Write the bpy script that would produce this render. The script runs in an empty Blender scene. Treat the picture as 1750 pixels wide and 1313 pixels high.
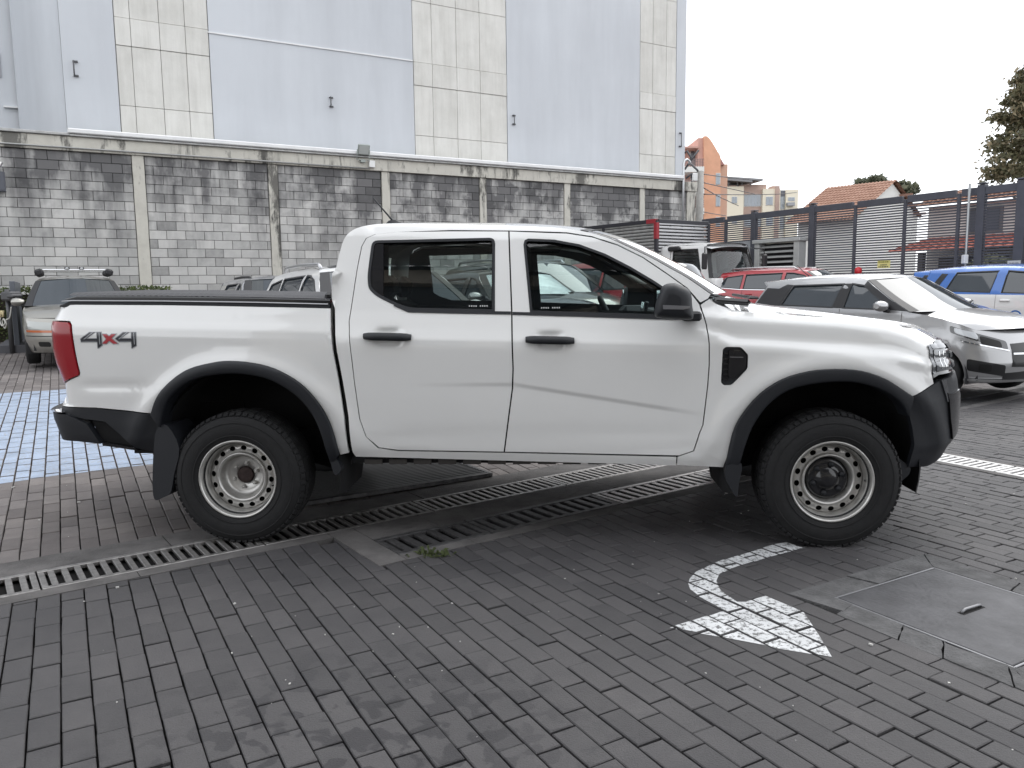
import bpy, math, random
import numpy as np
from mathutils import Vector, Matrix
from mathutils.geometry import delaunay_2d_cdt, tessellate_polygon

random.seed(7)
SC = bpy.context.scene
COL = SC.collection

# ------------------------------------------------------------------ camera
CAM_H = 1.41826596
FPX, PITCH, ROLL = 1349.28, 0.120266, -0.0123220
_f = np.array([0, math.cos(PITCH), -math.sin(PITCH)])
_u = np.array([0, math.sin(PITCH), math.cos(PITCH)])
_r = np.array([1.0, 0, 0])
_r2 = math.cos(ROLL) * _r + math.sin(ROLL) * _u
_u2 = -math.sin(ROLL) * _r + math.cos(ROLL) * _u
CR = np.array([_r2, _u2, _f])
cam = bpy.data.cameras.new('camera')
cam.lens = FPX / 1750 * 36
cam.sensor_width = 36
cam.clip_end = 900
cam.clip_start = 0.05
camo = bpy.data.objects.new('camera', cam)
camo.matrix_world = Matrix(((_r2[0], _u2[0], -_f[0], 0), (_r2[1], _u2[1], -_f[1], 0), (_r2[2], _u2[2], -_f[2], CAM_H), (0, 0, 0, 1)))
COL.objects.link(camo)
SC.camera = camo

# ------------------------------------------------------------------ sky and sun (bright overcast)
SUN_EL, SUN_AZ = math.radians(52), math.radians(38)      # azimuth measured from +Y towards +X
w = bpy.data.worlds.new('World'); SC.world = w
w.use_nodes = True
nt = w.node_tree; nt.nodes.clear()
sky = nt.nodes.new('ShaderNodeTexSky'); sky.sky_type = 'NISHITA'; sky.sun_disc = False
sky.sun_elevation = SUN_EL; sky.sun_rotation = SUN_AZ
sky.air_density = 1.4; sky.dust_density = 4.0; sky.ozone_density = 1.0; sky.altitude = 2600
hs = nt.nodes.new('ShaderNodeHueSaturation'); hs.inputs['Saturation'].default_value = 0.22
mx = nt.nodes.new('ShaderNodeMixRGB'); mx.inputs['Fac'].default_value = 0.72
mx.inputs['Color2'].default_value = (12.3, 12.6, 13.1, 1)   # cloud layer: even white
bg = nt.nodes.new('ShaderNodeBackground'); bg.inputs['Strength'].default_value = 0.115
out = nt.nodes.new('ShaderNodeOutputWorld')
L = nt.links.new
L(sky.outputs[0], hs.inputs['Color']); L(hs.outputs[0], mx.inputs['Color1'])
L(mx.outputs[0], bg.inputs['Color']); L(bg.outputs[0], out.inputs['Surface'])
sl = bpy.data.lights.new('sun', 'SUN'); sl.energy = 0.9; sl.angle = math.radians(42); sl.color = (1, .97, .92)
so = bpy.data.objects.new('sun', sl); COL.objects.link(so)
_sd = Vector((math.sin(SUN_AZ) * math.cos(SUN_EL), math.cos(SUN_AZ) * math.cos(SUN_EL), math.sin(SUN_EL)))
so.rotation_euler = _sd.to_track_quat('Z', 'Y').to_euler()
SC.view_settings.view_transform = 'Standard'; SC.view_settings.look = 'None'
SC.view_settings.exposure = 0.58; SC.view_settings.gamma = 1.0; SC.view_settings.use_curve_mapping = False
SC.cycles.max_bounces = 8; SC.cycles.transparent_max_bounces = 16
SC.cycles.caustics_reflective = False; SC.cycles.caustics_refractive = False

# ------------------------------------------------------------------ lot frame: u along the block wall, v away from the camera
PHI = 0.51553529
UD = np.array([math.cos(PHI), math.sin(PHI)]); ND = np.array([-math.sin(PHI), math.cos(PHI)])
def lot(u, v, z=0.0):
    p = u * UD + v * ND
    return (float(p[0]), float(p[1]), float(z))
def to_lot(x, y):
    return x * UD[0] + y * UD[1], x * ND[0] + y * ND[1]
DA = np.array([-2.462, 3.92]); DD = np.array([math.cos(.6196), math.sin(.6196)]); DN = np.array([-DD[1], DD[0]])
SLOPE = 0.037
def gz(x, y):                       # the lot rises gently from the long drain to the block wall
    d = (x - DA[0]) * DN[0] + (y - DA[1]) * DN[1] - 0.25
    return SLOPE * d if d > 0 else 0.0
def ray(px, py):
    return CR.T @ np.array([(px - 875) / FPX, -(py - 656.5) / FPX, 1.0])
def at(px, py, Y):                  # the point of a line of sight that lies at distance Y
    d = ray(px, py)
    return (float(d[0] * Y / d[1]), float(Y), float(CAM_H + d[2] * Y / d[1]))
def project(p):
    q = CR @ (np.array(p, float) - np.array([0, 0, CAM_H]))
    return 875 + FPX * q[0] / q[2], 656.5 - FPX * q[1] / q[2], q[2]

# ------------------------------------------------------------------ materials
def newmat(name):
    m = bpy.data.materials.new(name); m.use_nodes = True
    n = m.node_tree; b = n.nodes['Principled BSDF']
    return m, n, b
def N(n, kind, **kw):
    o = n.nodes.new(kind)
    for k, v in kw.items():
        if k.startswith('i_'):
            o.inputs[k[2:].replace('_', ' ')].default_value = v
        else: setattr(o, k, v)
    return o
def coat(b, v, r=.04):
    b.inputs['Coat Weight'].default_value = v; b.inputs['Coat IOR'].default_value = 1.6; b.inputs['Coat Roughness'].default_value = r
MC = {}
def plain(name, col, rough=.5, metal=0, spec=.5, ct=0, bump=0, bscale=60, var=0, vscale=3, emit=None, dirt=None):
    """solid colour with optional grain relief, tone variation and coat"""
    if name in MC: return MC[name]
    m, n, b = newmat(name)
    b.inputs['Base Color'].default_value = (*col, 1); b.inputs['Roughness'].default_value = rough
    b.inputs['Metallic'].default_value = metal; b.inputs['Specular IOR Level'].default_value = spec
    if ct: coat(b, ct)
    tc = None
    if bump or var or dirt: tc = N(n, 'ShaderNodeTexCoord')
    if var:
        t = N(n, 'ShaderNodeTexNoise', i_Scale=vscale, i_Detail=6.0, i_Roughness=.6); n.links.new(tc.outputs['Object'], t.inputs['Vector'])
        r = N(n, 'ShaderNodeValToRGB'); e = r.color_ramp.elements
        e[0].position = .3; e[1].position = .72
        e[0].color = (*[c * (1 - var) for c in col], 1); e[1].color = (*[min(1, c * (1 + var)) for c in col], 1)
        n.links.new(t.outputs['Fac'], r.inputs['Fac']); n.links.new(r.outputs[0], b.inputs['Base Color'])
    if bump:
        t = N(n, 'ShaderNodeTexNoise', i_Scale=bscale, i_Detail=5.0); n.links.new(tc.outputs['Object'], t.inputs['Vector'])
        bp = N(n, 'ShaderNodeBump', i_Strength=bump, i_Distance=.01); n.links.new(t.outputs['Fac'], bp.inputs['Height'])
        n.links.new(bp.outputs[0], b.inputs['Normal'])
    MC[name] = m
    return m
def piece_mat(name, stops, rough=.85, bump=.4, bscale=80, rand=.5, stain=None, vs=2.5, speck=0):
    """colour per piece (object or island random) plus grain; stain(n, colour_socket, pos_socket) may darken shapes"""
    m, n, b = newmat(name)
    b.inputs['Roughness'].default_value = rough
    oi = N(n, 'ShaderNodeObjectInfo'); ge = N(n, 'ShaderNodeNewGeometry')
    ad = N(n, 'ShaderNodeMath', operation='ADD'); fr = N(n, 'ShaderNodeMath', operation='FRACT')
    n.links.new(oi.outputs['Random'], ad.inputs[0]); n.links.new(ge.outputs['Random Per Island'], ad.inputs[1]); n.links.new(ad.outputs[0], fr.inputs[0])
    t = N(n, 'ShaderNodeTexNoise', i_Scale=vs, i_Detail=8.0, i_Roughness=.65); n.links.new(ge.outputs['Position'], t.inputs['Vector'])
    mxr = N(n, 'ShaderNodeMix'); mxr.inputs[0].default_value = rand
    n.links.new(t.outputs['Fac'], mxr.inputs[2]); n.links.new(fr.outputs[0], mxr.inputs[3])
    r = N(n, 'ShaderNodeValToRGB'); e = r.color_ramp.elements
    while len(e) < len(stops): e.new(.5)
    for k, (p, c) in enumerate(stops): e[k].position = p; e[k].color = (*c, 1)
    n.links.new(mxr.outputs[0], r.inputs['Fac'])
    col = r.outputs[0]
    if speck:
        sp_ = N(n, 'ShaderNodeTexNoise', i_Scale=310.0, i_Detail=3.0, i_Roughness=.8); n.links.new(ge.outputs['Position'], sp_.inputs['Vector'])
        sr = N(n, 'ShaderNodeMapRange'); sr.inputs[1].default_value = .3; sr.inputs[2].default_value = .7; sr.inputs[3].default_value = 1 - speck; sr.inputs[4].default_value = 1 + speck; n.links.new(sp_.outputs['Fac'], sr.inputs[0])
        hsv = N(n, 'ShaderNodeHueSaturation'); n.links.new(sr.outputs[0], hsv.inputs['Value']); n.links.new(col, hsv.inputs['Color']); col = hsv.outputs[0]
    if stain: col = stain(n, col, ge.outputs['Position'])
    n.links.new(col, b.inputs['Base Color'])
    g = N(n, 'ShaderNodeTexNoise', i_Scale=bscale, i_Detail=6.0, i_Roughness=.7); n.links.new(ge.outputs['Position'], g.inputs['Vector'])
    bp = N(n, 'ShaderNodeBump', i_Strength=bump, i_Distance=.006); n.links.new(g.outputs['Fac'], bp.inputs['Height']); n.links.new(bp.outputs[0], b.inputs['Normal'])
    MC[name] = m
    return m
def lot_coords(n, pos):
    """position turned into (u, v, z) of the lot"""
    mp = N(n, 'ShaderNodeMapping', vector_type='POINT'); mp.inputs['Rotation'].default_value = (0, 0, -PHI)
    n.links.new(pos, mp.inputs['Vector']); return mp.outputs[0]
def glass_mat(name, tint, refl=1.0, ior=1.75):
    """thin car glass: clear with a tint, mirror-like at grazing angles"""
    m, n, b = newmat(name); n.nodes.remove(b); o = n.nodes['Material Output']
    tr = N(n, 'ShaderNodeBsdfTransparent'); tr.inputs[0].default_value = (*tint, 1)
    gl = N(n, 'ShaderNodeBsdfGlossy', i_Roughness=.005); gl.inputs['Color'].default_value = (refl, refl, refl, 1)
    fr = N(n, 'ShaderNodeFresnel', i_IOR=ior); mix = N(n, 'ShaderNodeMixShader')
    n.links.new(fr.outputs[0], mix.inputs[0]); n.links.new(tr.outputs[0], mix.inputs[1]); n.links.new(gl.outputs[0], mix.inputs[2]); n.links.new(mix.outputs[0], o.inputs['Surface'])
    MC[name] = m
    return m

# ------------------------------------------------------------------ mesh helpers
class MB:
    """collects quads, boxes, tubes and lathes into one mesh"""
    def __init__(s): s.v = []; s.f = []; s.sm = []
    def add(s, vs, fs, smooth=False):
        b = len(s.v); s.v += [tuple(map(float, p)) for p in vs]; s.f += [tuple(b + i for i in q) for q in fs]; s.sm += [smooth] * len(fs); return s
    def box(s, c, d, R=None, ch=0.0):
        """box of size d about c, axes R (3 columns), chamfered by ch"""
        hx, hy, hz = d[0] / 2, d[1] / 2, d[2] / 2
        c = np.array(c, float); R = np.eye(3) if R is None else np.array(R, float)
        if ch <= 0:
            vs = [c + R @ np.array([x * hx, y * hy, z * hz]) for x in (-1, 1) for y in (-1, 1) for z in (-1, 1)]
            return s.add(vs, [(0, 1, 3, 2), (4, 6, 7, 5), (0, 4, 5, 1), (2, 3, 7, 6), (0, 2, 6, 4), (1, 5, 7, 3)])
        vs = []; idx = {}
        for x in (-1, 1):
            for y in (-1, 1):
                for z in (-1, 1):
                    for a in range(3):
                        q = [x * (hx - (ch if a != 0 else 0)), y * (hy - (ch if a != 1 else 0)), z * (hz - (ch if a != 2 else 0))]
                        idx[(x, y, z, a)] = len(vs); vs.append(c + R @ np.array(q))
        fs = []
        for a in range(3):
            o = [k for k in range(3) if k != a]
            for sgn in (-1, 1):
                cy = [(-1, -1), (1, -1), (1, 1), (-1, 1)]; q = []
                for p in cy:
                    k = [0, 0, 0]; k[a] = sgn; k[o[0]] = p[0]; k[o[1]] = p[1]; q.append(idx[(*k, a)])
                if (sgn < 0) != (a == 1): q.reverse()
                fs.append(tuple(q))
        for a in range(3):                                   # edges along axis a
            o = [k for k in range(3) if k != a]
            for p in ((-1, -1), (1, -1), (1, 1), (-1, 1)):
                def K(e, w):
                    k = [0, 0, 0]; k[a] = e; k[o[0]] = p[0]; k[o[1]] = p[1]; return idx[(*k, w)]
                fs.append((K(-1, o[0]), K(1, o[0]), K(1, o[1]), K(-1, o[1])))
        for x in (-1, 1):
            for y in (-1, 1):
                for z in (-1, 1): fs.append(tuple(idx[(x, y, z, a)] for a in range(3)))
        return s.add(vs, fs)
    def tube(s, pts, r, n=8, cap=True, smooth=True):
        P = [np.array(p, float) for p in pts]; m = len(P); rs = r if hasattr(r, '__len__') else [r] * m
        vs = []; nrm = None
        for i in range(m):
            t = P[min(i + 1, m - 1)] - P[max(i - 1, 0)]; t /= np.linalg.norm(t) + 1e-12
            if nrm is None: nrm = np.cross(t, [0, 0, 1] if abs(t[2]) < .9 else [1, 0, 0])
            nrm = nrm - t * (nrm @ t); nrm /= np.linalg.norm(nrm) + 1e-12; bn = np.cross(t, nrm)
            for k in range(n):
                a = 2 * math.pi * k / n; vs.append(P[i] + rs[i] * (math.cos(a) * nrm + math.sin(a) * bn))
        fs = [(i * n + k, i * n + (k + 1) % n, (i + 1) * n + (k + 1) % n, (i + 1) * n + k) for i in range(m - 1) for k in range(n)]
        if cap: fs += [tuple(range(n - 1, -1, -1)), tuple((m - 1) * n + k for k in range(n))]
        return s.add(vs, fs, smooth)
    def lathe(s, prof, c=(0, 0, 0), n=48, axis='y', smooth=True, flip=False):
        """prof: (radius, along axis)"""
        vs = []
        for (r, h) in prof:
            for k in range(n):
                a = 2 * math.pi * k / n; x, z = r * math.cos(a), r * math.sin(a)
                p = {'y': (x, h, z), 'z': (x, z, h), 'x': (h, x, z)}[axis]
                vs.append((p[0] + c[0], p[1] + c[1], p[2] + c[2]))
        fs = []
        for i in range(len(prof) - 1):
            for k in range(n):
                q = (i * n + k, i * n + (k + 1) % n, (i + 1) * n + (k + 1) % n, (i + 1) * n + k)
                fs.append(q[::-1] if flip else q)
        return s.add(vs, fs, smooth)
    def prism(s, poly, z0, z1, top=True, bottom=False):
        """upright prism over a plan polygon"""
        n = len(poly); vs = [(p[0], p[1], z0 + (p[2] if len(p) > 2 else 0)) for p in poly] + [(p[0], p[1], z1 + (p[2] if len(p) > 2 else 0)) for p in poly]
        fs = [(i, (i + 1) % n, n + (i + 1) % n, n + i) for i in range(n)]
        if top: fs.append(tuple(range(n, 2 * n)))
        if bottom: fs.append(tuple(range(n - 1, -1, -1)))
        return s.add(vs, fs)
    def grid(s, P, smooth=True, flip=False):
        """P: rows of points"""
        R, C = len(P), len(P[0]); vs = [p for row in P for p in row]; fs = []
        for i in range(R - 1):
            for j in range(C - 1):
                q = (i * C + j, i * C + j + 1, (i + 1) * C + j + 1, (i + 1) * C + j); fs.append(q[::-1] if flip else q)
        return s.add(vs, fs, smooth)
    def mesh(s, name, mat):
        me = bpy.data.meshes.new(name); me.from_pydata(s.v, [], s.f)
        me.polygons.foreach_set('use_smooth', s.sm)
        if mat: me.materials.append(mat)
        me.update(); return me
    def build(s, name, mat, parent=None, **kw):
        return link(name, s.mesh(name, mat), parent, **kw)
def link(name, me, parent=None, label=None, cat=None, group=None, kind=None, loc=None, rz=None):
    o = bpy.data.objects.new(name, me); COL.objects.link(o)
    if parent: o.parent = parent
    if loc: o.location = loc
    if rz is not None: o.rotation_euler = (0, 0, rz)
    tag(o, label, cat, group, kind)
    return o
def tag(o, label=None, cat=None, group=None, kind=None):
    if label: o['label'] = label
    if cat: o['category'] = cat
    if group: o['group'] = group
    if kind: o['kind'] = kind
    return o
def empty(name, loc, rz=0, label=None, cat=None, group=None, kind=None):
    o = bpy.data.objects.new(name, None); COL.objects.link(o); o.location = loc; o.rotation_euler = (0, 0, rz)
    o.empty_display_size = .1
    return tag(o, label, cat, group, kind)
def autosmooth(o, deg=35):
    me = o.data
    me.polygons.foreach_set('use_smooth', [True] * len(me.polygons))
    try: me.set_sharp_from_angle(angle=math.radians(deg))
    except Exception: pass
    return o
def clip_poly(poly, a, b):
    """keep the part of a convex polygon left of the line a->b"""
    o = []; n = len(poly)
    def sd(p): return (b[0] - a[0]) * (p[1] - a[1]) - (b[1] - a[1]) * (p[0] - a[0])
    for i in range(n):
        p, q = poly[i], poly[(i + 1) % n]; sp, sq = sd(p), sd(q)
        if sp >= 0: o.append(p)
        if (sp > 0 > sq) or (sp < 0 < sq):
            t = sp / (sp - sq); o.append((p[0] + t * (q[0] - p[0]), p[1] + t * (q[1] - p[1])))
    return o
def in_poly(p, poly):
    x, y = p; c = False; n = len(poly); j = n - 1
    for i in range(n):
        xi, yi = poly[i][:2]; xj, yj = poly[j][:2]
        if (yi > y) != (yj > y) and x < (xj - xi) * (y - yi) / (yj - yi) + xi: c = not c
        j = i
    return c
def in_poly_np(P, poly):
    x, y = P[:, 0], P[:, 1]; c = np.zeros(len(P), bool); n = len(poly); j = n - 1
    for i in range(n):
        xi, yi = poly[i]; xj, yj = poly[j]
        if yi != yj:
            c ^= ((yi > y) != (yj > y)) & (x < (xj - xi) * (y - yi) / (yj - yi) + xi)
        j = i
    return c
def round_poly(poly, r, k=4):
    """round the corners of a polygon"""
    o = []; n = len(poly)
    for i in range(n):
        p0, p, p1 = (np.array(poly[(i + d) % n][:2], float) for d in (-1, 0, 1))
        ri = poly[i][2] if len(poly[i]) > 2 else r
        a, b = p0 - p, p1 - p; la, lb = np.linalg.norm(a), np.linalg.norm(b)
        d = min(ri, la * .45, lb * .45)
        if d < 1e-4: o.append(tuple(p)); continue
        A, B = p + a / la * d, p + b / lb * d
        for t in np.linspace(0, 1, k + 1): o.append(tuple((1 - t) ** 2 * A + 2 * t * (1 - t) * p + t * t * B))
    return o
def spline(P, n=6, closed=False):
    """Catmull-Rom through points"""
    P = [np.array(p, float) for p in P]; m = len(P); o = []
    for i in range(m if closed else m - 1):
        p0, p1, p2, p3 = (P[(i + d) % m] if closed else P[min(max(i + d, 0), m - 1)] for d in (-1, 0, 1, 2))
        for k in range(n):
            t = k / n; o.append(.5 * ((2 * p1) + (p2 - p0) * t + (2 * p0 - 5 * p1 + 4 * p2 - p3) * t * t + (3 * p1 - p0 - 3 * p2 + p3) * t ** 3))
    if not closed: o.append(P[-1])
    return [tuple(p) for p in o]
def resample(poly, step):
    o = []; n = len(poly)
    for i in range(n):
        a, b = np.array(poly[i], float), np.array(poly[(i + 1) % n], float); k = max(1, int(math.ceil(np.linalg.norm(b - a) / step)))
        o += [tuple(a + (b - a) * t / k) for t in range(k)]
    return o
def area2(poly):
    return sum(poly[i][0] * poly[(i + 1) % len(poly)][1] - poly[(i + 1) % len(poly)][0] * poly[i][1] for i in range(len(poly)))
def cdt(poly, holes, step, extra=None):
    """triangulate a polygon with holes, with inner points every step"""
    loops = [resample(q, step) for q in [poly] + list(holes)]
    if area2(loops[0]) < 0: loops[0].reverse()
    for h in loops[1:]:
        if area2(h) > 0: h.reverse()
    V = []; E = []; rings = []
    for lp in loops:
        b = len(V); V += lp; E += [(b + i, b + (i + 1) % len(lp)) for i in range(len(lp))]; rings.append(list(range(b, b + len(lp))))
    B = np.array(V); x0, y0 = B.min(0); x1, y1 = B.max(0)
    gx = np.arange(x0 + step / 2, x1, step); gy = np.arange(y0 + step / 2, y1, step)
    if len(gx) and len(gy):
        G = np.array([(x + (step / 2 if j % 2 else 0), y) for j, y in enumerate(gy) for x in gx])
        if extra is not None and len(extra):
            X_ = np.array(extra); dm = np.full(len(G), 1e9)
            for i in range(0, len(X_), 64): dm = np.minimum(dm, ((G[:, None, :] - X_[None, i:i + 64, :]) ** 2).sum(2).min(1))
            G = np.concatenate([G[dm > (.55 * step) ** 2], X_]); small = np.concatenate([np.full((dm > (.55 * step) ** 2).sum(), .45 * step), np.full(len(X_), .004)])
        else: small = np.full(len(G), .45 * step)
        ok = in_poly_np(G, loops[0])
        for h in loops[1:]: ok &= ~in_poly_np(G, h)
        G = G[ok]; small = small[ok]
        if len(G):
            d = np.full(len(G), 1e9)
            for i in range(0, len(B), 64): d = np.minimum(d, ((G[:, None, :] - B[None, i:i + 64, :]) ** 2).sum(2).min(1))
            G = G[d > small ** 2]; V += [tuple(g) for g in G]
    r = delaunay_2d_cdt([Vector(p) for p in V], E, [], 0, 1e-6)
    ov = np.array([tuple(p) for p in r[0]]); T = np.array([t for t in r[2] if len(t) == 3])
    cen = ov[T].mean(1); ok = in_poly_np(cen, loops[0])
    for h in loops[1:]: ok &= ~in_poly_np(cen, h)
    T = T[ok]
    a = ov[T]; cr = (a[:, 1, 0] - a[:, 0, 0]) * (a[:, 2, 1] - a[:, 0, 1]) - (a[:, 1, 1] - a[:, 0, 1]) * (a[:, 2, 0] - a[:, 0, 0])
    T = T[np.abs(cr) > 1e-9]; cr = cr[np.abs(cr) > 1e-9]
    T[cr < 0] = T[cr < 0][:, ::-1]
    return ov, T, loops
def sheet_mesh(name, mp, poly, mat, step=.05, holes=(), off=0.0, lip=.02, mirror=None, extra=None):
    """a smooth shell: polygon in (s, z) laid on the surface mp(s, z, off) -> xyz, edges turned in by lip"""
    ov, T, loops = cdt(poly, holes, step, extra)
    P = mp(ov[:, 0], ov[:, 1], off); h = 1e-3
    Nn = np.cross(mp(ov[:, 0] + h, ov[:, 1], off) - mp(ov[:, 0] - h, ov[:, 1], off), mp(ov[:, 0], ov[:, 1] + h, off) - mp(ov[:, 0], ov[:, 1] - h, off))
    Nn /= np.linalg.norm(Nn, axis=1)[:, None] + 1e-12
    V = [tuple(p) for p in P]; F = [tuple(int(i) for i in t) for t in T]; LN = [tuple(Nn[i]) for t in T for i in t]
    if lip:
        for lp in loops:
            q = np.array(lp); n = len(q); A = mp(q[:, 0], q[:, 1], off); Bp = mp(q[:, 0], q[:, 1], off + lip); b = len(V)
            V += [tuple(p) for p in A] + [tuple(p) for p in Bp]
            for i in range(n):
                j = (i + 1) % n; f = (b + j, b + i, b + n + i, b + n + j)
                fn = np.cross(A[i] - A[j], Bp[i] - A[j]); l = np.linalg.norm(fn)
                if l < 1e-12: continue
                F.append(f); LN += [tuple(fn / l)] * 4
    if mirror is not None:
        V = [(p[0], 2 * mirror - p[1], p[2]) for p in V]; F2 = []; L2 = []; k = 0
        for f in F:
            m = len(f); F2.append(f[::-1]); L2 += [(a[0], -a[1], a[2]) for a in LN[k:k + m][::-1]]; k += m
        F, LN = F2, L2
    me = bpy.data.meshes.new(name); me.from_pydata(V, [], F)
    me.polygons.foreach_set('use_smooth', [True] * len(F))
    me.normals_split_custom_set(LN)
    if mat: me.materials.append(mat)
    me.update()
    return me
# ================================================================== GROUND
def on_ground(px, py):
    d = ray(px, py); z = 0
    for _ in range(40):
        t = (z - CAM_H) / d[2]; p = d * t; z = gz(p[0], p[1])
    return (float(p[0]), float(p[1]), z)
def dt(x, y):                                   # along / across the long drain
    a = np.array([x, y]) - DA
    return float(a @ DD), float(a @ DN)
def from_dt(t, d):
    p = DA + t * DD + d * DN
    return float(p[0]), float(p[1])

def wet(n, col, pos):                           # splashes of water on the stones nearest to us, oil and dust elsewhere
    t = N(n, 'ShaderNodeTexNoise', i_Scale=9.5, i_Detail=2.5, i_Distortion=.4); n.links.new(pos, t.inputs['Vector'])
    r = N(n, 'ShaderNodeValToRGB'); r.color_ramp.elements[0].position = .525; r.color_ramp.elements[1].position = .56
    n.links.new(t.outputs['Fac'], r.inputs['Fac'])
    ds = N(n, 'ShaderNodeVectorMath', operation='DISTANCE'); ds.inputs[1].default_value = (-.5, 2.2, 0); n.links.new(pos, ds.inputs[0])
    mr = N(n, 'ShaderNodeMapRange'); mr.inputs[1].default_value = .35; mr.inputs[2].default_value = .95; mr.inputs[3].default_value = .8; mr.inputs[4].default_value = 0
    n.links.new(ds.outputs['Value'], mr.inputs[0])
    mu = N(n, 'ShaderNodeMath', operation='MULTIPLY'); n.links.new(r.outputs[0], mu.inputs[0]); n.links.new(mr.outputs[0], mu.inputs[1])
    mm = N(n, 'ShaderNodeMixRGB', blend_type='MULTIPLY'); mm.inputs['Color2'].default_value = (.42, .42, .46, 1)
    n.links.new(mu.outputs[0], mm.inputs['Fac']); n.links.new(col, mm.inputs['Color1'])
    t2 = N(n, 'ShaderNodeTexNoise', i_Scale=1.1, i_Detail=7.0, i_Roughness=.7); n.links.new(pos, t2.inputs['Vector'])
    r2 = N(n, 'ShaderNodeValToRGB'); r2.color_ramp.elements[0].position = .3; r2.color_ramp.elements[1].position = .75
    r2.color_ramp.elements[0].color = (.72, .72, .74, 1); r2.color_ramp.elements[1].color = (1.18, 1.16, 1.13, 1)
    n.links.new(t2.outputs['Fac'], r2.inputs['Fac'])
    m2 = N(n, 'ShaderNodeMixRGB', blend_type='MULTIPLY'); m2.inputs['Fac'].default_value = 1
    n.links.new(mm.outputs[0], m2.inputs['Color1']); n.links.new(r2.outputs[0], m2.inputs['Color2'])
    return m2.outputs[0]
M_PAVE = piece_mat('paver_concrete', [(0, (.041, .0395, .043)), (.4, (.062, .060, .063)), (.75, (.078, .075, .078)), (1, (.112, .106, .106))], rough=.62, bump=.8, bscale=140, rand=.5, stain=wet, vs=14, speck=.22)
M_PAVE2 = piece_mat('paver_old', [(0, (.095, .085, .083)), (.45, (.155, .140, .136)), (.75, (.205, .187, .18)), (1, (.27, .245, .235))], rough=.85, bump=.5, bscale=120, rand=.5, stain=wet, vs=9, speck=.15)
M_SAND = plain('joint_sand', (.060, .057, .055), .95, bump=.8, bscale=160, var=.5, vscale=14)
M_CONC = plain('drain_concrete', (.112, .106, .104), .9, bump=.6, bscale=90, var=.35, vscale=5)
M_COLLAR = plain('collar_concrete', (.098, .097, .099), .9, bump=.9, bscale=70, var=.4, vscale=9)
M_GRATE = plain('grate_iron', (.30, .288, .28), .42, metal=.75, bump=.25, bscale=120, var=.35, vscale=25)
M_GRATE_D = plain('grate_iron_dark', (.10, .098, .10), .5, metal=.6, bump=.3, bscale=120, var=.4, vscale=25)
M_PIT = plain('pit', (.012, .011, .011), .95)
M_STEEL = plain('cover_steel', (.088, .088, .094), .62, metal=.35, bump=.35, bscale=45, var=.3, vscale=6)
M_STEEL_E = plain('cover_edge', (.24, .24, .25), .45, metal=.8)

# the earth sheet: level in front of the long drain, rising behind it, level again past the wall
gm = MB(); rows = []
for d in (-400, -60, -8, -1.0, .25, 4, 8, 12, 17.5, 60, 700):
    z = SLOPE * max(0, min(d, 17.5) - .25) - .045
    rows.append([(*from_dt(t, d), z) for t in (-700, -60, -12, -4, 1.4, 6, 14, 60, 700)])
ground = gm.grid(rows, smooth=False).build('ground', M_SAND, kind='structure')

PV_U, PV_V = .0975, .2125
COVER = (2.97, 3.72, 1.50, 2.29); CM = .15
PLATE0 = (-.154, 5.819)
pu0, pv0 = to_lot(*PLATE0)
def blocked(u, v, x, y):
    t, d = dt(x, y)
    for f, lines in REGIONS:
        if f(u, v, t, d): return lines
    return None
def _dl(d, out):                                # cut line along the drain at offset d; out=+1 keeps the far side
    a, b = from_dt(0, d), from_dt(1, d); return (a, b) if out > 0 else (b, a)
def _tl(t): a, b = from_dt(t, 0), from_dt(t, 1); return (a, b)
def _ul(u, out): a, b = lot(u, 0)[:2], lot(u, 1)[:2]; return (b, a) if out > 0 else (a, b)
def _vl(v, out): a, b = lot(0, v)[:2], lot(1, v)[:2]; return (a, b) if out > 0 else (b, a)
CX0, CX1, CY0, CY1 = COVER[0] - CM, COVER[1] + CM, COVER[2] - CM, COVER[3] + CM
REGIONS = [(lambda u, v, t, d: 1.34 < t < 6.1 and -1.12 < d < -.2, [_dl(-1.0, -1), _tl(1.46)]),
           (lambda u, v, t, d: -.53 < d < .36, [_dl(.243, 1), _dl(-.405, -1)]),
           (lambda u, v, t, d: 5.9 < u < 6.45 and d < -.3 and v < 7, [_ul(5.967, -1), _ul(6.393, 1)]),
           (lambda u, v, t, d: CX0 - .06 < u < CX1 + .06 and CY0 - .11 < v < CY1 + .11, [_ul(CX0 + .006, -1), _ul(CX1 - .006, 1), _vl(CY0 + .006, -1), _vl(CY1 - .006, 1)]),
           (lambda u, v, t, d: pu0 - 1.58 < u < pu0 + .06 and pv0 - .1 < v < pv0 + 1.5, [_ul(pu0 + .004, 1), _ul(pu0 - 1.525, -1), _vl(pv0 - .01, -1), _vl(pv0 + 1.41, 1)])]
cutp = []
rg = random.Random(3)
pavers = []
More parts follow.
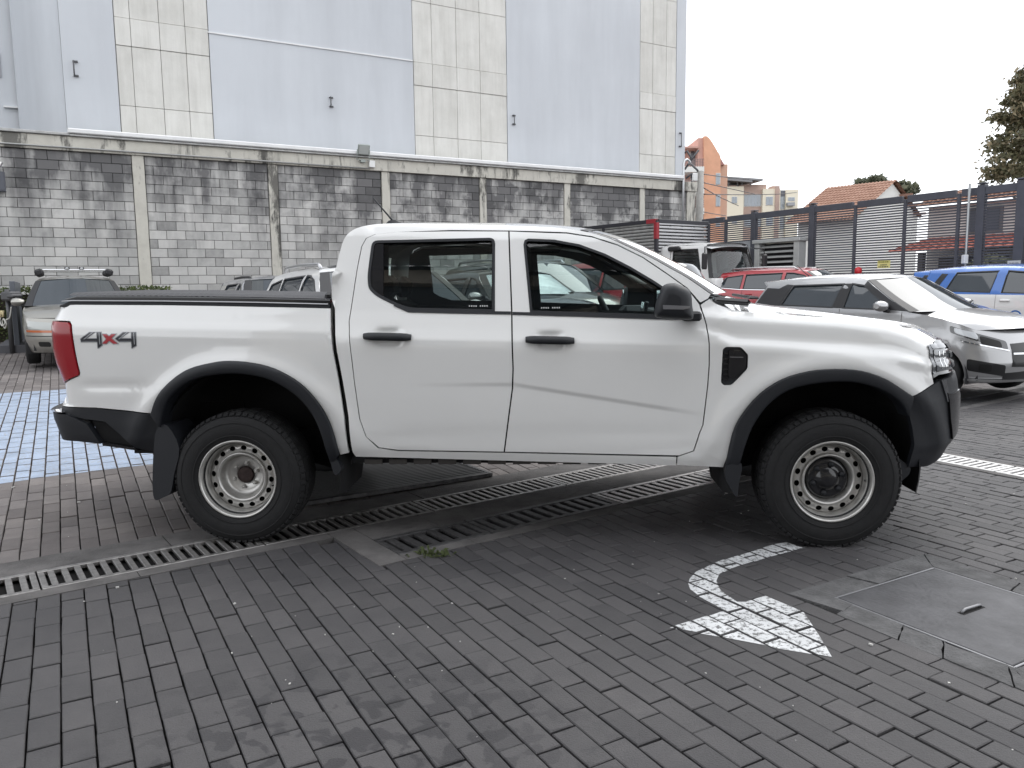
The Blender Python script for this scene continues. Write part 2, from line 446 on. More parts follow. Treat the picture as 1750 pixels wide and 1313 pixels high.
for i in range(-125, 185):
    u = (i + .5) * PV_U
    for j in range(-40, 92):
        v = (j + .5 + (.5 if i % 2 else 0)) * PV_V + .03 * math.sin(i * 1.7)
        x, y, _ = lot(u, v)
        if not (-10.5 < x < 11.5 and -2.2 < y < 18.5) or v > 18.9 or u > 17.5: continue
        px, py, q = project((x, y, gz(x, y)))
        if q < .8: px, q = -9999, 30 - q
        bl = blocked(u, v, x, y)
        if bl is not None:
            hu, hv = PV_U / 2 - .003, PV_V / 2 - .003
            best = None
            for a, b in bl:
                z = clip_poly([lot(u + s * hu, v + r * hv)[:2] for s, r in ((-1, -1), (1, -1), (1, 1), (-1, 1))], a, b)
                if len(z) >= 3 and abs(area2(z)) > .0012:
                    mx_, my_ = np.mean(z, 0); mu, mv = to_lot(mx_, my_); t_, d_ = dt(mx_, my_)
                    if -.40 < d_ < .24 or (1.47 < t_ < 6 and -1.0 < d_ < 0) or (5.97 < mu < 6.39 and d_ < -.3) or (CX0 + .01 < mu < CX1 - .01 and CY0 + .01 < mv < CY1 - .01): continue
                    if best is None or abs(area2(z)) > abs(area2(best)): best = z
            if best is not None: cutp.append(best)
            continue
        pavers.append((q if (-20 < px < 1770 and py < 1330) else q + 50, u, v, x, y))
pavers.sort()
def paver_shape(r, z0=-.05):
    hu, hv, ch = PV_U / 2 - .0032, PV_V / 2 - .0036, .0035
    top = [(-hu, -hv), (hu, -hv), (hu, hv), (-hu, hv)]
    top = [(a + r.uniform(-.0016, .0016), b + r.uniform(-.002, .002)) for a, b in top]
    inn = [(a - math.copysign(ch, a), b - math.copysign(ch, b)) for a, b in top]
    vs = [(a, b, z0) for a, b in top] + [(a, b, -ch * .8) for a, b in top] + [(a, b, r.uniform(-.0006, .0006)) for a, b in inn]
    fs = [(8, 9, 10, 11)] + [(k, (k + 1) % 4, 4 + (k + 1) % 4, 4 + k) for k in range(4)] + [(4 + k, 4 + (k + 1) % 4, 8 + (k + 1) % 4, 8 + k) for k in range(4)]
    return vs, fs
VAR = []
for k in range(10):
    vs, fs = paver_shape(rg); b = MB(); b.add(vs, fs); VAR.append(b.mesh('paver', M_PAVE))
fld, fld2 = MB(), MB()
paver_polys = []                                        # for the painted marks: corners and height of each stone
for k, (q, u, v, x, y) in enumerate(pavers):
    ang = PHI + rg.gauss(0, .006); c, s = math.cos(ang), math.sin(ang)
    dz = rg.gauss(0, .0016); tx, ty = rg.gauss(0, .006), rg.gauss(0, .006)
    far = dt(x, y)[1] > 0
    if k < 300:
        o = bpy.data.objects.new('paver', VAR[k % 10]); COL.objects.link(o); o.parent = ground
        o.location = (x, y, dz); o.rotation_euler = (tx, ty, ang)
    else:
        vs, fs = paver_shape(rg, -.03); W = []
        for a, b, z in vs:
            X, Y = x + c * a - s * b, y + s * a + c * b; W.append((X, Y, gz(X, Y) + z + dz - tx * b * .5 + ty * a * .5))
        (fld2 if far else fld).add(W, fs)
    hu, hv = PV_U / 2 - .0065, PV_V / 2 - .007
    poly = [(x + c * a - s * b, y + s * a + c * b) for a, b in ((-hu, -hv), (hu, -hv), (hu, hv), (-hu, hv))]
    paver_polys.append((poly, dz, x, y, tx, ty, ang, k < 300))
for z in cutp:
    c = np.mean(z, 0); dz = rg.gauss(0, .001); k = len(z); far = dt(*c)[1] > 0
    inn = [tuple(c + (np.array(p) - c) * .95) for p in z]; g = [gz(*p) for p in z]
    V = [(p[0], p[1], h - .03) for p, h in zip(z, g)] + [(p[0], p[1], h + dz - .002) for p, h in zip(z, g)] + [(p[0], p[1], h + dz + .0006) for p, h in zip(inn, g)]
    (fld2 if far else fld).add(V, [tuple(range(2 * k, 3 * k))] + [(i, (i + 1) % k, k + (i + 1) % k, k + i) for i in range(k)] + [(k + i, k + (i + 1) % k, 2 * k + (i + 1) % k, 2 * k + i) for i in range(k)])
fld.build('paver_field', M_PAVE, ground, kind='stuff'); fld2.build('old_paver_field', M_PAVE2, ground, kind='stuff')

# painted marks: each painted stone carries its own skin of paint
def paint_mat(name, c0, c1, wear):
    m, n, b = newmat(name); ge = N(n, 'ShaderNodeNewGeometry')
    t = N(n, 'ShaderNodeTexNoise', i_Scale=42.0, i_Detail=8.0, i_Roughness=.75); n.links.new(ge.outputs['Position'], t.inputs['Vector'])
    r = N(n, 'ShaderNodeValToRGB'); e = r.color_ramp.elements; e[0].position = wear; e[0].color = (*c0, 1); e[1].position = wear + .06; e[1].color = (*c1, 1)
    n.links.new(t.outputs['Fac'], r.inputs['Fac'])
    t2 = N(n, 'ShaderNodeTexNoise', i_Scale=5.0, i_Detail=6.0); n.links.new(ge.outputs['Position'], t2.inputs['Vector'])
    hv = N(n, 'ShaderNodeHueSaturation'); mr = N(n, 'ShaderNodeMapRange'); mr.inputs[3].default_value = .58; mr.inputs[4].default_value = 1.25
    n.links.new(t2.outputs['Fac'], mr.inputs[0]); n.links.new(mr.outputs[0], hv.inputs['Value']); n.links.new(r.outputs[0], hv.inputs['Color'])
    n.links.new(hv.outputs[0], b.inputs['Base Color']); b.inputs['Roughness'].default_value = .75
    return m
def paint(name, poly, mat):
    tr = tessellate_polygon([[Vector((p[0], p[1], 0)) for p in poly]]); mb = MB()
    xs = [p[0] for p in poly]; ys = [p[1] for p in poly]
    for q, dz, x, y, tx, ty, ang, tilt in paver_polys:
        if not (min(xs) - .2 < x < max(xs) + .2 and min(ys) - .2 < y < max(ys) + .2): continue
        c, s = math.cos(ang), math.sin(ang)
        for t in tr:
            a = [poly[i] for i in t]
            if area2(a) < 0: a.reverse()
            z = q
            for k in range(3):
                z = clip_poly(z, a[k], a[(k + 1) % 3])
                if len(z) < 3: break
            if len(z) >= 3 and abs(area2(z)) > 1e-7:
                W = []
                for X, Y in z:
                    lx, ly = c * (X - x) + s * (Y - y), -s * (X - x) + c * (Y - y)
                    k = 1 if tilt else .5
                    W.append((X, Y, gz(X, Y) + dz - k * ty * lx + k * tx * ly + .0018) if tilt else (X, Y, gz(X, Y) + dz - tx * ly * .5 + ty * lx * .5 + .0018))
                mb.add(W, [tuple(range(len(W)))])
    return mb.build(name, mat, kind='structure')
ARROW = [(1.517, 4.246), (1.418, 4.201), (1.251, 4.082), (1.093, 3.968), (.994, 3.891), (.906, 3.80), (.856, 3.713), (.833, 3.642), (.828, 3.574), (.852, 3.481), (.90, 3.375), (.912, 3.322), (.862, 3.286), (.648, 3.159), (.871, 3.045), (1.035, 2.957), (1.212, 2.875), (1.237, 3.059), (1.265, 3.343), (1.272, 3.48), (1.28, 3.572), (1.157, 3.497), (1.041, 3.412), (1.002, 3.413), (.979, 3.489), (.965, 3.569), (.978, 3.68), (1.021, 3.781), (1.132, 3.87), (1.316, 3.994), (1.581, 4.151)]
paint('painted_arrow', ARROW, paint_mat('white_road_paint', (.14, .14, .14), (.63, .64, .65), .43))
b0, b1, b2 = on_ground(0, 826.5), on_ground(112, 811), on_ground(264.6, 793)
b3, b4 = on_ground(0, 673), on_ground(100, 666.6)
eu = np.array([b2[0] - b0[0], b2[1] - b0[1]]); eu /= np.linalg.norm(eu)
ef = np.array([b4[0] - b3[0], b4[1] - b3[1]]); ef /= np.linalg.norm(ef)
BLUE = [(b0[0] - 2.5 * eu[0], b0[1] - 2.5 * eu[1]), b0[:2], b1[:2], b2[:2], (b2[0] + .5 * eu[0], b2[1] + .5 * eu[1]), (b4[0] + 2.2 * ef[0], b4[1] + 2.2 * ef[1]), b4[:2], b3[:2], (b3[0] - 2.5 * ef[0], b3[1] - 2.5 * ef[1])]
paint('painted_blue_bay', BLUE, paint_mat('blue_road_paint', (.32, .35, .40), (.34, .415, .54), .44))

# concrete strips beside the drains
def slab(name, pts, mat, z=.004, depth=.12, parent=None):
    b = MB(); b.prism([(p[0], p[1], gz(*p)) for p in pts], z - depth, z); return b.build(name, mat, parent, kind=None if parent else 'structure')
def dtq(t0, t1, d0, d1): return [from_dt(t0, d0), from_dt(t1, d0), from_dt(t1, d1), from_dt(t0, d1)]
strip = empty('concrete_strip', (0, 0, 0), kind='structure')
for t in np.arange(-4.2, 12, 1.62):
    slab('slab', dtq(t + .002, t + 1.615, .002, .25), M_CONC, .004, parent=strip)
for t0, t1 in ((-4.2, -2.6), (-2.6, -1.05), (-1.05, .42), (.42, 1.448), (6.05, 7.8), (7.8, 9.6), (9.6, 11.8)):
    slab('slab', dtq(t0 + .002, t1 - .002, -.415, -.313), M_CONC, .0035, parent=strip)
for t0, t1 in ((1.61, 2.05), (2.05, 3.5), (3.5, 4.9), (4.9, 6.03)):
    slab('slab', dtq(t0 + .002, t1 - .002, -.596, -.313), M_CONC, .0045, parent=strip)
    slab('slab', dtq(t0 + .002, t1 - .002, -1.01, -.917), M_CONC, .0035, parent=strip)
slab('slab', dtq(1.45, 1.608, -1.01, -.313), M_CONC, .004, parent=strip)
for v0, v1 in ((1, 2.6), (2.6, 4.2), (4.2, 5.5)):
    for ua, ub in ((5.96, 6.028), (6.332, 6.40)):
        slab('slab', [lot(ua, v0)[:2], lot(ub, v0)[:2], lot(ub, v1)[:2], lot(ua, v1)[:2]], M_CONC, .0035, parent=strip)

# drain channels (dark gutters) and their grates
def channel(name, P0, e, n, length, width):
    b = MB(); P0 = np.array(P0); c = P0 + e * length / 2 + n * width / 2
    R = np.array([[e[0], n[0], 0], [e[1], n[1], 0], [0, 0, 1]])
    b.box((c[0], c[1], -.036), (length, width, .006), R)
    return b.build(name, M_PIT, kind='structure')
def grate(P0, e, n, length, width, nb, label, mat, z=.006, frame=.032, fill=.5):
    P0 = np.array(P0, float); c = P0 + e * length / 2 + n * width / 2; g = gz(*c)
    o = empty('drain_grate', (c[0], c[1], g), math.atan2(e[1], e[0]), label, 'drain grate', 'iron grates over the drains')
    b = MB(); L2, W2 = length / 2 - .004, width / 2
    for sy in (-1, 1): b.box((0, sy * (W2 - frame / 2), z - .012), (2 * L2, frame, .024), ch=.003)
    for sx in (-1, 1): b.box((sx * (L2 - frame * .45), 0, z - .0125), (frame * .9, 2 * W2 - 2 * frame - .001, .023), ch=.003)
    b.build('frame', mat, o)
    Lb = 2 * L2 - 1.8 * frame; p = Lb / nb
    b = MB(); b.box((0, 0, 0), (p * fill, 2 * W2 - 2 * frame - .002, .02), ch=.003); me = b.mesh('bar', mat)
    for k in range(nb):
        q = bpy.data.objects.new('bar', me); COL.objects.link(q); q.parent = o; q.location = (-Lb / 2 + p * (k + .5), 0, z - .0125)
    return o
JA = [-3.27, -2.18, -1.09, 0, 1.09, 2.18, 3.28, 4.38, 5.48]
LA = ['iron drain grate farthest left, cut by the left edge of the photo', 'iron drain grate second from the left, beside the blue painted stones', 'iron grate at the left edge, ending at the joint below the blue stones', 'bright worn grate between the left edge and the rear wheel of the white pickup',
      'grate of the long drain under the rear wheel of the white pickup', 'grate of the long drain just right of the rear wheel under the pickup', 'grate of the long drain under the middle of the pickup', 'grate of the long drain hidden far under the pickup cab']
channel('drain_channel', from_dt(-3.27, -.31), DD, DN, 14.5, .31)
for k in range(1, 8):
    grate(from_dt(JA[k - 1 + 0], -.31), DD, DN, JA[k] - JA[k - 1], .31, 17, LA[k], M_GRATE)
for k, t in enumerate((5.48, 6.58, 7.68, 8.78, 9.88)):
    grate(from_dt(t, -.31), DD, DN, 1.09, .31, 17, ['grate of the long drain hidden beyond the front wheel', 'grate of the long drain just past the pickup bumper', 'grate of the long drain in front of the silver hatchback', 'grate of the long drain by the silver car, farther right', 'last grate of the long drain at the right'][k], M_GRATE_D)
channel('drain_channel', from_dt(1.61, -.915), DD, DN, 4.4, .317)
for t0, t1, nb, l in ((1.61, 2.22, 6, 'dark wide-slotted grate at the left end of the short drain, weed beside it'), (2.22, 3.25, 11, 'second grate of the short drain, under the pickup doors'), (3.25, 4.30, 12, 'shiny third grate of the short drain, under the front door'), (4.30, 5.35, 12, 'last grate of the short drain behind the front wheel')):
    grate(from_dt(t0, -.915), DD, DN, t1 - t0, .317, nb, l, M_GRATE_D if t0 < 3 else M_GRATE, .007, .04, .55)
UX, VX = UD, ND
channel('drain_channel', lot(6.03, 1.0)[:2], np.array(ND), -np.array(UD), 4.4, -.3)
for k in range(4):
    grate(lot(6.33, 1.15 + 1.07 * k)[:2], np.array(ND), -np.array(UD), 1.06, .3, 17, ['pale grate beside the pickup bumper, outside the frame at right', 'pale grate of the right hand drain, at the right edge of the photo', 'pale drain grate just beyond the pickup front bumper', 'pale drain grate hidden behind the pickup front bumper'][k], plain('grate_pale', (.62, .61, .60), .45, metal=.4, var=.2, vscale=20))

# big ribbed cover under the pickup
pc = lot(pu0 - .76, pv0 + .7)
o = empty('ribbed_cover', (pc[0], pc[1], gz(*pc[:2])), PHI + .04, 'large ribbed steel drain cover lying under the middle of the pickup', 'drain cover')
b = MB()
for sx in (-1, 1): b.box((sx * .735, 0, -.006), (.03, 1.4, .03), ch=.003)
for sy in (-1, 1): b.box((0, sy * .685, -.006), (1.438, .03, .03), ch=.003)
b.build('frame', M_GRATE_D, o)
b = MB(); b.box((0, 0, -.02), (1.43, 1.33, .008)); b.build('tray', M_PIT, o)
b = MB(); b.box((0, 0, 0), (1.436, .011, .022)); me = b.mesh('rib', plain('rib_steel', (.20, .2, .2), .4, metal=.8))
for k in range(30):
    q = bpy.data.objects.new('rib', me); COL.objects.link(q); q.parent = o; q.location = (0, -.65 + k * .0448, -.002)

# steel cover with its broken concrete collar
u0, u1, v0, v1 = COVER
cc = lot((u0 + u1) / 2, (v0 + v1) / 2)
o = empty('manhole_cover', cc, PHI, 'square grey steel cover with a small handle, set in cracked concrete', 'manhole cover')
b = MB(); b.box((0, 0, -.008), (u1 - u0 - .03, v1 - v0 - .03, .022), ch=.003); b.build('plate', M_STEEL, o)
b = MB()
for sx in (-1, 1): b.box((sx * ((u1 - u0) / 2 - .005), 0, -.009), (.010, v1 - v0, .024), ch=.002)
for sy in (-1, 1): b.box((0, sy * ((v1 - v0) / 2 - .005), -.009), (u1 - u0 - .0202, .010, .024), ch=.002)
b.build('rim', M_STEEL_E, o)
b = MB(); hp = np.array([1.99, 3.295]) - np.array(cc[:2]); hx, hy = hp @ UD, hp @ ND
b.tube([(hx - .07, hy, .002), (hx - .066, hy, .012), (hx - .045, hy + .002, .016), (hx + .045, hy - .002, .016), (hx + .066, hy, .012), (hx + .07, hy, .002)], .0065, 8); b.build('handle', M_STEEL_E, o)
b = MB(); b.box((hx, hy, .0035), (.16, .03, .001)); b.build('handle_slot', M_PIT, o)
collar = empty('cover_collar', cc, PHI, kind='structure')
hu, hv = (u1 - u0) / 2 + .002, (v1 - v0) / 2 + .002; HU, HV = hu + CM - .005, hv + CM - .005
PC = [[(-HU, HV), (-HU + .05, .27), (-hu, .30), (-hu, hv)], [(-HU + .0, .268), (-HU, -.02), (-hu, .05), (-hu, .295)], [(-HU, -.028), (-HU, -.21), (-hu, -.12), (-hu, .045)], [(-HU, -.218), (-HU, -.47), (-hu, -.37), (-hu - .02, -.15), (-hu, -.128)],
      [(-HU, -.478), (-HU, -HV), (-hu, -hv), (-hu, -.378)], [(-HU + .006, -HV), (-.1, -HV), (-.14, -hv), (-hu + .004, -hv)], [(-.094, -HV), (HU, -HV), (hu, -hv), (-.134, -hv)], [(HU, -HV + .006), (HU, .05), (hu, .02), (hu, -hv + .004)], [(HU, .058), (HU, HV), (hu, hv), (hu, .028)],
      [(-HU + .004, HV), (-hu + .003, hv + .002), (-.06, hv), (-.10, HV)], [(-.094, HV), (-.054, hv), (.2, hv), (.17, HV)], [(.177, HV), (.207, hv), (hu - .004, hv), (HU - .006, HV)]]
for q in PC:
    if area2(q) < 0: q.reverse()
    q = resample(q, .05); q = [(x + rg.uniform(-.0035, .0035), y + rg.uniform(-.0035, .0035)) for x, y in q]
    b = MB(); b.prism([(x, y, rg.uniform(-.0005, .0005)) for x, y in q], -.05, .002 + rg.uniform(-.003, .003)); b.build('concrete_piece', M_COLLAR, collar)

# a weed by the short drain and grit scattered in the joints
b = MB(); wx, wy, _ = on_ground(742, 950)
for k in range(46):
    a, l = rg.uniform(0, 6.28), rg.uniform(.025, .075); x, y = wx + rg.gauss(0, .05), wy + rg.gauss(0, .016); e = rg.uniform(.2, .9)
    d = (math.cos(a) * l * math.cos(e), math.sin(a) * l * math.cos(e)); z = l * math.sin(e); n = (-math.sin(a) * .004, math.cos(a) * .004)
    b.add([(x - n[0], y - n[1], 0), (x + n[0], y + n[1], 0), (x + d[0] * .6 + n[0], y + d[1] * .6 + n[1], z), (x + d[0], y + d[1], z * .8), (x + d[0] * .6 - n[0], y + d[1] * .6 - n[1], z)], [(0, 1, 2, 3, 4)])
b.build('weed', plain('weed_leaf', (.10, .125, .05), .7), kind='stuff')
b = MB()
for k in range(420):
    q = rg.choice(pavers[:2600]); x, y = q[3] + rg.uniform(-.06, .06), q[4] + rg.uniform(-.1, .1); r = abs(rg.gauss(0, .0024)) + .0012
    a = rg.uniform(0, 6.28); b.box((x, y, gz(x, y) + r * .5), (r * rg.uniform(1, 3), r * 1.2, r), [[math.cos(a), -math.sin(a), 0], [math.sin(a), math.cos(a), 0], [0, 0, 1]])
b.build('grit', plain('grit', (.55, .54, .52), .8), kind='stuff')
# ================================================================== BLOCK WALL
WV = 19.5
def sepxyz(n, v):
    s = N(n, 'ShaderNodeSeparateXYZ'); n.links.new(v, s.inputs[0]); return s
def mrange(n, src, a, b, c, d):
    m = N(n, 'ShaderNodeMapRange'); m.inputs[1].default_value = a; m.inputs[2].default_value = b; m.inputs[3].default_value = c; m.inputs[4].default_value = d
    n.links.new(src, m.inputs[0]); return m.outputs[0]
def math2(n, op, a, b):
    m = N(n, 'ShaderNodeMath', operation=op); m.use_clamp = op in ('ADD', 'SUBTRACT')
    for k, x in enumerate((a, b)):
        if isinstance(x, (int, float)): m.inputs[k].default_value = x
        else: n.links.new(x, m.inputs[k])
    return m.outputs[0]
def streak_noise(n, lc, scale, lo, hi, seed=0, detail=5.0, rough=.6):
    mp = N(n, 'ShaderNodeMapping'); mp.inputs['Scale'].default_value = scale; mp.inputs['Location'].default_value = (seed, seed * .7, 0)
    n.links.new(lc, mp.inputs['Vector']); t = N(n, 'ShaderNodeTexNoise', i_Scale=1.0, i_Detail=detail, i_Roughness=rough); n.links.new(mp.outputs[0], t.inputs['Vector'])
    return mrange(n, t.outputs['Fac'], lo, hi, 0, 1)
def wall_stain(n, col, pos):                    # soot and damp running down from the coping
    lc = lot_coords(n, pos); s = sepxyz(n, lc); u, z = s.outputs[0], s.outputs[2]
    a = streak_noise(n, lc, (1.35, .2, .20), .43, .60)
    a = math2(n, 'MULTIPLY', a, mrange(n, z, 1.7, 4.0, .05, 1.0))
    b = streak_noise(n, lc, (2.4, .2, 2.2), .50, .64, 5.0)
    b = math2(n, 'MULTIPLY', b, math2(n, 'MULTIPLY', mrange(n, u, 5, 11, .30, .85), mrange(n, z, 2.0, 3.4, .25, 1)))
    c = streak_noise(n, lc, (1.0, .2, .55), .40, .55, 11.0)
    c = math2(n, 'MULTIPLY', c, mrange(n, z, 3.25, 4.2, 0, .95))
    f = math2(n, 'MULTIPLY', math2(n, 'ADD', math2(n, 'ADD', a, b), c), .86)
    m = N(n, 'ShaderNodeMixRGB', blend_type='MULTIPLY'); m.inputs['Color2'].default_value = (.17, .17, .185, 1)
    n.links.new(f, m.inputs['Fac']); n.links.new(col, m.inputs['Color1'])
    return m.outputs[0]
def beam_stain(n, col, pos):
    lc = lot_coords(n, pos); s = sepxyz(n, lc); u, z = s.outputs[0], s.outputs[2]
    a = streak_noise(n, lc, (1.15, .2, .35), .545, .60, 3.0, 7.0, .7)
    b = streak_noise(n, lc, (6, .2, .7), .52, .62, 8.0, 6.0, .7)
    c = streak_noise(n, lc, (.55, .2, .3), .50, .58, 21.0)
    f = math2(n, 'ADD', math2(n, 'MULTIPLY', a, .85), math2(n, 'MULTIPLY', math2(n, 'MULTIPLY', b, c), .8))
    m = N(n, 'ShaderNodeMixRGB', blend_type='MULTIPLY'); m.inputs['Color2'].default_value = (.16, .16, .165, 1)
    n.links.new(f, m.inputs['Fac']); n.links.new(col, m.inputs['Color1'])
    return m.outputs[0]
M_BLOCK = piece_mat('wall_block', [(0, (.20, .20, .20)), (.22, (.36, .355, .345)), (.40, (.49, .485, .47)), (.7, (.575, .565, .545)), (1, (.66, .645, .62))], rough=.92, bump=.5, bscale=60, rand=.62, stain=wall_stain, vs=6)
M_MORTAR = piece_mat('mortar', [(0, (.06, .06, .06)), (1, (.15, .147, .142))], rough=.95, bump=.5, bscale=50, rand=.1, stain=wall_stain, vs=8)
M_BEAM = piece_mat('beam_concrete', [(0, (.42, .40, .36)), (.5, (.58, .56, .50)), (1, (.70, .68, .62))], rough=.9, bump=.4, bscale=40, rand=.15, stain=beam_stain, vs=4)
COLS = [(-7.15, -6.9), (-4.30, -4.06), (-1.46, -1.22), (1.56, 1.81), (4.47, 4.70), (7.30, 7.52), (10.10, 10.31), (12.85, 13.06), (15.61, 15.81), (17.50, 17.87)]
ZB, ZT = .35, 4.41
RW = np.array([[UD[0], ND[0], 0], [UD[1], ND[1], 0], [0, 0, 1]])
wall = empty('block_wall', lot(8, WV), PHI, 'tall grey concrete block wall with sooty streaks, pale columns and a top beam', 'wall')
def wl(u, v, z): return (u - 8, v - WV, z)       # wall frame
b = MB(); b.box(wl(5.35, WV + .112, (ZB + ZT) / 2), (25.1, .2, ZT - ZB)); b.build('mortar_bed', M_MORTAR, wall)
rw = random.Random(11)
BV = {}
def block_mesh(wd):
    k = round(wd, 2)
    if k not in BV:
        BV[k] = []
        for q in range(4):
            m = MB(); h = .1905; ch = .006; hw = wd / 2
            vs = [(-hw, .05, -h / 2), (hw, .05, -h / 2), (hw, .05, h / 2), (-hw, .05, h / 2)]
            j = [(rw.uniform(-.0015, .0015), rw.uniform(-.0015, .0015)) for _ in range(4)]
            e = [(-hw, -h / 2), (hw, -h / 2), (hw, h / 2), (-hw, h / 2)]
            e = [(a + c, b_ + d) for (a, b_), (c, d) in zip(e, j)]
            vs += [(a, ch - .001, c) for a, c in e] + [(a - math.copysign(ch, a), -.001, c - math.copysign(ch, c)) for a, c in e]
            m.add(vs, [(8, 9, 10, 11)] + [(i, (i + 1) % 4, 4 + (i + 1) % 4, 4 + i) for i in range(4)] + [(4 + i, 4 + (i + 1) % 4, 8 + (i + 1) % 4, 8 + i) for i in range(4)])
            BV[k].append(m.mesh('block', M_BLOCK))
    return rw.choice(BV[k])
blocks = []
for c in range(len(COLS) - 1):
    a, e = COLS[c][1] + .004, COLS[c + 1][0] - .004
    for r in range(20):
        zc = ZT - .1 - r * .2 - .002
        if zc < ZB + .05: continue
        x = a; first = True; off = (.17, .36)[(r + c) % 2] if c != 2 else (.38, .18)[r % 2]
        while x < e - .02:
            wd = min(off if first else .4, e - x); first = False
            if wd > .05: blocks.append((x + wd / 2, zc, round(wd - .009, 2)))
            x += wd
def bkey(q):
    px, py, d = project(lot(q[0], WV, q[1])); vis = q[1] > 1.45 and px > -30 and px < 1190 and not (585 < px < 1110 and py > 385) and q[2] > .12
    return (0 if vis else 1, d)
blocks.sort(key=bkey)
rest = MB()
for k, (u, z, wd) in enumerate(blocks):
    dv = rw.gauss(0, .0015)
    if k < 300:
        o = bpy.data.objects.new('block', block_mesh(wd)); COL.objects.link(o); o.parent = wall; o.location = wl(u, WV + dv, z); o.rotation_euler = (rw.gauss(0, .004), 0, rw.gauss(0, .003))
    else:
        me = block_mesh(wd); p = wl(u, WV + dv, z); rest.add([(q.co.x + p[0], q.co.y + p[1], q.co.z + p[2]) for q in me.vertices], [tuple(f.vertices) for f in me.polygons])
rest.build('block_field', M_BLOCK, wall, kind='stuff')
for a, e in COLS:
    m = MB(); n = 14; x0, x1 = a, e; ring = []
    for i in range(n + 1):
        z = ZB + (ZT - ZB) * i / n; r = [wl(x0 + rw.uniform(-.004, .004), WV + .05, z), wl(x0 + .008 + rw.uniform(-.004, .004), WV - .03, z), wl(x1 - .008 + rw.uniform(-.004, .004), WV - .03, z), wl(x1 + rw.uniform(-.004, .004), WV + .05, z)]; ring.append(r)
    m.grid(ring, smooth=False, flip=True); m.build('column', M_BEAM, wall)
m = MB(); m.box(wl(5.31, WV + .06, 4.56), (25.2, .26, .295), ch=.008); m.build('beam', M_BEAM, wall)
m = MB(); m.box(wl(-3.45, WV + .05, 4.745), (7.7, .34, .06), ch=.01); m.box(wl(8.85, WV + .03, 4.73), (16.9, .32, .04), ch=.008); m.build('coping', plain('coping', (.45, .45, .44), .8, var=.3, vscale=6, bump=.3), wall)
m = MB(); m.box(wl(8.82, WV + .02, 4.815), (16.9, .36, .105), ch=.02); m.build('ledge', plain('white_ledge', (.80, .80, .80), .6, var=.08, vscale=3), wall)
m = MB(); m.tube([wl(-7.2, WV - .10, 4.485), wl(-2.6, WV - .10, 4.475), wl(2.2, WV - .10, 4.47), wl(6.95, WV - .10, 4.455)], .017, 8); m.build('conduit', plain('conduit', (.42, .42, .41), .5, metal=.5), wall)
# drain pipe with gooseneck and cables at the far end of the wall
m = MB(); m.tube([wl(17.27, WV - .1, 2.0), wl(17.27, WV - .1, 4.75), wl(17.27, WV - .1, 5.22), wl(17.31, WV - .1, 5.34), wl(17.42, WV - .1, 5.38), wl(17.52, WV - .1, 5.32), wl(17.54, WV - .1, 5.2)], .04, 10)
o = m.build('riser_pipe', plain('galvanised', (.55, .56, .57), .35, metal=.8), loc=lot(8, WV), rz=PHI, label='thin galvanised pipe with a bent top at the right end of the block wall', cat='pipe')

# flood light and junction box on the beam
o = empty('flood_light', lot(6.78, WV - .1, 4.72), PHI, 'small flood light tilted up on the beam above the block wall', 'flood light')
m = MB(); R = np.array([[1, 0, 0], [0, math.cos(.5), -math.sin(.5)], [0, math.sin(.5), math.cos(.5)]])
m.box((0, -.12, .16), (.30, .06, .26), R, ch=.012); m.build('housing', plain('lamp_grey', (.33, .36, .34), .5), o)
m = MB(); m.box((0, -.15, .145), (.25, .01, .20), R); m.build('lens', plain('lamp_lens', (.55, .58, .56), .12, ct=.5), o)
m = MB(); m.tube([(-.16, -.12, .16), (-.16, -.06, -.08), (.16, -.06, -.08), (.16, -.12, .16)], .012, 6); m.box((0, -.02, -.1), (.12, .1, .07)); m.build('bracket', plain('lamp_grey', (0, 0, 0)), o)
m = MB(); m.box((0, 0, 0), (.15, .08, .17), ch=.01); m.build('junction_box', plain('white_plastic', (.78, .78, .77), .45), loc=lot(7.02, WV - .12, 4.56), rz=PHI, label='small white box beside the flood light on the wall beam', cat='junction box')
# bullet camera and dark cabinet at the left edge
o = empty('security_camera', lot(-.93, WV - .12, 4.02), PHI, 'small white bullet camera on the block wall at the left edge', 'camera')
m = MB(); m.tube([(-.12, -.05, .03), (.07, -.12, 0)], .042, 12); m.tube([(-.12, -.05, .035), (.095, -.13, .01)], [.05, .046], 12, cap=False); m.build('housing', plain('white_plastic', (0, 0, 0)), o)
m = MB(); m.tube([(.071, -.1205, 0), (.074, -.122, 0)], .034, 12); m.build('lens', plain('dark_glass_lens', (.01, .01, .012), .1), o)
m = MB(); m.tube([(-.08, .07, -.12), (-.08, .02, -.08), (-.06, -.06, -.01)], .014, 8); m.build('arm', plain('white_plastic', (0, 0, 0)), o)
m = MB(); m.box((0, 0, 0), (.24, .14, .40), ch=.012); m.box((.0, -.075, .0), (.2, .012, .34), ch=.004); m.build('cabinet', plain('cabinet_dark', (.10, .105, .125), .5), loc=lot(-.93, WV - .1, 3.70), rz=PHI, label='dark grey cabinet under the bullet camera at the left edge of the wall', cat='cabinet')

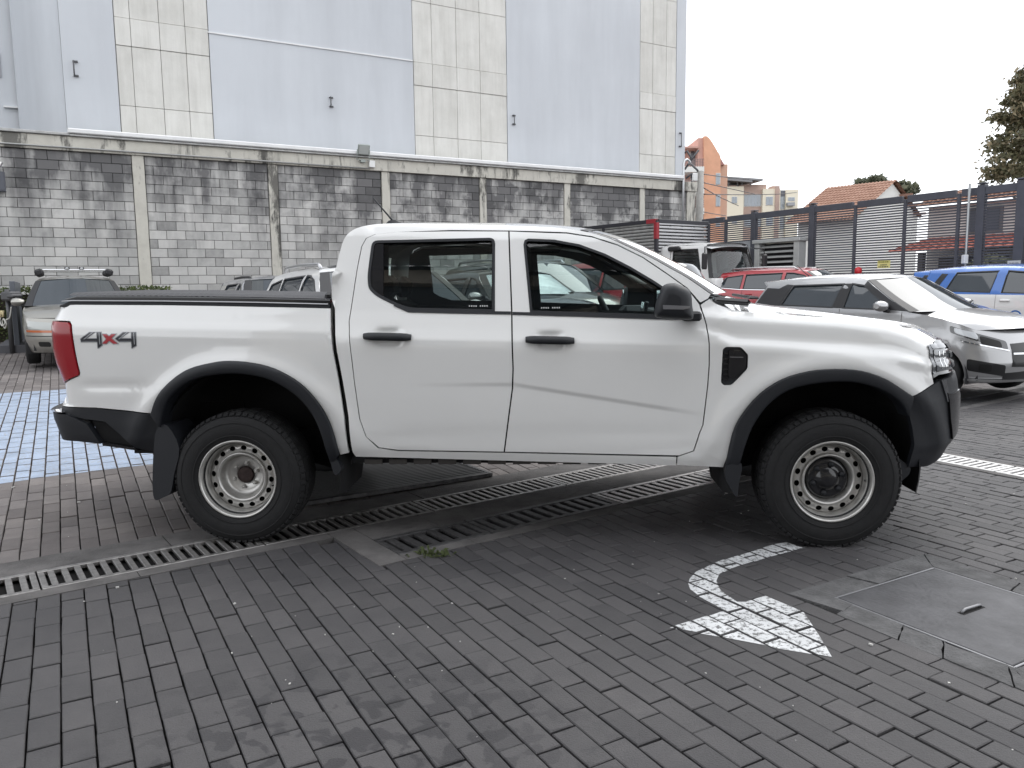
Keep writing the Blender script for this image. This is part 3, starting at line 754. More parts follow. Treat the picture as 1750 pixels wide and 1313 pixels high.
# ================================================================== PAINTED BUILDING BEHIND THE WALL
def paint_stain(n, col, pos):
    lc = lot_coords(n, pos)
    a = streak_noise(n, lc, (.9, .9, .12), .42, .75, 2.0); b = streak_noise(n, lc, (.25, .25, .3), .35, .7, 9.0)
    f = math2(n, 'ADD', math2(n, 'MULTIPLY', a, .30), math2(n, 'MULTIPLY', b, .16))
    m = N(n, 'ShaderNodeMixRGB', blend_type='MULTIPLY'); m.inputs['Color2'].default_value = (.55, .55, .56, 1)
    n.links.new(f, m.inputs['Fac']); n.links.new(col, m.inputs['Color1']); return m.outputs[0]
M_PAINT = piece_mat('blue_grey_paint', [(0, (.60, .625, .66)), (1, (.665, .69, .72))], rough=.75, bump=.12, bscale=14, rand=.2, stain=paint_stain, vs=.8)
def form_stain(n, col, pos):
    lc = lot_coords(n, pos)
    a = streak_noise(n, lc, (7, 1, .5), .42, .72, 4.0, 6.0, .7); b = streak_noise(n, lc, (1.5, 1, 1.2), .40, .7, 14.0)
    f = math2(n, 'ADD', math2(n, 'MULTIPLY', a, .22), math2(n, 'MULTIPLY', b, .24))
    m = N(n, 'ShaderNodeMixRGB', blend_type='MULTIPLY'); m.inputs['Color2'].default_value = (.5, .49, .46, 1)
    n.links.new(f, m.inputs['Fac']); n.links.new(col, m.inputs['Color1']); return m.outputs[0]
M_FORM = piece_mat('form_concrete', [(0, (.62, .61, .57)), (.5, (.74, .73, .69)), (1, (.80, .79, .75))], rough=.85, bump=.35, bscale=25, rand=.4, stain=form_stain, vs=3)
BVV = 20.3
bld = empty('painted_building', lot(9, BVV), PHI, 'tall windowless building painted pale blue grey with bare concrete bands behind the wall', 'building')
def bl(u, v, z): return (u - 9, v - BVV, z)
TOPZ = 17.0
m = MB(); m.box(bl(9.235, BVV + 4.06, (TOPZ + 3) / 2), (17.68, 8.0, TOPZ - 3)); m.build('core', plain('joint_dark', (.44, .43, .41), .9), bld)
for a, e in ((.39, 1.45), (3.45, 8.59), (11.46, 16.23), (17.72, 18.12)):
    m = MB(); m.box(bl((a + e) / 2, BVV + .02, (TOPZ + 4) / 2), (e - a, .06, TOPZ - 4), ch=.008); m.build('wall', M_PAINT, bld)
def panels(us, zs, rough_rows=()):
    for i in range(len(us) - 1):
        for j in range(len(zs) - 1):
            m = MB(); m.box(bl((us[i] + us[i + 1]) / 2, BVV + .03 - (.012 if j in rough_rows else 0), (zs[j] + zs[j + 1]) / 2), (us[i + 1] - us[i] - .010, .06, zs[j + 1] - zs[j] - .010), ch=.005)
            m.build('concrete_panel', M_FORM, bld)
panels([1.462, 1.78, 2.38, 2.93, 3.438], [4.0, 5.62, 6.92, 7.52, 8.9, 10.3, 11.7, 13.1, 17], (2,))
panels([8.602, 9.15, 9.88, 10.60, 11.448], [4.0, 5.55, 6.85, 7.45, 9.0, 10.4, 11.8, 13.2, 17], (2,))
panels([16.242, 16.75, 17.30, 17.708], [4.0, 5.6, 7.0, 7.5, 9.0, 10.4, 11.8, 13.2, 17], (2,))
m = MB(); m.box(bl(6.0, BVV - .02, 7.46), (5.15, .03, .03)); m.build('white_conduit', plain('white_ledge', (0, 0, 0)), bld)
m = MB()                                           # rounded return at the left, turning away into the next wall
ring = []
for k in range(15):
    a = k / 14; u = .385 - 1.0 * math.sin(a * 1.2) ** 1.0; v = BVV + .1 + 1.0 * (1 - math.cos(a * 1.45)) * .8 + .9 * a
    ring.append([bl(u, v, 3.5), bl(u, v, TOPZ)])
m.grid(ring, flip=False); m.build('rounded_wall', M_PAINT, bld)
m = MB(); m.box(bl(-8.1, BVV + 2.0, 10), (15.3, .3, 14)); m.build('left_wall', M_PAINT, bld)
for z in (8.4, 6.65):
    m = MB(); m.box(bl(-1.03, BVV + 1.835, z), (.42, .04, .55), ch=.005); w_ = m.build('window', plain('window_frame_grey', (.40, .41, .43), .5), bld)
    m = MB(); m.box(bl(-1.03, BVV + 1.81, z), (.34, .02, .46)); m.build('pane', plain('pale_pane', (.55, .58, .62), .1, ct=.4), w_)
m = MB(); m.box(bl(-.62, BVV + 1.80, 5.72), (.42, .08, .035)); m.box(bl(-1.0, BVV + 1.80, 4.98), (.42, .08, .05)); m.build('sill', plain('white_ledge', (0, 0, 0)), bld)
M_HOOK = plain('dark_metal', (.11, .11, .115), .5, metal=.5)
for u, z, h in ((.60, 6.15, .30), (6.28, 6.06, .22), (11.62, 6.10, .24), (17.86, 5.95, .42)):
    m = MB(); m.tube([bl(u, BVV - .02, z), bl(u, BVV - .12, z), bl(u, BVV - .12, z + h), bl(u, BVV - .02, z + h)], .014, 6); m.box(bl(u + .04, BVV - .03, z), (.09, .04, .035)); m.box(bl(u + .04, BVV - .03, z + h), (.09, .04, .035)); m.build('hook', M_HOOK, bld)

# hedge along the foot of the wall
def leafy(name, mat, pts, size, parent=None, r=random.Random(5), flat=.0, **kw):
    """many leaf faces about the given points"""
    P = np.array(pts, float); n = len(P); g = np.random.default_rng(4)
    a = g.normal(size=(n, 3)); a[:, 2] += flat; a /= np.linalg.norm(a, axis=1)[:, None]
    t = np.cross(a, g.normal(size=(n, 3))); t /= np.linalg.norm(t, axis=1)[:, None]; bt = np.cross(a, t)
    s = size * g.uniform(.6, 1.4, (n, 1)); wd = s * .45
    V = np.stack([P - t * s, P - bt * wd, P + t * s, P + bt * wd], 1).reshape(-1, 3)
    me = bpy.data.meshes.new(name); me.vertices.add(4 * n); me.vertices.foreach_set('co', V.ravel())
    me.loops.add(4 * n); me.loops.foreach_set('vertex_index', np.arange(4 * n)); me.polygons.add(n)
    me.polygons.foreach_set('loop_start', np.arange(0, 4 * n, 4)); me.polygons.foreach_set('loop_total', np.full(n, 4))
    me.materials.append(mat); me.update(calc_edges=True); me.validate()
    return link(name, me, parent, **kw)
def leaf_mat(name, stops):
    m, n, b = newmat(name); ge = N(n, 'ShaderNodeNewGeometry'); r = N(n, 'ShaderNodeValToRGB'); e = r.color_ramp.elements
    while len(e) < len(stops): e.new(.5)
    for k, (p, c) in enumerate(stops): e[k].position = p; e[k].color = (*c, 1)
    n.links.new(ge.outputs['Random Per Island'], r.inputs['Fac']); n.links.new(r.outputs[0], b.inputs['Base Color']); b.inputs['Roughness'].default_value = .6
    tr = N(n, 'ShaderNodeBsdfTranslucent'); n.links.new(r.outputs[0], tr.inputs[0]); ms = N(n, 'ShaderNodeMixShader'); ms.inputs[0].default_value = .3
    n.links.new(b.outputs[0], ms.inputs[1]); n.links.new(tr.outputs[0], ms.inputs[2]); n.links.new(ms.outputs[0], n.nodes['Material Output'].inputs['Surface'])
    return m
M_HEDGE = leaf_mat('hedge_leaf', [(0, (.035, .055, .018)), (.5, (.075, .105, .03)), (1, (.15, .18, .05))])
gh = np.random.default_rng(2)
U = gh.uniform(-3.2, 2.07, 26000); Vv = gh.uniform(18.25, 18.95, 26000); Z = gh.uniform(.35, 1.56, 26000)
edge = (Vv < 18.36) | (Z > 1.44) | (U > 1.96); U, Vv, Z = U[edge], Vv[edge], Z[edge] + .02 * np.sin(U[edge] * 9) + gh.normal(0, .015, edge.sum())
hed = empty('hedge', lot(-.5, 18.6), 0, 'clipped green hedge along the foot of the block wall at left', 'hedge')
hp = np.stack([U * UD[0] + Vv * ND[0], U * UD[1] + Vv * ND[1], Z], 1) - np.array([*lot(-.5, 18.6)])
leafy('foliage', M_HEDGE, hp, .035, hed)
m = MB(); m.box((0, 0, .92), (5.05, .5, 1.0), RW); o = m.build('dark_core', plain('hedge_core_dark', (.035, .03, .02), .9, bump=.8), hed)  # solid dark box standing in for the shady inside of the hedge
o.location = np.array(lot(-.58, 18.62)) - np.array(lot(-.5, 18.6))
# ================================================================== SLAT FENCE (runs square to the block wall)
FU = 18.0
M_FENCE = plain('fence_grey', (.072, .075, .092), .5, var=.15, vscale=4)
fen = empty('slat_fence', lot(FU, 13), PHI, 'tall dark grey metal fence of thin horizontal slats at the right', 'fence')
def fl(u, v, z): return (u - FU, v - 13, z)
def fz(v): p = lot(FU, v); return gz(*p[:2])
POSTS = [(19.35, .10), (18.25, .09), (17.10, .17), (15.0, .17), (13.66, .075), (12.27, .075), (10.94, .075), (10.42, .17), (9.55, .20), (7.6, .12), (5.6, .12)]
for v, wd in POSTS:
    m = MB(); h = 3.58 if wd > .15 else 3.45; m.box(fl(FU, v, (h + fz(v) - .2) / 2 + .1), (wd * .8, wd, h - fz(v)), ch=.006); m.build('post', M_FENCE, fen)
    if wd > .15:
        m = MB(); m.box(fl(FU, v, h + .03), (wd * .8 + .02, wd + .02, .03), ch=.008); m.build('post_cap', M_FENCE, fen)
for (a, _), (e, _) in zip(POSTS[:-1], POSTS[1:]):
    m = MB(); m.box(fl(FU, (a + e) / 2, 3.45), (.09, a - e - .14, .17), ch=.006); m.build('top_rail', M_FENCE, fen)
    m = MB(); m.box(fl(FU, (a + e) / 2, .55), (.09, a - e - .14, .12), ch=.006); m.build('bottom_rail', M_FENCE, fen)
sl_ = []
for (a, wa), (e, we) in zip(POSTS[:-1], POSTS[1:]):
    for k in range(43):
        z = 3.32 - k * .062
        if a > 16.9 and z < 2.7: continue                    # sheet metal panels close the lower part there
        sl_.append((a, e, wa, we, z))
rest = MB()
sl_.sort(key=lambda q: -q[4] if q[0] < 17 else 9)
for k, (a, e, wa, we, z) in enumerate(sl_):
    ln = a - e - (wa + we) / 2 - .004; c = (a - wa / 2 + e + we / 2) / 2
    if k < 290:
        m = MB(); m.box((0, 0, 0), (.022, ln, .034)); q = m.build('slat', M_FENCE, fen); q.location = fl(FU, c, z)
    else: rest.box(fl(FU, c, z), (.022, ln, .034))
rest.build('slat_rows', M_FENCE, fen, kind='stuff')
# corrugated sheet panels closing the fence near the corner
def corrugated(w_, h_, pitch=.076, amp=.012, seg=4):
    m = MB(); n = int(w_ / pitch * seg); row = [[(amp * math.sin(2 * math.pi * i / seg), -w_ / 2 + w_ * i / n, z) for z in (0, h_)] for i in range(n + 1)]
    m.grid(row); return m
for a, e in ((19.28, 18.31), (18.19, 17.2)):
    m = corrugated(a - e - .02, 2.25); o = m.build('sheet_panel', plain('galvanised_sheet', (.40, .42, .44), .45, metal=.5, var=.15), fen); o.location = fl(FU - .01, (a + e) / 2, .5)
# louvred vent cabinet in front of the fence
vc = lot(FU - .2, 15.95)
o = empty('louvre_cabinet', (vc[0], vc[1], 0), PHI, 'pale metal cabinet with wide louvres standing before the slat fence', 'vent cabinet')
M_CAB = plain('cabinet_pale', (.52, .53, .52), .5, metal=.3, var=.12)
W2, Z0, Z1 = .80, .55, 2.62
m = MB()
for s in (-1, 1): m.box((0, s * (W2 - .09), (Z0 + Z1) / 2), (.30, .18, Z1 - Z0), ch=.008)
m.box((0, 0, Z1 + .05), (.38, 2 * W2 + .12, .10), ch=.01); m.box((0, 0, Z0 - .03), (.34, 2 * W2, .06)); m.build('frame', M_CAB, o)
m = MB(); m.box((.08, 0, (Z0 + Z1) / 2), (.04, 2 * W2 - .38, Z1 - Z0 - .02)); m.build('back_plate', plain('vent_dark', (.03, .03, .035), .8), o)
R = np.array([[math.cos(.6), 0, -math.sin(.6)], [0, 1, 0], [math.sin(.6), 0, math.cos(.6)]])
for k in range(14):
    m = MB(); m.box((-.07, 0, Z0 + .10 + k * .143), (.105, 2 * W2 - .37, .012), R); m.build('louvre', M_CAB, o)
# signs, lamp, pole on the fence
def sign_at(name, px0, py0, px1, py1, mat, label, cat, lines=()):
    def onf(px, py, u0):
        d = ray(px, py); den = UD[0] * d[0] + UD[1] * d[1]; t = u0 / den; return np.array([0, 0, CAM_H]) + t * d
    A, B = onf(px0, py0, FU - .09), onf(px1, py1, FU - .09)
    c = (A + B) / 2; wd = np.hypot(*(A - B)[:2]); h = abs(A[2] - B[2])
    o = empty(name, tuple(c), PHI, label, cat)
    m = MB(); m.box((0, 0, 0), (.012, wd, h), ch=.002); m.build('plate', mat, o)
    for k, (fz_, ln, hh, mt) in enumerate(lines):
        m = MB(); x = -ln * wd / 2
        while x < ln * wd / 2:
            l = min(random.uniform(.03, .07), ln * wd / 2 - x); m.box((-.0075, -x - l / 2, fz_ * h), (.003, l, hh * h)); x += l + .014
        m.build('lettering', mt, o)
    return o
M_INK = plain('ink', (.03, .03, .03), .6)
sign_at('warning_sign', 1500, 446, 1521, 458, plain('sign_yellow', (.78, .72, .30), .5), 'small pale yellow sign with black lettering hung on the slat fence', 'sign', [(.32, .86, .2, plain('ink_green', (.25, .24, .05), .6)), (-.08, .5, .13, M_INK), (-.33, .8, .13, M_INK)])
sign_at('notice_board', 1722, 446, 1744, 453, plain('sign_pale', (.55, .56, .55), .5), 'small pale grey sign on the fence above the blue and white cars', 'sign', [(.0, .7, .2, plain('ink_grey', (.3, .3, .3), .6))])
p = lot(FU - .35, 13.25, 0)
m = MB(); m.lathe([(.0, .12), (.05, .107), (.083, .06), (.09, 0), (.083, -.05), (.045, -.093), (0, -.10)], n=16, axis='z'); m.build('red_float', plain('red_plastic', (.55, .02, .03), .35), loc=(p[0], p[1], 1.74), label='round red ball-like lamp in front of the fence by the yellow sign', cat='red lamp')
p = lot(FU - .16, 10.62, 0)
o = empty('steel_pole', p, 0, 'slender galvanised pole standing against the fence near the right edge', 'pole')
m = MB(); m.tube([(0, 0, 0), (0, 0, 3.62)], .028, 10); m.build('tube', plain('pole_grey', (.34, .35, .36), .4, metal=.7), o)
m = MB(); m.box((-.02, 0, 1.95), (.1, .12, .2), ch=.01); m.build('switch_box', plain('white_plastic', (0, 0, 0)), o)
# ================================================================== SHELTERED BUILDING BEHIND THE CAMERA (seen only mirrored in the windows; it shades the yard)
CB = empty('canopy_building', (0, -4.4, 0), math.radians(-6), 'beige service building with bands of dark windows and a corrugated eave, behind the camera', 'building')
M_BEI = plain('beige_wall', (.52, .47, .39), .8, var=.1, vscale=2); M_STB = plain('beam_dark', (.04, .042, .05), .5)
m = MB(); m.box((.3, -3, 4.7), (11, 6, 9.4)); m.build('wall', plain('shade_wall', (.075, .085, .095), .35), CB)
for z0, z1 in ((0, .9), (3.2, 4.3), (6.55, 7.35), (8.35, 9.0)):
    m = MB(); m.box((.3, .06, (z0 + z1) / 2), (11.02, .12, z1 - z0)); m.build('fascia', M_BEI, CB)
for x in np.arange(-4.8, 5.7, 3.4):
    m = MB(); m.box((x, .08, 2.05), (.6, .14, 2.28)); m.build('pier', M_BEI, CB)
m = MB(); n = 120; m.grid([[(-5.4 + 11.4 * i / n, y, 9.5 + .02 * y + .03 * math.sin(i * 1.57)) for y in (-.1, 1.0, 2.1)] for i in range(n + 1)], smooth=True); m.build('eave_sheet', plain('canopy_sheet', (.50, .51, .50), .6), CB)
m = MB(); m.box((.3, 2.12, 9.42), (11.4, .12, .28)); m.box((.3, 1.0, 9.40), (11.4, .10, .2)); m.build('eave_beam', M_STB, CB)

# ================================================================== HOUSES AND FLATS BEYOND THE LOT
def fbox(mb, px0, py0, px1, py1, Y, depth, dz0=0):
    A, B = at(px0, py0, Y), at(px1, py1, Y); z0, z1 = min(A[2], B[2]) + dz0, max(A[2], B[2]); x0, x1 = min(A[0], B[0]), max(A[0], B[0])
    mb.box(((x0 + x1) / 2, Y + depth / 2, (z0 + z1) / 2), (x1 - x0, depth, z1 - z0)); return mb
def fb(name, px, Y, depth, mat, par, **k):
    o = fbox(MB(), *px, Y, depth, **k).build(name, mat, par); return o
def win(px, Y, par, frame, pane, bars=1):
    w_ = fb('window', px, Y - .06, .12, frame, par); x0, y0, x1, y1 = px; e = .9; n = bars + 1; wd = (x1 - x0 - e * (n + 1)) / n
    for k in range(n): fb('pane', (x0 + e + k * (wd + e), y0 + e, x0 + e + k * (wd + e) + wd, y1 - e), Y - .10, .05, pane, w_)
    return w_
M_ORG = plain('orange_brick', (.74, .40, .26), .85, var=.12, vscale=.6); M_PNK = plain('brick_pink', (.60, .36, .30), .85, var=.12, vscale=.6)  # far walls paled: overexposure and haze are put into these colours
M_WHB = plain('flat_white', (.78, .77, .74), .7); M_CRM = plain('flat_cream', (.82, .76, .62), .75); M_BRK = plain('flat_brick', (.46, .34, .29), .85, var=.15, vscale=.8)
M_PAN = plain('far_pane', (.30, .34, .38), .08, ct=.6); M_FRW = plain('far_frame', (.62, .62, .60), .5); M_RAIL = plain('far_rail', (.30, .22, .21), .5); M_ROOFG = plain('far_roof_grey', (.24, .24, .25), .6)
Y0 = 95
ob = empty('orange_building', at(1205, 490, Y0), 0, 'orange brick tower with a sloping curved top and white balconies beyond the wall', 'building')
ob.location = (0, 0, 0)
pts = [(1203, 470), (1203, 233), (1207, 232.5), (1212, 236), (1217, 243), (1223, 253), (1231.5, 268), (1231.5, 470)]
m = MB(); A = [at(x, y, Y0) for x, y in pts]; B = [(p[0], p[1] + 7, p[2]) for p in A]; k = len(A)
m.add(A + B, [tuple(range(k - 1, -1, -1)), tuple(range(k, 2 * k))] + [(i, (i + 1) % k, k + (i + 1) % k, k + i) for i in range(k)]); m.build('wall', M_ORG, ob)
fb('side_wall', (1193, 236, 1203, 470), Y0 + .35, 6, M_PNK, ob); fb('side_wall', (1160, 252, 1193, 470), Y0 + 1.8, 5, M_PNK, ob)
fb('roof', (1160, 250.5, 1194, 253), Y0 - .2, 6, M_PNK, ob)
for y0, y1 in ((285, 294), (321, 331.5), (356, 366), (391, 401)):
    fb('balcony', (1160, y0, 1203.5, y1), Y0 - .9, 3, M_WHB, ob)
    for k in range(9): fb('railing_post', (1168 + 4 * k, y0 - 13, 1168.7 + 4 * k, y0 + .5), Y0 - .9, .05, M_RAIL, ob)
    for j in range(4): fb('railing_bar', (1160, y0 - 13 + 3.3 * j, 1203.5, y0 - 12.3 + 3.3 * j), Y0 - .9, .05, M_RAIL, ob)
    win((1180, y0 - 26, 1192, y0 - 3), Y0 + 1.75, ob, M_FRW, plain('far_pane_dark', (.08, .09, .11), .1), 1)
for y0, y1 in ((296, 316), (333, 353), (371, 388)): win((1223.5, y0, 1231, y1), Y0, ob, M_FRW, M_PAN, 0)
fb('side_bay', (1231.6, 281, 1240, 470), Y0 + 2, 5, plain('brick_pale', (.62, .42, .32), .85), ob)
m = MB(); a = [at(x, y, Y0 + 1.5) for x, y in ((1223, 258), (1226, 261), (1233, 273), (1238.5, 282), (1223, 282))]; b_ = [(p[0], p[1] + 5, p[2]) for p in a]; k = len(a)
m.add(a + b_, [tuple(range(k))[::-1], tuple(range(k, 2 * k))] + [(i, (i + 1) % k, k + (i + 1) % k, k + i) for i in range(k)]); m.build('gable', plain('roof_rose', (.40, .22, .20), .8), ob)
fb('gable_window', (1225, 262, 1230, 269), Y0 + 1.45, .1, M_WHB, ob)
fl_ = empty('apartment_block', (0, 0, 0), 0, 'row of cream and brick flats with a grey roof terrace, far beyond the fence', 'building')
YF = 118
fb('wall', (1232, 317, 1255, 470), YF + 1, 9, M_BRK, fl_); fb('wall', (1243, 319, 1268, 470), YF, 9, M_CRM, fl_); fb('wall', (1264.5, 316, 1306, 470), YF + .6, 9, M_BRK, fl_); fb('wall', (1304, 323, 1330, 470), YF, 9, M_CRM, fl_)
fb('wall', (1325.5, 318, 1328.5, 470), YF - .2, 9, M_BRK, fl_); fb('wall', (1328.5, 325, 1345, 470), YF + .8, 9, M_WHB, fl_); fb('wall', (1344, 324.5, 1360, 470), YF + .2, 9, M_CRM, fl_)
for y in (336, 371):
    win((1250.5, y, 1260, y + 12), YF, fl_, M_FRW, M_PAN); win((1232.5, y - 4, 1240.5, y + 20), YF + 1, fl_, M_FRW, M_PAN, 1); win((1271.5, y - 3, 1301, y + 17), YF + .6, fl_, M_FRW, M_PAN, 4); win((1309, y, 1321, y + 15), YF, fl_, M_FRW, M_PAN)
    win((1329.5, y - 1, 1343.5, y + 22), YF + .8, fl_, M_FRW, M_PAN, 2); win((1346.5, y + 1, 1358.5, y + 8), YF + .2, fl_, M_FRW, M_PAN, 1)
fb('dark_panel', (1328.6, 326, 1343.5, 336), YF + .7, .2, plain('far_grey', (.14, .15, .18), .5), fl_); fb('dark_panel', (1233, 321, 1242, 327), YF + .8, .2, plain('far_grey', (0, 0, 0)), fl_); fb('air_unit', (1346.5, 346, 1358.5, 351.5), YF - .5, .8, plain('far_unit', (.35, .36, .38), .5), fl_)
fb('chimney', (1320, 318, 1327, 321.5), YF + 2, 2, M_BRK, fl_)
m = MB()
for y0, x0, x1, dy in ((301, 1233, 1304, 5), (304.5, 1240, 1286, 4)):
    A, B = at(x0, y0, YF - 1), at(x1, y0 + dy * .95, YF - 1); m.add([A, B, (B[0], B[1] + 7, B[2] + .3), (A[0], A[1] + 7, A[2] + .3), (A[0], A[1], A[2] - .28), (B[0], B[1], B[2] - .28), (B[0], B[1] + 7, B[2]), (A[0], A[1] + 7, A[2])], [(3, 2, 1, 0), (4, 5, 6, 7), (0, 1, 5, 4), (1, 2, 6, 5), (2, 3, 7, 6), (3, 0, 4, 7)])
m.build('terrace_roof', M_ROOFG, fl_)
for x0, y0, x1, y1 in ((1238, 306, 1240, 319), (1247, 305, 1245, 319), (1260, 306, 1261, 319), (1268.5, 307, 1268, 317), (1281, 306, 1283, 317)):
    m = MB(); m.tube([at(x0, y0, YF), at(x1, y1, YF)], .08, 6); m.build('roof_strut', M_ROOFG, fl_)
fb('terrace_glass', (1234, 306, 1266, 318), YF + 3, .2, plain('far_pane', (0, 0, 0)), fl_)

# tiled houses beyond the fence
def tile_roof(name, mat, par, E0, E1, R1, R0, nu, nv, amp=.05):
    """barrel tiles: rows of half rounds running from ridge R to eave E"""
    E0, E1, R0, R1 = map(np.array, (E0, E1, R0, R1)); m = MB(); rows = []; nn = np.cross(E1 - E0, R0 - E0); nn = nn / np.linalg.norm(nn) * (1 if nn[2] > 0 else -1)
    for j in range(nv + 1):
        for st in ((0, 1) if 0 < j < nv else (0,)):
            t = j / nv; a, b = E0 + (R0 - E0) * t, E1 + (R1 - E1) * t; rows.append([a + (b - a) * i / (nu * 4) + nn * (amp * abs(math.sin(math.pi * i / 4)) + (.03 if st else 0)) for i in range(nu * 4 + 1)])
    m.grid(rows, smooth=False); o = m.build(name, mat, par, kind=None); return o
M_TILE = piece_mat('roof_tile', [(0, (.16, .085, .06)), (.5, (.30, .165, .115)), (1, (.46, .30, .23))], rough=.85, bump=.4, bscale=20, rand=.0, vs=1.8)
M_TILED = piece_mat('roof_tile_red', [(0, (.20, .05, .035)), (1, (.38, .12, .08))], rough=.85, bump=.3, bscale=20, rand=.0, vs=2)
th = empty('tiled_house', (0, 0, 0), 0, 'white gabled house with a clay tile roof rising above the slat fence', 'house')
RA, RB = np.array([19.0, 48.1, 7.15]), np.array([21.58, 45.0, 7.15]); sd = np.array([-.77, -.64, 0])
EA, EB = RA + sd * 4.6 - np.array([0, 0, 2.35]), RB + sd * 4.6 - np.array([0, 0, 2.35]); RA2 = RA + (RA - RB) * .02; EA2 = EA + (RA - RB) * .02
tile_roof('tile_roof', M_TILE, th, EA2 - sd * 0, EB, RB, RA2, 20, 14)
FA, FB_ = RA2 - sd * 3.6 - np.array([0, 0, 1.9]), RB - sd * 3.6 - np.array([0, 0, 1.9]); tile_roof('tile_roof', M_TILE, th, FB_, FA, RA2, RB, 20, 12)
m = MB(); a = RB + sd * 3.9 - np.array([0, 0, 2.1]); b_ = RB - sd * 3.4 - np.array([0, 0, 1.85]); ofs = (RA - RB) / np.linalg.norm(RA - RB) * .25; top = RB - np.array([0, 0, .12]); P = [p + ofs for p in (a, top, b_)]
P = [(P[0][0], P[0][1], 0)] + [tuple(p) for p in P] + [(P[2][0], P[2][1], 0)]; Q = [(p[0] + ofs[0] * 13.5, p[1] + ofs[1] * 13.5, p[2]) for p in P]; m.add(P + Q, [(0, 1, 2, 3, 4), (9, 8, 7, 6, 5)] + [(i, (i + 1) % 5, 5 + (i + 1) % 5, 5 + i) for i in range(5)]); m.build('wall', M_WHB, th)
for k in range(3):
    c = RB - sd * (1.0 + k * .9) - np.array([0, 0, .75 + k * .48]); m = MB(); m.box(tuple(c - ofs * .3), (.10, .75, .14), [[-sd[0], sd[1], 0], [-sd[1], -sd[0], 0], [0, 0, 1]]); m.build('rafter_end', plain('rafter', (.30, .17, .13), .8), th)
h2 = empty('street_house', (0, 0, 0), 0, 'long white two storey house with a red tiled lean-to, seen through the slat fence', 'house')
def hp(u, v, z): return lot(u, v, z)
HU = 27.0
m = MB(); m.box(hp(HU + 3, 8.5, 2.05), (6, 18, 4.1), RW); m.build('wall', plain('house_white', (.62, .60, .57), .8, var=.1, vscale=1), h2)
tile_roof('tile_roof', M_TILE, h2, hp(HU - .45, 17.8, 4.1), hp(HU - .45, -.8, 4.1), hp(HU + 1.2, -.8, 4.68), hp(HU + 1.2, 17.8, 4.68), 60, 10)
tile_roof('lean_to_roof', M_TILED, h2, hp(HU - 2.6, 17.4, 2.45), hp(HU - 2.6, -.3, 2.45), hp(HU + .02, -.3, 2.98), hp(HU + .02, 17.4, 2.98), 60, 8)
for v in np.arange(1.0, 17, 2.9):
    w_ = MB(); w_.box(hp(HU - .02, v, 3.5), (.06, 1.2, .85), RW); w_ = w_.build('window', plain('far_frame_dark', (.12, .11, .11), .5), h2); m = MB(); m.box(hp(HU - .06, v, 3.5), (.03, 1.0, .68), RW); m.build('pane', plain('far_pane_dark', (.06, .06, .07), .1), w_)
    m = MB(); m.box(hp(HU - 2.4, v + .6, 1.2), (.18, .18, 2.4), RW); m.build('porch_post', plain('porch_dark', (.06, .055, .05), .7), h2)
m = MB(); m.box(hp(HU - .04, 8.5, 1.2), (.05, 17, 2.2), RW); m.build('shopfront', plain('porch_dark', (0, 0, 0)), h2)

# trees
def tree(name, base, trunk_h, blobs, n, size, mat, label, seed, limbs=7):
    g = np.random.default_rng(seed); o = empty(name, base, 0, label, 'tree'); P = []
    for (c, r, wt) in blobs:
        k = int(n * wt); cl = max(6, k // 70); d = g.normal(size=(cl, 3)); d /= np.linalg.norm(d, axis=1)[:, None]; cc = d * (g.uniform(.35, 1.0, (cl, 1)) ** .6) * np.array(r) + np.array(c)
        for q in cc: P.append(q + g.normal(size=(70, 3)) * np.array([.17, .17, .10]) * np.mean(r) * 1.0)
    leafy('crown', mat, np.concatenate(P), size, o, flat=.6)
    m = MB(); top = np.mean([b[0] for b in blobs], 0); m.tube([(0, 0, -.2), (.05, .03, trunk_h * .5), (top[0] * .5, top[1] * .5, trunk_h), tuple(top)], [.22, .18, .14, .05], 10); m.build('trunk', plain('bark', (.10, .08, .06), .9, bump=.8, bscale=20), o)
    for k in range(limbs):
        c, r, _ = blobs[k % len(blobs)]; e = np.array(c) + g.normal(size=3) * np.array(r) * .5; s_ = np.array([0, 0, trunk_h * (.6 + .4 * g.uniform())]); m = MB(); m.tube([tuple(s_), tuple((s_ + e) / 2 + [0, 0, -.2]), tuple(e)], [.09, .06, .02], 6); m.build('limb', plain('bark', (0, 0, 0)), o)
    return o
M_LF1 = leaf_mat('leaf_olive', [(0, (.08, .082, .045)), (.45, (.15, .145, .08)), (.8, (.24, .20, .125)), (1, (.33, .27, .17))]); M_LF2 = leaf_mat('leaf_dull', [(0, (.07, .08, .05)), (.6, (.14, .15, .10)), (1, (.22, .22, .15))])
b0_ = at(1795, 484, 30); b0_ = (b0_[0], b0_[1], 0)
def bt(px, py, rx, rz): p = at(px, py, 30); s = 30 / FPX; return ((p[0] - b0_[0], 0, p[2]), (rx * s, rx * s, rz * s))
tree('layered_tree', b0_, 4.5, [(*bt(1762, 285, 78, 20), .2), (*bt(1772, 238, 76, 28), .24), (*bt(1775, 196, 68, 24), .2), (*bt(1780, 160, 58, 18), .16), (*bt(1785, 125, 42, 18), .12), (*bt(1792, 95, 16, 16), .08)], 15000, .105, M_LF1, 'tall tree with brownish green layered branches at the right edge of the photo', 5)
b1_ = at(1515, 486, 62); b1_ = (b1_[0], b1_[1], 0)
def b2(px, py, rx, rz): p = at(px, py, 62); s = 62 / FPX; return ((p[0] - b1_[0], 0, p[2]), (rx * s, rx * s, rz * s))
tree('round_tree', b1_, 5.5, [(*b2(1490, 314, 26, 8), .3), (*b2(1530, 325, 30, 11), .4), (*b2(1505, 335, 30, 14), .3)], 6500, .24, M_LF2, 'low round tree crown showing behind the tiled roof', 8, 4)
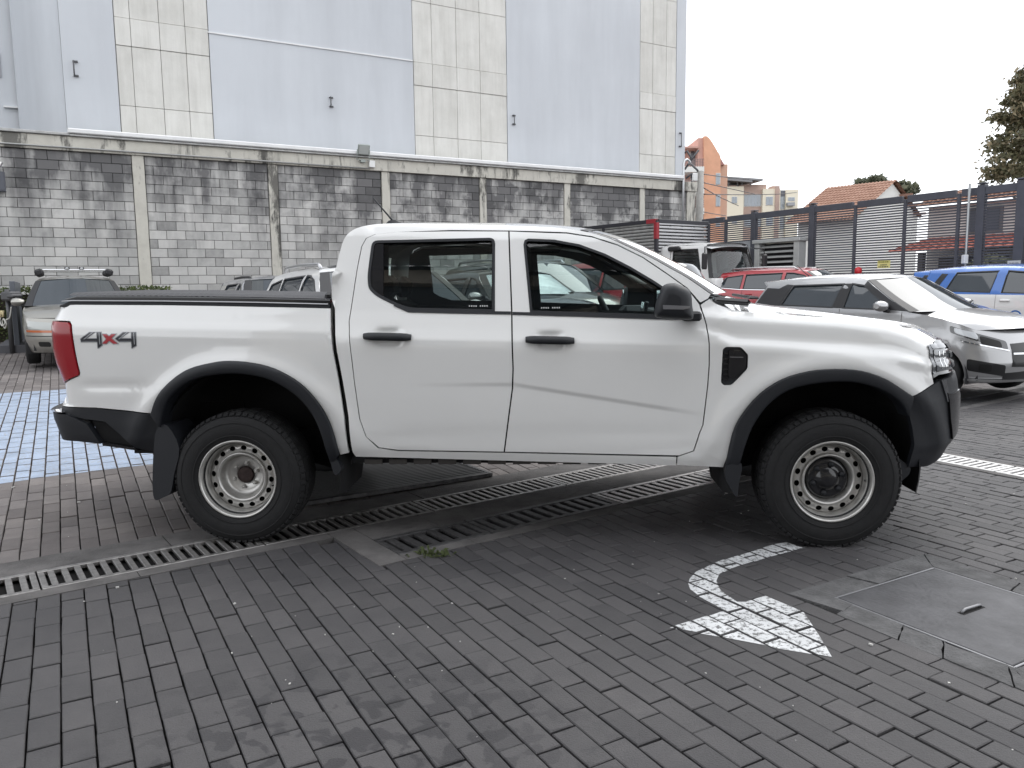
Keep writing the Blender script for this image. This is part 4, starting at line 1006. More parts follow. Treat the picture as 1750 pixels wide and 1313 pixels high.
p = lot(21.5, 12.2); tree('street_shrub', (p[0], p[1], 0), .8, [((0, 0, 1.25), (.75, .75, .75), .6), ((.2, .3, 1.8), (.5, .5, .4), .4)], 3000, .10, M_LF2, 'dark shrub seen through the lower slats of the fence', 9, 3)
# power lines and the concrete pole at the wall corner
pl_ = empty('power_pole', (at(1193.5, 490, 26.8)[0], 26.8, 0), 0, 'concrete power pole with brackets just beyond the right end of the block wall', 'power pole')
m = MB(); m.tube([(0, 0, 0), (0, 0, 5.2)], [.15, .12], 12); m.build('shaft', plain('pole_concrete', (.36, .35, .33), .85, var=.2, vscale=5), pl_)
pb = np.array((at(1193.5, 490, 26.8)[0], 26.8, 0.0))
def lp(px, py, Y): return tuple(np.array(at(px, py, Y)) - pb)
YP = pb[1]
for a in ([(1170, 290), (1185, 268), (1194, 257)], [(1170, 262), (1174, 258), (1180, 268), (1181, 274)], [(1181, 281), (1191, 290), (1193, 293)], [(1172, 305), (1181, 298), (1191, 296)]):
    m = MB(); m.tube([lp(x, y, YP - .2) for x, y in a], .035, 6); m.build('bracket', M_HOOK, pl_)
m = MB(); q = lp(1187.5, 303, YP - .25); m.box(q, (.16, .12, .26), ch=.02); m.build('transformer_box', plain('white_plastic', (0, 0, 0)), pl_)
for k, a in enumerate(([(1190, 296), (1240, 303), (1300, 309)], [(1200, 312), (1240, 321), (1290, 332)], [(1202, 321), (1230, 337), (1262, 352)], [(1200, 332), (1262, 333), (1330, 332), (1362, 329)], [(1190, 360), (1215, 365), (1240, 369)])):
    q = [np.array(at(x, y, YP + (i * 7))) for i, (x, y) in enumerate(a)]; m = MB(); m.tube(spline(q, 5), .018, 5)
    m.build('power_line', plain('cable', (.04, .04, .045), .6), label=['thin power line, topmost, running right from the concrete pole', 'thin power line, second from the top, crossing the orange tower', 'steep thin power line falling right from the orange tower', 'long level power line in front of the cream flats', 'lowest thin power line near the foot of the orange tower'][k], cat='power line', group='power lines by the orange tower')
# equipment stand and low plinth at the left edge
p = at(21, 600, 13.6); es = empty('equipment_stand', (p[0], p[1], gz(p[0], p[1])), math.radians(-30), 'dark equipment on a post with two pale plugs and hanging cables at the left edge', 'equipment')
m = MB(); m.tube([(0, 0, 0), (0, 0, 1.1)], .04, 8); m.build('post', M_HOOK, es)
m = MB(); m.box((.12, 0, .98), (.30, .22, .16), ch=.03); m.box((.28, -.03, .98), (.18, .2, .08), ch=.03); m.build('body', M_HOOK, es)
M_CBL = plain('pale_cable', (.55, .54, .50), .6)
m = MB(); m.tube(spline([(-.02, -.12, .66), (-.05, -.13, .55), (.03, -.14, .48), (.10, -.13, .53), (.05, -.12, .60), (.0, -.12, .54), (.06, -.12, .44), (.12, -.12, .50), (.12, -.12, .58), (.20, -.1, .62), (.24, -.08, .80)], 5), .011, 6); m.build('cable', M_CBL, es)
for x in (-.03, .04):
    m = MB(); m.tube([(x, -.12, .63), (x, -.12, .74)], [.018, .024], 8); m.build('plug', plain('plug_cream', (.62, .52, .30), .5), es)
p0 = on_ground(10, 603); m = MB(); m.box((0, 0, .03), (.5, 2.4, .20), RW); pe = m.build('plinth', plain('plinth_dark', (.10, .10, .11), .8), loc=(p0[0] - .38, p0[1] + 1.0, p0[2]), label='low dark kerb-like plinth at the left edge below the grey panel', cat='plinth')
m = MB(); m.box((0, 0, .68), (.08, 2.2, 1.1), RW, ch=.005); m.build('screen_panel', plain('screen_grey', (.13, .14, .16), .5), loc=(p0[0] - .36, p0[1] + 1.0, p0[2]), label='plain grey screen panel standing on the plinth at the left edge', cat='panel')
# ================================================================== WHITE PICKUP
TX, TY, TYAW, HW = -1.54286, 4.34848, -0.0580059, .94       # HW: half width, the centre line lies at y = HW
truck = empty('pickup_truck', (TX, TY, 0), TYAW, 'large white double cab pickup with steel wheels and black wheel arch flares, seen side on', 'pickup truck')
CXL, CYL = 1.79236, -4.25172                                  # the camera in the truck's own frame
M_WHITE = plain('truck_white', (.83, .83, .82), .25, ct=1.0, spec=.5, var=.018, vscale=2.2)
M_BLK = plain('black_plastic', (.010, .0115, .0155), .55, bump=.12, bscale=400)
M_BLKG = plain('black_gloss', (.012, .012, .014), .18, ct=.3)
M_RUB = plain('rubber', (.0095, .0095, .0105), .8, bump=.25, bscale=200, var=.25, vscale=30)
M_DARK = plain('underbody', (.010, .010, .011), .9)
M_TRIM = plain('cabin_trim', (.026, .028, .033), .7)
M_SEAT = plain('seat_cloth', (.022, .024, .028), .9, bump=.3, bscale=300)
M_LINER = plain('headliner', (.42, .41, .385), .9)
M_RIM = plain('rim_silver', (.55, .54, .52), .38, metal=.75, var=.12, vscale=18, bump=.06, bscale=300)
M_CHROME = plain('chrome', (.75, .76, .78), .08, metal=1)
M_RED = plain('lamp_red', (.30, .006, .014), .2, ct=.35)
M_GLASS = glass_mat('cab_glass', (.74, .82, .81)); M_FILM = glass_mat('film_glass', (.70, .77, .75), 1.0, 2.25)
M_SHUT = plain('shut_line', (.006, .006, .006), .9)

def soft(xs, ys):
    X = np.arange(xs[0] - .1, xs[-1] + .1, .002); Y = np.interp(X, xs, ys); k = np.hanning(15); k /= k.sum()
    Y = np.convolve(np.pad(Y, 7, mode='edge'), k, 'valid')
    return lambda q: np.interp(q, X, Y)
P_LOW = [(.30, .16), (.40, .09), (.46, .045), (.52, .022), (.62, .008), (.80, -.004), (.98, -.0125)]
P_CAB = soft(*zip(*(P_LOW + [(1.10, -.0175), (1.138, -.0145), (1.155, -.006), (1.20, .015), (1.24, .031), (1.28, .048), (1.50, .125), (1.70, .20), (1.76, .235), (1.80, .30), (1.83, .42), (1.86, .60)])))
P_BED = soft(*zip(*(P_LOW + [(1.12, -.016), (1.165, -.013), (1.19, -.004), (1.22, .008), (1.26, .020), (1.28, .0275), (1.295, .034), (1.31, .042), (1.34, .06)])))
P_FEN = soft(*zip(*(P_LOW + [(1.05, -.0155), (1.105, -.019), (1.125, -.0150), (1.160, .0120), (1.175, .0165), (1.215, .0165), (1.245, .0185), (1.262, .026), (1.28, .042), (1.30, .07), (1.33, .11), (1.37, .16)])))
_ft = ([2.5, 2.73, 2.88, 3.19, 3.31, 3.58, 3.70, 3.75, 3.9], [1.36, 1.272, 1.262, 1.239, 1.231, 1.200, 1.17, 1.14, 1.10])
def sstep(a, b, x):
    t = np.clip((x - a) / (b - a), 0, 1); return t * t * (3 - 2 * t)
def bump2(x, c, w): return np.exp(-((x - c) / w) ** 2)
def prof(s, z):
    s, z = np.asarray(s, float), np.asarray(z, float)
    ze = z + .03 * (s - 1.5)
    crest = np.interp(s, *_ft) + .03 * (s - 1.5)              # fender crest, in the sloping height
    up = sstep(1.0, 1.12, ze)
    zf = ze + up * (1.29 - crest)
    f = sstep(2.42, 2.72, s) * (1 - sstep(1.27, 1.33, ze) * (1 - sstep(2.62, 2.75, s)))
    y = np.where(s < .562, P_BED(ze), P_CAB(ze) * (1 - f) + P_FEN(zf) * f)
    for cx, cz in ((0.03, .37), (3.25, .35)):                 # body swells round the wheel arches
        r = np.hypot((s - cx) * .98, z - cz); y = y - .017 * bump2(r, .655, .055) * sstep(.42, .6, z) * (1 - sstep(1.05, 1.15, z))
    zc = .915 - .165 * (s - 1.55) * (s > 1.55)                # rising crease low on the doors
    door = sstep(.72, 1.0, s) * (1 - sstep(2.35, 2.6, s))
    dz_ = np.clip(zc - z, 0, None); y = y + door * .0085 * sstep(.0, .028, dz_) * np.exp(-dz_ / .16) * sstep(.85, 1.9, s)
    y = y + door * .004 * bump2(z, .62, .05)
    y = y + .006 * bump2(z, .905, .028) * sstep(-.95, -.8, s) * (1 - sstep(-.62, -.4, s))
    for cx, cz in ((.871, 1.162), (1.753, 1.136)):            # finger scoops behind the door handles
        y = y + .022 * np.exp(-np.abs((s - cx) / .068) ** 4 - np.abs((z - cz) / .047) ** 4)
    return y
# plan curve: straight flank, super-elliptic corners to the centre line at both ends
def plan_end(n, A, B=.94):
    t = np.linspace(0, math.pi / 2, 1500); X, Y = A * np.sin(t) ** (2 / n), B * (1 - np.cos(t) ** (2 / n))
    L_ = np.concatenate([[0], np.cumsum(np.hypot(np.diff(X), np.diff(Y)))]); return L_, X / A, Y / B
LF, XF, YF = plan_end(3.2, .72); LR, XR, YR = plan_end(5, .30)
SF, SR = 3.40, -.80
SFE, SRE = SF + LF[-1], SR - LR[-1]
AFZ = ([.42, .5, .56, .64, .80, .92, .95, 1.06, 1.13, 1.2], [.63, .675, .72, .725, .725, .70, .67, .66, .62, .545])
ARZ = ([.5, .62, .72, .775, .80, .92, 1.02, 1.1, 1.26, 1.36, 1.42], [.30, .33, .36, .36, .265, .26, .30, .315, .315, .26, .22])
def mp(s, z, off=0.0):
    s, z = np.asarray(s, float), np.asarray(z, float)
    p = prof(np.clip(s, SRE, SFE), z)
    lf, lr = np.clip(s - SF, 0, None), np.clip(SR - s, 0, None)
    xf, yf = np.interp(lf, LF, XF), np.interp(lf, LF, YF); xr, yr = np.interp(lr, LR, XR), np.interp(lr, LR, YR)
    x = np.where(s > SF, SF + np.interp(z, *AFZ) * xf, np.where(s < SR, SR - np.interp(z, *ARZ) * xr, s))
    e = yf + yr
    y = p * (1 - e) + HW * e
    return np.stack([x - off * (xf ** 2 - xr ** 2) * 1.0, y + off * (1 - e), z + 0 * x], -1)
_ss = np.concatenate([np.linspace(SF, SFE, 500), np.linspace(SR, SRE, 400)])
def ap(x, z):
    """(apparent x, z) seen from the camera against the flank -> (s, z) on the wrapped surface"""
    if SR < x < SF: return (x, z)
    y0 = float(prof(x, z)); S = np.linspace(SF, SFE, 900) if x > 1 else np.linspace(SR, SRE, 900)
    zz = np.full(len(S), z)
    for _ in range(3):
        P = mp(S, zz); k = (y0 - CYL) / (P[:, 1] - CYL); zz = CAM_H + (z - CAM_H) / k
    xa = CXL + (P[:, 0] - CXL) * k
    m = int(np.argmax(xa)) if x > 1 else int(np.argmin(xa))
    i = int(np.argmin(np.abs(xa[:m + 1] - x)))
    return (float(S[i]), float(zz[i]))
def AP(l): return [ap(*q) for q in l]
def panel(name, poly, mat, step=.045, holes=(), off=0.0, lip=.018, parent=None, both=True, label=None, extra=None):
    o = link(name, sheet_mesh(name, mp, poly, mat, step, holes, off, lip, extra=extra), parent or truck, label)
    if both: link(name, sheet_mesh(name, mp, poly, mat, step * 1.6, holes, off, lip, mirror=HW), truck, label)
    return o
def inset(poly, d):
    n = len(poly); o = []; sg = 1 if area2(poly) > 0 else -1
    for i in range(n):
        a, b, c = (np.array(poly[(i + k) % n], float) for k in (-1, 0, 1))
        e1, e2 = (b - a) / (np.linalg.norm(b - a) + 1e-9), (c - b) / (np.linalg.norm(c - b) + 1e-9)
        n1, n2 = np.array([-e1[1], e1[0]]) * sg, np.array([-e2[1], e2[0]]) * sg
        m = n1 + n2; m = m / max(.35, (m @ m) / 2 + 1e-9) if (m @ m) > 1e-6 else n1
        o.append(tuple(b + m * d * (1.0 if (m @ m) < 4 else 2 / math.sqrt(m @ m))))
    return o
def feature_rows(s0, s1, fender=False, crease=False, scoop=None):
    """extra mesh points where the sheet metal bends: the shoulder, the door crease, the handle scoops"""
    X = []
    for s_ in np.arange(s0, s1, .03):
        if fender:
            c = float(np.interp(s_, *_ft)); X += [(s_, c - d) for d in (.012, .03, .05, .075, .10, .12, .135, .15, .165, .18, .20)]
        else: X += [(s_, e - .03 * (s_ - 1.5)) for e in (1.095, 1.115, 1.13, 1.142, 1.153, 1.163, 1.173, 1.185, 1.2, 1.22)]
        if crease:
            zc = .915 - .165 * (s_ - 1.55) * (s_ > 1.55); X += [(s_, zc - d) for d in (-.02, -.004, .005, .011, .017, .023, .031, .045, .065)]
    if scoop:
        cx, cz = scoop; X = [p for p in X if abs(p[0] - cx) > .10 or abs(p[1] - cz) > .075]
        X += [(cx + i * .0125, cz + j * .0085) for i in range(-7, 8) for j in range(-8, 9)]
    return X
def arch_rings(cx, cz): return [(cx + r * math.cos(a) / .98, cz + r * math.sin(a)) for r in np.arange(.60, .80, .018) for a in np.arange(.05, 3.1, .04)]
# --- outlines
RF_OUT = spline([(-.476, .748), (-.424, .853), (-.341, .936), (-.237, 1.001), (-.102, 1.035), (-.001, 1.044), (.13, 1.032), (.244, 1.001), (.357, .94), (.436, .867), (.504, .766), (.546, .657), (.573, .511)], 3)
RF_IN = spline([(-.428, .672), (-.397, .769), (-.339, .854), (-.249, .923), (-.146, .958), (.02, .974), (.186, .95), (.289, .9), (.367, .841), (.437, .75), (.479, .648), (.503, .529), (.515, .44)], 3)
FF_OUT = spline([(2.701, .437), (2.731, .63), (2.779, .738), (2.863, .846), (2.979, .926), (3.114, .967), (3.252, .978), (3.389, .967), (3.509, .927), (3.597, .873), (3.663, .829)], 3)
FF_IN = spline([(2.765, .40), (2.803, .582), (2.85, .701), (2.932, .81), (3.051, .881), (3.253, .911), (3.392, .899), (3.514, .856), (3.60, .79), (3.64, .72)], 3)
BED_TOP = [(.549, 1.322), (.125, 1.337), (-.40, 1.350), (-.90, 1.358)]
tl_r = [(-1.037, 1.271), (-.918, 1.262), (-.904, 1.245), (-.877, .983), (-.881, .967), (-.989, .923)]
TL = AP(tl_r)
TL_END = SR - .42
bed = BED_TOP + [ap(-.986, 1.356), (TL_END, 1.356), (TL_END, TL[0][1] + .008)] + [(TL[0][0], TL[0][1] + .008), (TL[1][0] + .008, TL[1][1] + .008), (TL[2][0] + .009, TL[2][1] + .002), (TL[3][0] + .009, TL[3][1]), (TL[4][0] + .007, TL[4][1] - .004), (TL[5][0], TL[5][1] - .008), (TL_END, TL[5][1] - .03), (TL_END, .805), ap(-.99, .803)] + [(-.80, .783), (-.48, .752)] + RF_OUT[1:] + [(.575, .505), (.624, .518), (.615, .724), (.591, .931), (.568, 1.091)]
panel('bed_side', bed, M_WHITE, .04, extra=feature_rows(-.9, .53) + [p for p in arch_rings(.03, .37) if p[1] < 1.10])
tl_poly = [(TL_END + .006, TL[0][1] - .004)] + [(TL[0][0], TL[0][1])] + round_poly([TL[1], TL[2]], 0)[:0] + TL[1:] + [(TL_END + .006, TL[5][1] - .02)]
panel('tail_light', tl_poly, M_RED, .03, off=-.006, lip=.03)
panel('tailgate', [(TL_END - .008, 1.352), (SRE, 1.352), (SRE, .815), (TL_END - .008, .815)], M_WHITE, .06)
# black corner trim and bumper under the bed
panel('quarter_trim', [ap(-1.0, .79), (-.80, .775), (-.478, .745), (-.43, .735), (-.435, .60), (-.45, .515), (-.50, .518), (-.60, .545), (-.76, .70), (-.86, .715), ap(-.965, .735)], M_BLK, .04, off=.004, lip=.03)
panel('rear_bumper', [ap(-.96, .742), ap(-1.02, .752), (SR - .55, .752), (SRE, .752), (SRE, .60), (SR - .4, .597), ap(-1.02, .602), ap(-.93, .588), (-.80, .572), (-.85, .69)], M_BLK, .04, off=-.012, lip=.05)
panel('bumper_recess', [(-.845, .70), (-.77, .69), (-.60, .535), (-.50, .51), (-.566, .522), (-.80, .565)], M_DARK, .05, off=.03, lip=.02)
panel('bumper_rib', [(-.79, .578), (-.60, .548), (-.585, .532), (-.79, .56)], M_BLKG, .05, off=-.01, lip=.06)
panel('chrome_step', [ap(-.985, .757), ap(-1.0, .778), ap(-1.045, .772), (SR - .55, .776), (SRE, .776), (SRE, .757), (SR - .5, .757)], M_CHROME, .04, off=-.02, lip=.12)
# cab shell
DR_BACK = [(.799, .550), (.733, .612), (.702, .715), (.682, .93), (.678, .998), (.668, 1.13), (.657, 1.254), (.666, 1.342), (.686, 1.541), (.704, 1.663), (.727, 1.709), (.777, 1.731), (.893, 1.742)]
DR_TOP = [(1.20, 1.741), (1.526, 1.733), (1.67, 1.727), (1.848, 1.718), (1.988, 1.694), (2.127, 1.646), (2.264, 1.575), (2.397, 1.480), (2.499, 1.403), (2.556, 1.322)]
DR_FRONT = [(2.584, 1.215), (2.594, 1.116), (2.596, 1.0), (2.591, .892), (2.571, .676), (2.554, .63), (2.526, .531), (2.452, .504)]
BPIL = [(1.526, 1.735), (1.546, 1.29), (1.553, .989), (1.548, .88), (1.531, .764), (1.497, .525)]
g = .005
back = [(x - g, z) for x, z in DR_BACK[1:]]; top = [(x, z + .0075) for x, z in DR_TOP]
SIL = [(.553, 1.38), (.564, 1.542), (.584, 1.654), (.605, 1.718), (.645, 1.757), (.703, 1.779), (.813, 1.792), (1.013, 1.79), (1.491, 1.771), (1.742, 1.757), (1.918, 1.735), (2.059, 1.696), (2.167, 1.647), (2.299, 1.581), (2.399, 1.523), (2.501, 1.462), (2.62, 1.375)]
SILs = spline(SIL, 3)
cab = [(.571, 1.322), (.593, 1.091), (.616, .931), (.641, .724), (.648, .522), (.662, .494), (1.5, .470), (2.438, .444), (2.438, .494), (1.497, .517), (.904, .527), (.790, .545)] + back + top[:-1] + [(2.564, 1.332), (2.605, 1.352)] + SILs[::-1]
panel('cab_side', cab, M_WHITE, .05, lip=.02)
crest = [(3.79, 1.118), (3.75, 1.150), (3.70, 1.178), (3.58, 1.206), (3.31, 1.238), (3.19, 1.246), (2.88, 1.270), (2.73, 1.290), (2.64, 1.325), (2.612, 1.348)]
crest_s = AP(crest)
HL = AP([(3.763, .925), (3.761, 1.0), (3.760, 1.081), (3.775, 1.106)])
fender = [(2.445, .447), (2.694, .434)] + FF_OUT[1:] + AP([(3.766, .896)]) + [(p[0] - .006, p[1]) for p in HL[:3]] + AP([(3.772, 1.111)]) + crest_s + [(2.566, 1.318)] + [(x + .0065, z) for x, z in DR_FRONT[:-2]] + [(2.533, .528), (2.456, .498), (2.445, .492)]
VENT = [(2.668, 1.086), (2.685, 1.098), (2.763, 1.096), (2.802, 1.054), (2.801, .98), (2.721, .892), (2.678, .892), (2.663, .907)]
panel('front_fender', fender, M_WHITE, .036, holes=[round_poly(VENT, .012)], extra=feature_rows(2.66, 3.74, True) + [p for p in arch_rings(3.25, .35) if p[1] < float(np.interp(p[0], *_ft)) - .215])
# doors with window openings
RWIN = round_poly([(.762, 1.692, .03), (1.446, 1.697, .03), (1.450, 1.296, .004), (.977, 1.310, .1), (.886, 1.346, .1), (.799, 1.390, .06), (.755, 1.43, .03), (.747, 1.50, .05)], .03)
FWIN = [(1.612, 1.66), (1.618, 1.682), (1.635, 1.689), (1.778, 1.681), (1.917, 1.653), (2.057, 1.599), (2.193, 1.526), (2.315, 1.45), (2.41, 1.385), (2.43, 1.36), (2.425, 1.255), (2.30, 1.262), (1.649, 1.289)]
BP_R = [(x - .004, z) for x, z in BPIL]; BP_F = [(x + .004, z) for x, z in BPIL]
rdoor = DR_BACK + DR_TOP[:1] + BP_R + [(.904, .535)]
fdoor = BP_F[::-1] + DR_TOP[2:] + DR_FRONT
panel('rear_door', rdoor, M_WHITE, .03, holes=[RWIN], extra=feature_rows(.69, 1.53, crease=True, scoop=(.871, 1.162))); panel('front_door', fdoor, M_WHITE, .03, holes=[FWIN], extra=feature_rows(1.57, 2.57, crease=True, scoop=(1.753, 1.136)))
# dark gap filler behind the shut lines
link('door_gap', sheet_mesh('door_gap', mp, [(.56, 1.30), (.60, .95), (.63, .53), (2.70, .46), (2.74, .62), (2.66, 1.2), (2.55, 1.33), (2.47, 1.36), (2.44, 1.255), (.76, 1.29), (.72, 1.45), (.742, 1.66), (.90, 1.71), (1.50, 1.71), (1.9, 1.69), (2.2, 1.55), (2.53, 1.35), (2.58, 1.36), (2.3, 1.56), (2.05, 1.68), (1.7, 1.75), (.8, 1.775), (.66, 1.74), (.60, 1.6)], M_SHUT, .06, off=.024, lip=0), truck)
def ring(name, poly, w0, w1, mat, off, both=True, lip=.01):
    panel(name, inset(poly, w0), mat, .05, holes=[inset(poly, w1)], off=off, lip=lip, both=both)
ring('window_seal', RWIN, -.004, .011, M_BLK, -.002); ring('window_seal', FWIN, -.004, .010, M_BLK, -.002)
panel('window_divider', [(.757, 1.682), (.823, 1.685), (.836, 1.372), (.80, 1.393), (.762, 1.43), (.752, 1.50)], M_BLKG, .04, off=.004)
panel('belt_moulding', [(.905, 1.343), (.985, 1.312), (1.2, 1.304), (1.541, 1.295), (1.541, 1.278), (1.2, 1.288), (.98, 1.296), (.895, 1.332)], M_BLK, .04, off=-.004)
panel('belt_moulding', [(1.551, 1.293), (2.0, 1.276), (2.43, 1.258), (2.43, 1.241), (2.0, 1.259), (1.551, 1.277)], M_BLK, .04, off=-.004)
panel('window_glass', inset(RWIN, -.01), M_FILM, .08, off=.014, lip=0); panel('window_glass', inset(FWIN, -.01), M_GLASS, .08, off=.014, lip=0)
# door handles
def handle(cx, cz):
    P = []; n = 11
    for i in range(n):
        t = i / (n - 1) * 2 - 1; x = cx + t * .131; z = cz - .03 * t * .131 * 4.4 * .25; out = .034 * (1 - abs(t) ** 5) + .006; h = .022 * (1 - .25 * abs(t) ** 6)
        y0 = float(prof(cx - .2, cz)); P.append([(x, y0 + .012, z + h), (x, y0 - out, z + h * .82), (x, y0 - out - .006, z), (x, y0 - out, z - h * .82), (x, y0 + .012, z - h)])
    m = MB(); m.grid(P, flip=True); m.add(P[0], [(0, 1, 2, 3, 4)]); m.add(P[-1], [(4, 3, 2, 1, 0)]); return m.build('door_handle', M_BLK, truck)
handle(.871, 1.166); handle(1.753, 1.140)
for h in (handle(.871, 1.166), handle(1.753, 1.140)): h.scale = (1, -1, 1); h.location = (0, 2 * HW, 0)
# flares
def flare(A, B, name):
    def rs(P, n):
        P = np.array(P); d = np.concatenate([[0], np.cumsum(np.hypot(*np.diff(P, axis=0).T))]); d /= d[-1]; t = np.linspace(0, 1, n); return np.stack([np.interp(t, d, P[:, 0]), np.interp(t, d, P[:, 1])], 1)
    n = 60; A, B = rs(A, n), rs(B, n); rows = []
    for f, off in ((0, .012), (0, -.010), (.06, -.022), (.25, -.028), (.55, -.031), (.85, -.033), (.96, -.030), (1.0, -.022), (1.01, .02), (1.02, .10)):
        Q = A + (B - A) * f; rows.append(mp(Q[:, 0], Q[:, 1], 0) + np.array([0, off, 0]))
    for mir in (False, True):
        R = [[(p[0], 2 * HW - p[1] if mir else p[1], p[2]) for p in r] for r in rows]
        m = MB(); m.grid(R, flip=not mir); autosmooth(m.build(name, M_BLK, truck), 50)
flare(RF_OUT, RF_IN, 'wheel_arch_flare'); flare(FF_OUT, FF_IN, 'wheel_arch_flare')
# front bumper, lamps, grille
SEND = SFE
bump_poly = [(3.668, .826)] + AP([(3.768, .890), (3.80, .912), (3.845, .925)]) + [(SF + .62, .93), (SEND, .93), (SEND, .56), (SF + .62, .53)] + AP([(3.87, .508), (3.772, .443)]) + [(3.724, .433), (3.71, .53), (3.68, .655), (3.652, .74)]
panel('front_bumper', bump_poly, M_BLK, .04, lip=.03)
panel('bumper_cheek', AP([(3.835, .845), (3.858, .84)]) + [(SF + .66, .84), (SF + .70, .60)] + AP([(3.87, .60), (3.855, .70)]), M_BLKG, .04, off=-.012, lip=.02)
hl0 = HL[0][0]
HLE = SF + .60
panel('headlight', [HL[0], HL[1], HL[2], HL[3], (HL[3][0] + .06, 1.113), (HLE, 1.108), (HLE, .94), (HL[0][0] + .05, .935)], plain('lamp_dark', (.03, .032, .036), .12, ct=1.0), .03, off=-.002, lip=.03)
M_SMK = plain('lamp_smoke', (.12, .125, .135), .08, metal=.5, ct=1.0); M_CLR = plain('lamp_glassy', (.10, .108, .12), .04, spec=.9, ct=1.0)
for a, b, z0, z1, nm, mt in ((.010, .030, .94, 1.092, 'light_bar', M_SMK), (.034, .20, 1.072, 1.096, 'light_bar', M_SMK), (.040, .22, .955, 1.066, 'lens', M_CLR)):
    panel(nm, round_poly([(hl0 + a, z0), (hl0 + b, z0), (hl0 + b, z1), (hl0 + a, z1)], .010), mt, .02, off=-.007, lip=.005)
for a in (.085, .125): panel('light_rib', [(hl0 + a, .965), (hl0 + a + .007, .965), (hl0 + a + .007, 1.058), (hl0 + a, 1.058)], plain('chrome', (0, 0, 0)), .02, off=-.0085, lip=.002)
panel('lamp_strip', AP([(3.800, .915), (3.822, .92), (3.852, .80), (3.838, .80)]), plain('lamp_smoke', (0, 0, 0)), .03, off=-.008, lip=.02)
panel('grille', [(HLE + .006, 1.108), (SEND, 1.108), (SEND, .94), (HLE + .006, .94)], M_BLKG, .05, off=.004, lip=.02)
for k in range(3): panel('grille_bar', [(HLE + .02, .965 + k * .05), (SEND, .965 + k * .05), (SEND, .99 + k * .05), (HLE + .02, .99 + k * .05)], M_BLK, .06, off=-.012, lip=.03)
# fender vent
panel('fender_vent', inset(round_poly(VENT, .012), -.006), M_BLK, .03, off=.012, lip=0)
panel('vent_cover', round_poly([(2.70, 1.083), (2.762, 1.082), (2.79, 1.05), (2.79, .985), (2.728, .925), (2.70, .935)], .012), M_BLKG, .03, off=-.004, lip=.02)
for k in range(6): panel('vent_louvre', [(2.672, .918 + k * .028), (2.697, .918 + k * .028), (2.697, .928 + k * .028), (2.672, .928 + k * .028)], M_BLKG, .05, off=0, lip=.01, both=False)
panel('vent_line', [(2.705, 1.046), (2.775, 1.044), (2.775, 1.040), (2.705, 1.042)], M_CHROME, .05, off=-.006, lip=.004, both=False)
# roof, windshield, rear wall: lofts between the two cab sides
ED = spline(SIL, 4); CE = spline([(.50, 1.38), (.505, 1.54), (.52, 1.66), (.56, 1.74), (.62, 1.785), (.70, 1.806), (.83, 1.823), (1.02, 1.832), (1.5, 1.824), (1.80, 1.806), (2.02, 1.775), (2.2, 1.725), (2.33, 1.672), (2.47, 1.60), (2.58, 1.54), (2.69, 1.475), (2.84, 1.385)], 4)
EP = mp(np.array([e[0] for e in ED]), np.array([e[1] for e in ED]))
def loft(i0, i1, name, mat, u0=0.0, u1=1.0, dz=0.0):
    rows = []
    us = np.linspace(-1, 1, 33)
    for i in range(i0, i1 + 1):
        r = []
        for u in us:
            a = 1 - abs(u); q = u0 + (u1 - u0) * a; f = 1 - (1 - q) ** 2.3; y = EP[i, 1] + (HW - EP[i, 1]) * q
            x = EP[i, 0] + (CE[i][0] - EP[i, 0]) * f; z = EP[i, 2] + (CE[i][1] - EP[i, 2]) * f + dz
            r.append((x, y if u < 0 else 2 * HW - y, z))
        rows.append(r)
    m = MB(); m.grid(rows, flip=False); return m.build(name, mat, truck)
nE = len(ED); iw = next(i for i in range(nE) if ED[i][0] > 1.90)
loft(12, iw, 'roof', M_WHITE)
loft(iw, nE - 1, 'windshield', M_GLASS); loft(iw, iw + 1, 'windshield_seal', M_BLK, dz=.002)
for sgn in (1, -1):
    m = MB(); m.grid([[(EP[i, 0] + (CE[i][0] - EP[i, 0]) * (1 - (1 - q) ** 2.3) + .003, HW - sgn * (HW - EP[i, 1]) * (1 - q), EP[i, 2] + (CE[i][1] - EP[i, 2]) * (1 - (1 - q) ** 2.3) + .004) for q in (0, .02, .045, .07)] for i in range(iw, nE)], flip=sgn < 0); m.build('windshield_edge', M_BLK, truck)
loft(0, 2, 'cab_back', M_WHITE); loft(2, 8, 'rear_window', M_GLASS, .12, 1); loft(8, 12, 'cab_back', M_WHITE)
m = MB()
for sy in (0, 1):
    P = [[(EP[i, 0] + (CE[i][0] - EP[i, 0]) * (1 - (1 - q) ** 2.3), (EP[i, 1] + (HW - EP[i, 1]) * q) if not sy else 2 * HW - (EP[i, 1] + (HW - EP[i, 1]) * q), EP[i, 2] + (CE[i][1] - EP[i, 2]) * (1 - (1 - q) ** 2.3)) for q in np.linspace(0, .12, 5)] for i in range(2, 9)]; m.grid(P, flip=bool(sy))
m.build('cab_back', M_WHITE, truck)
m = MB(); m.box((.53, HW, .95), (.04, 1.72, .86)); m.build('cab_back', M_WHITE, truck)
m = MB(); m.box((.59, HW - .84, .90), (.05, .03, .80)); m.build('bed_gap', M_SHUT, truck)
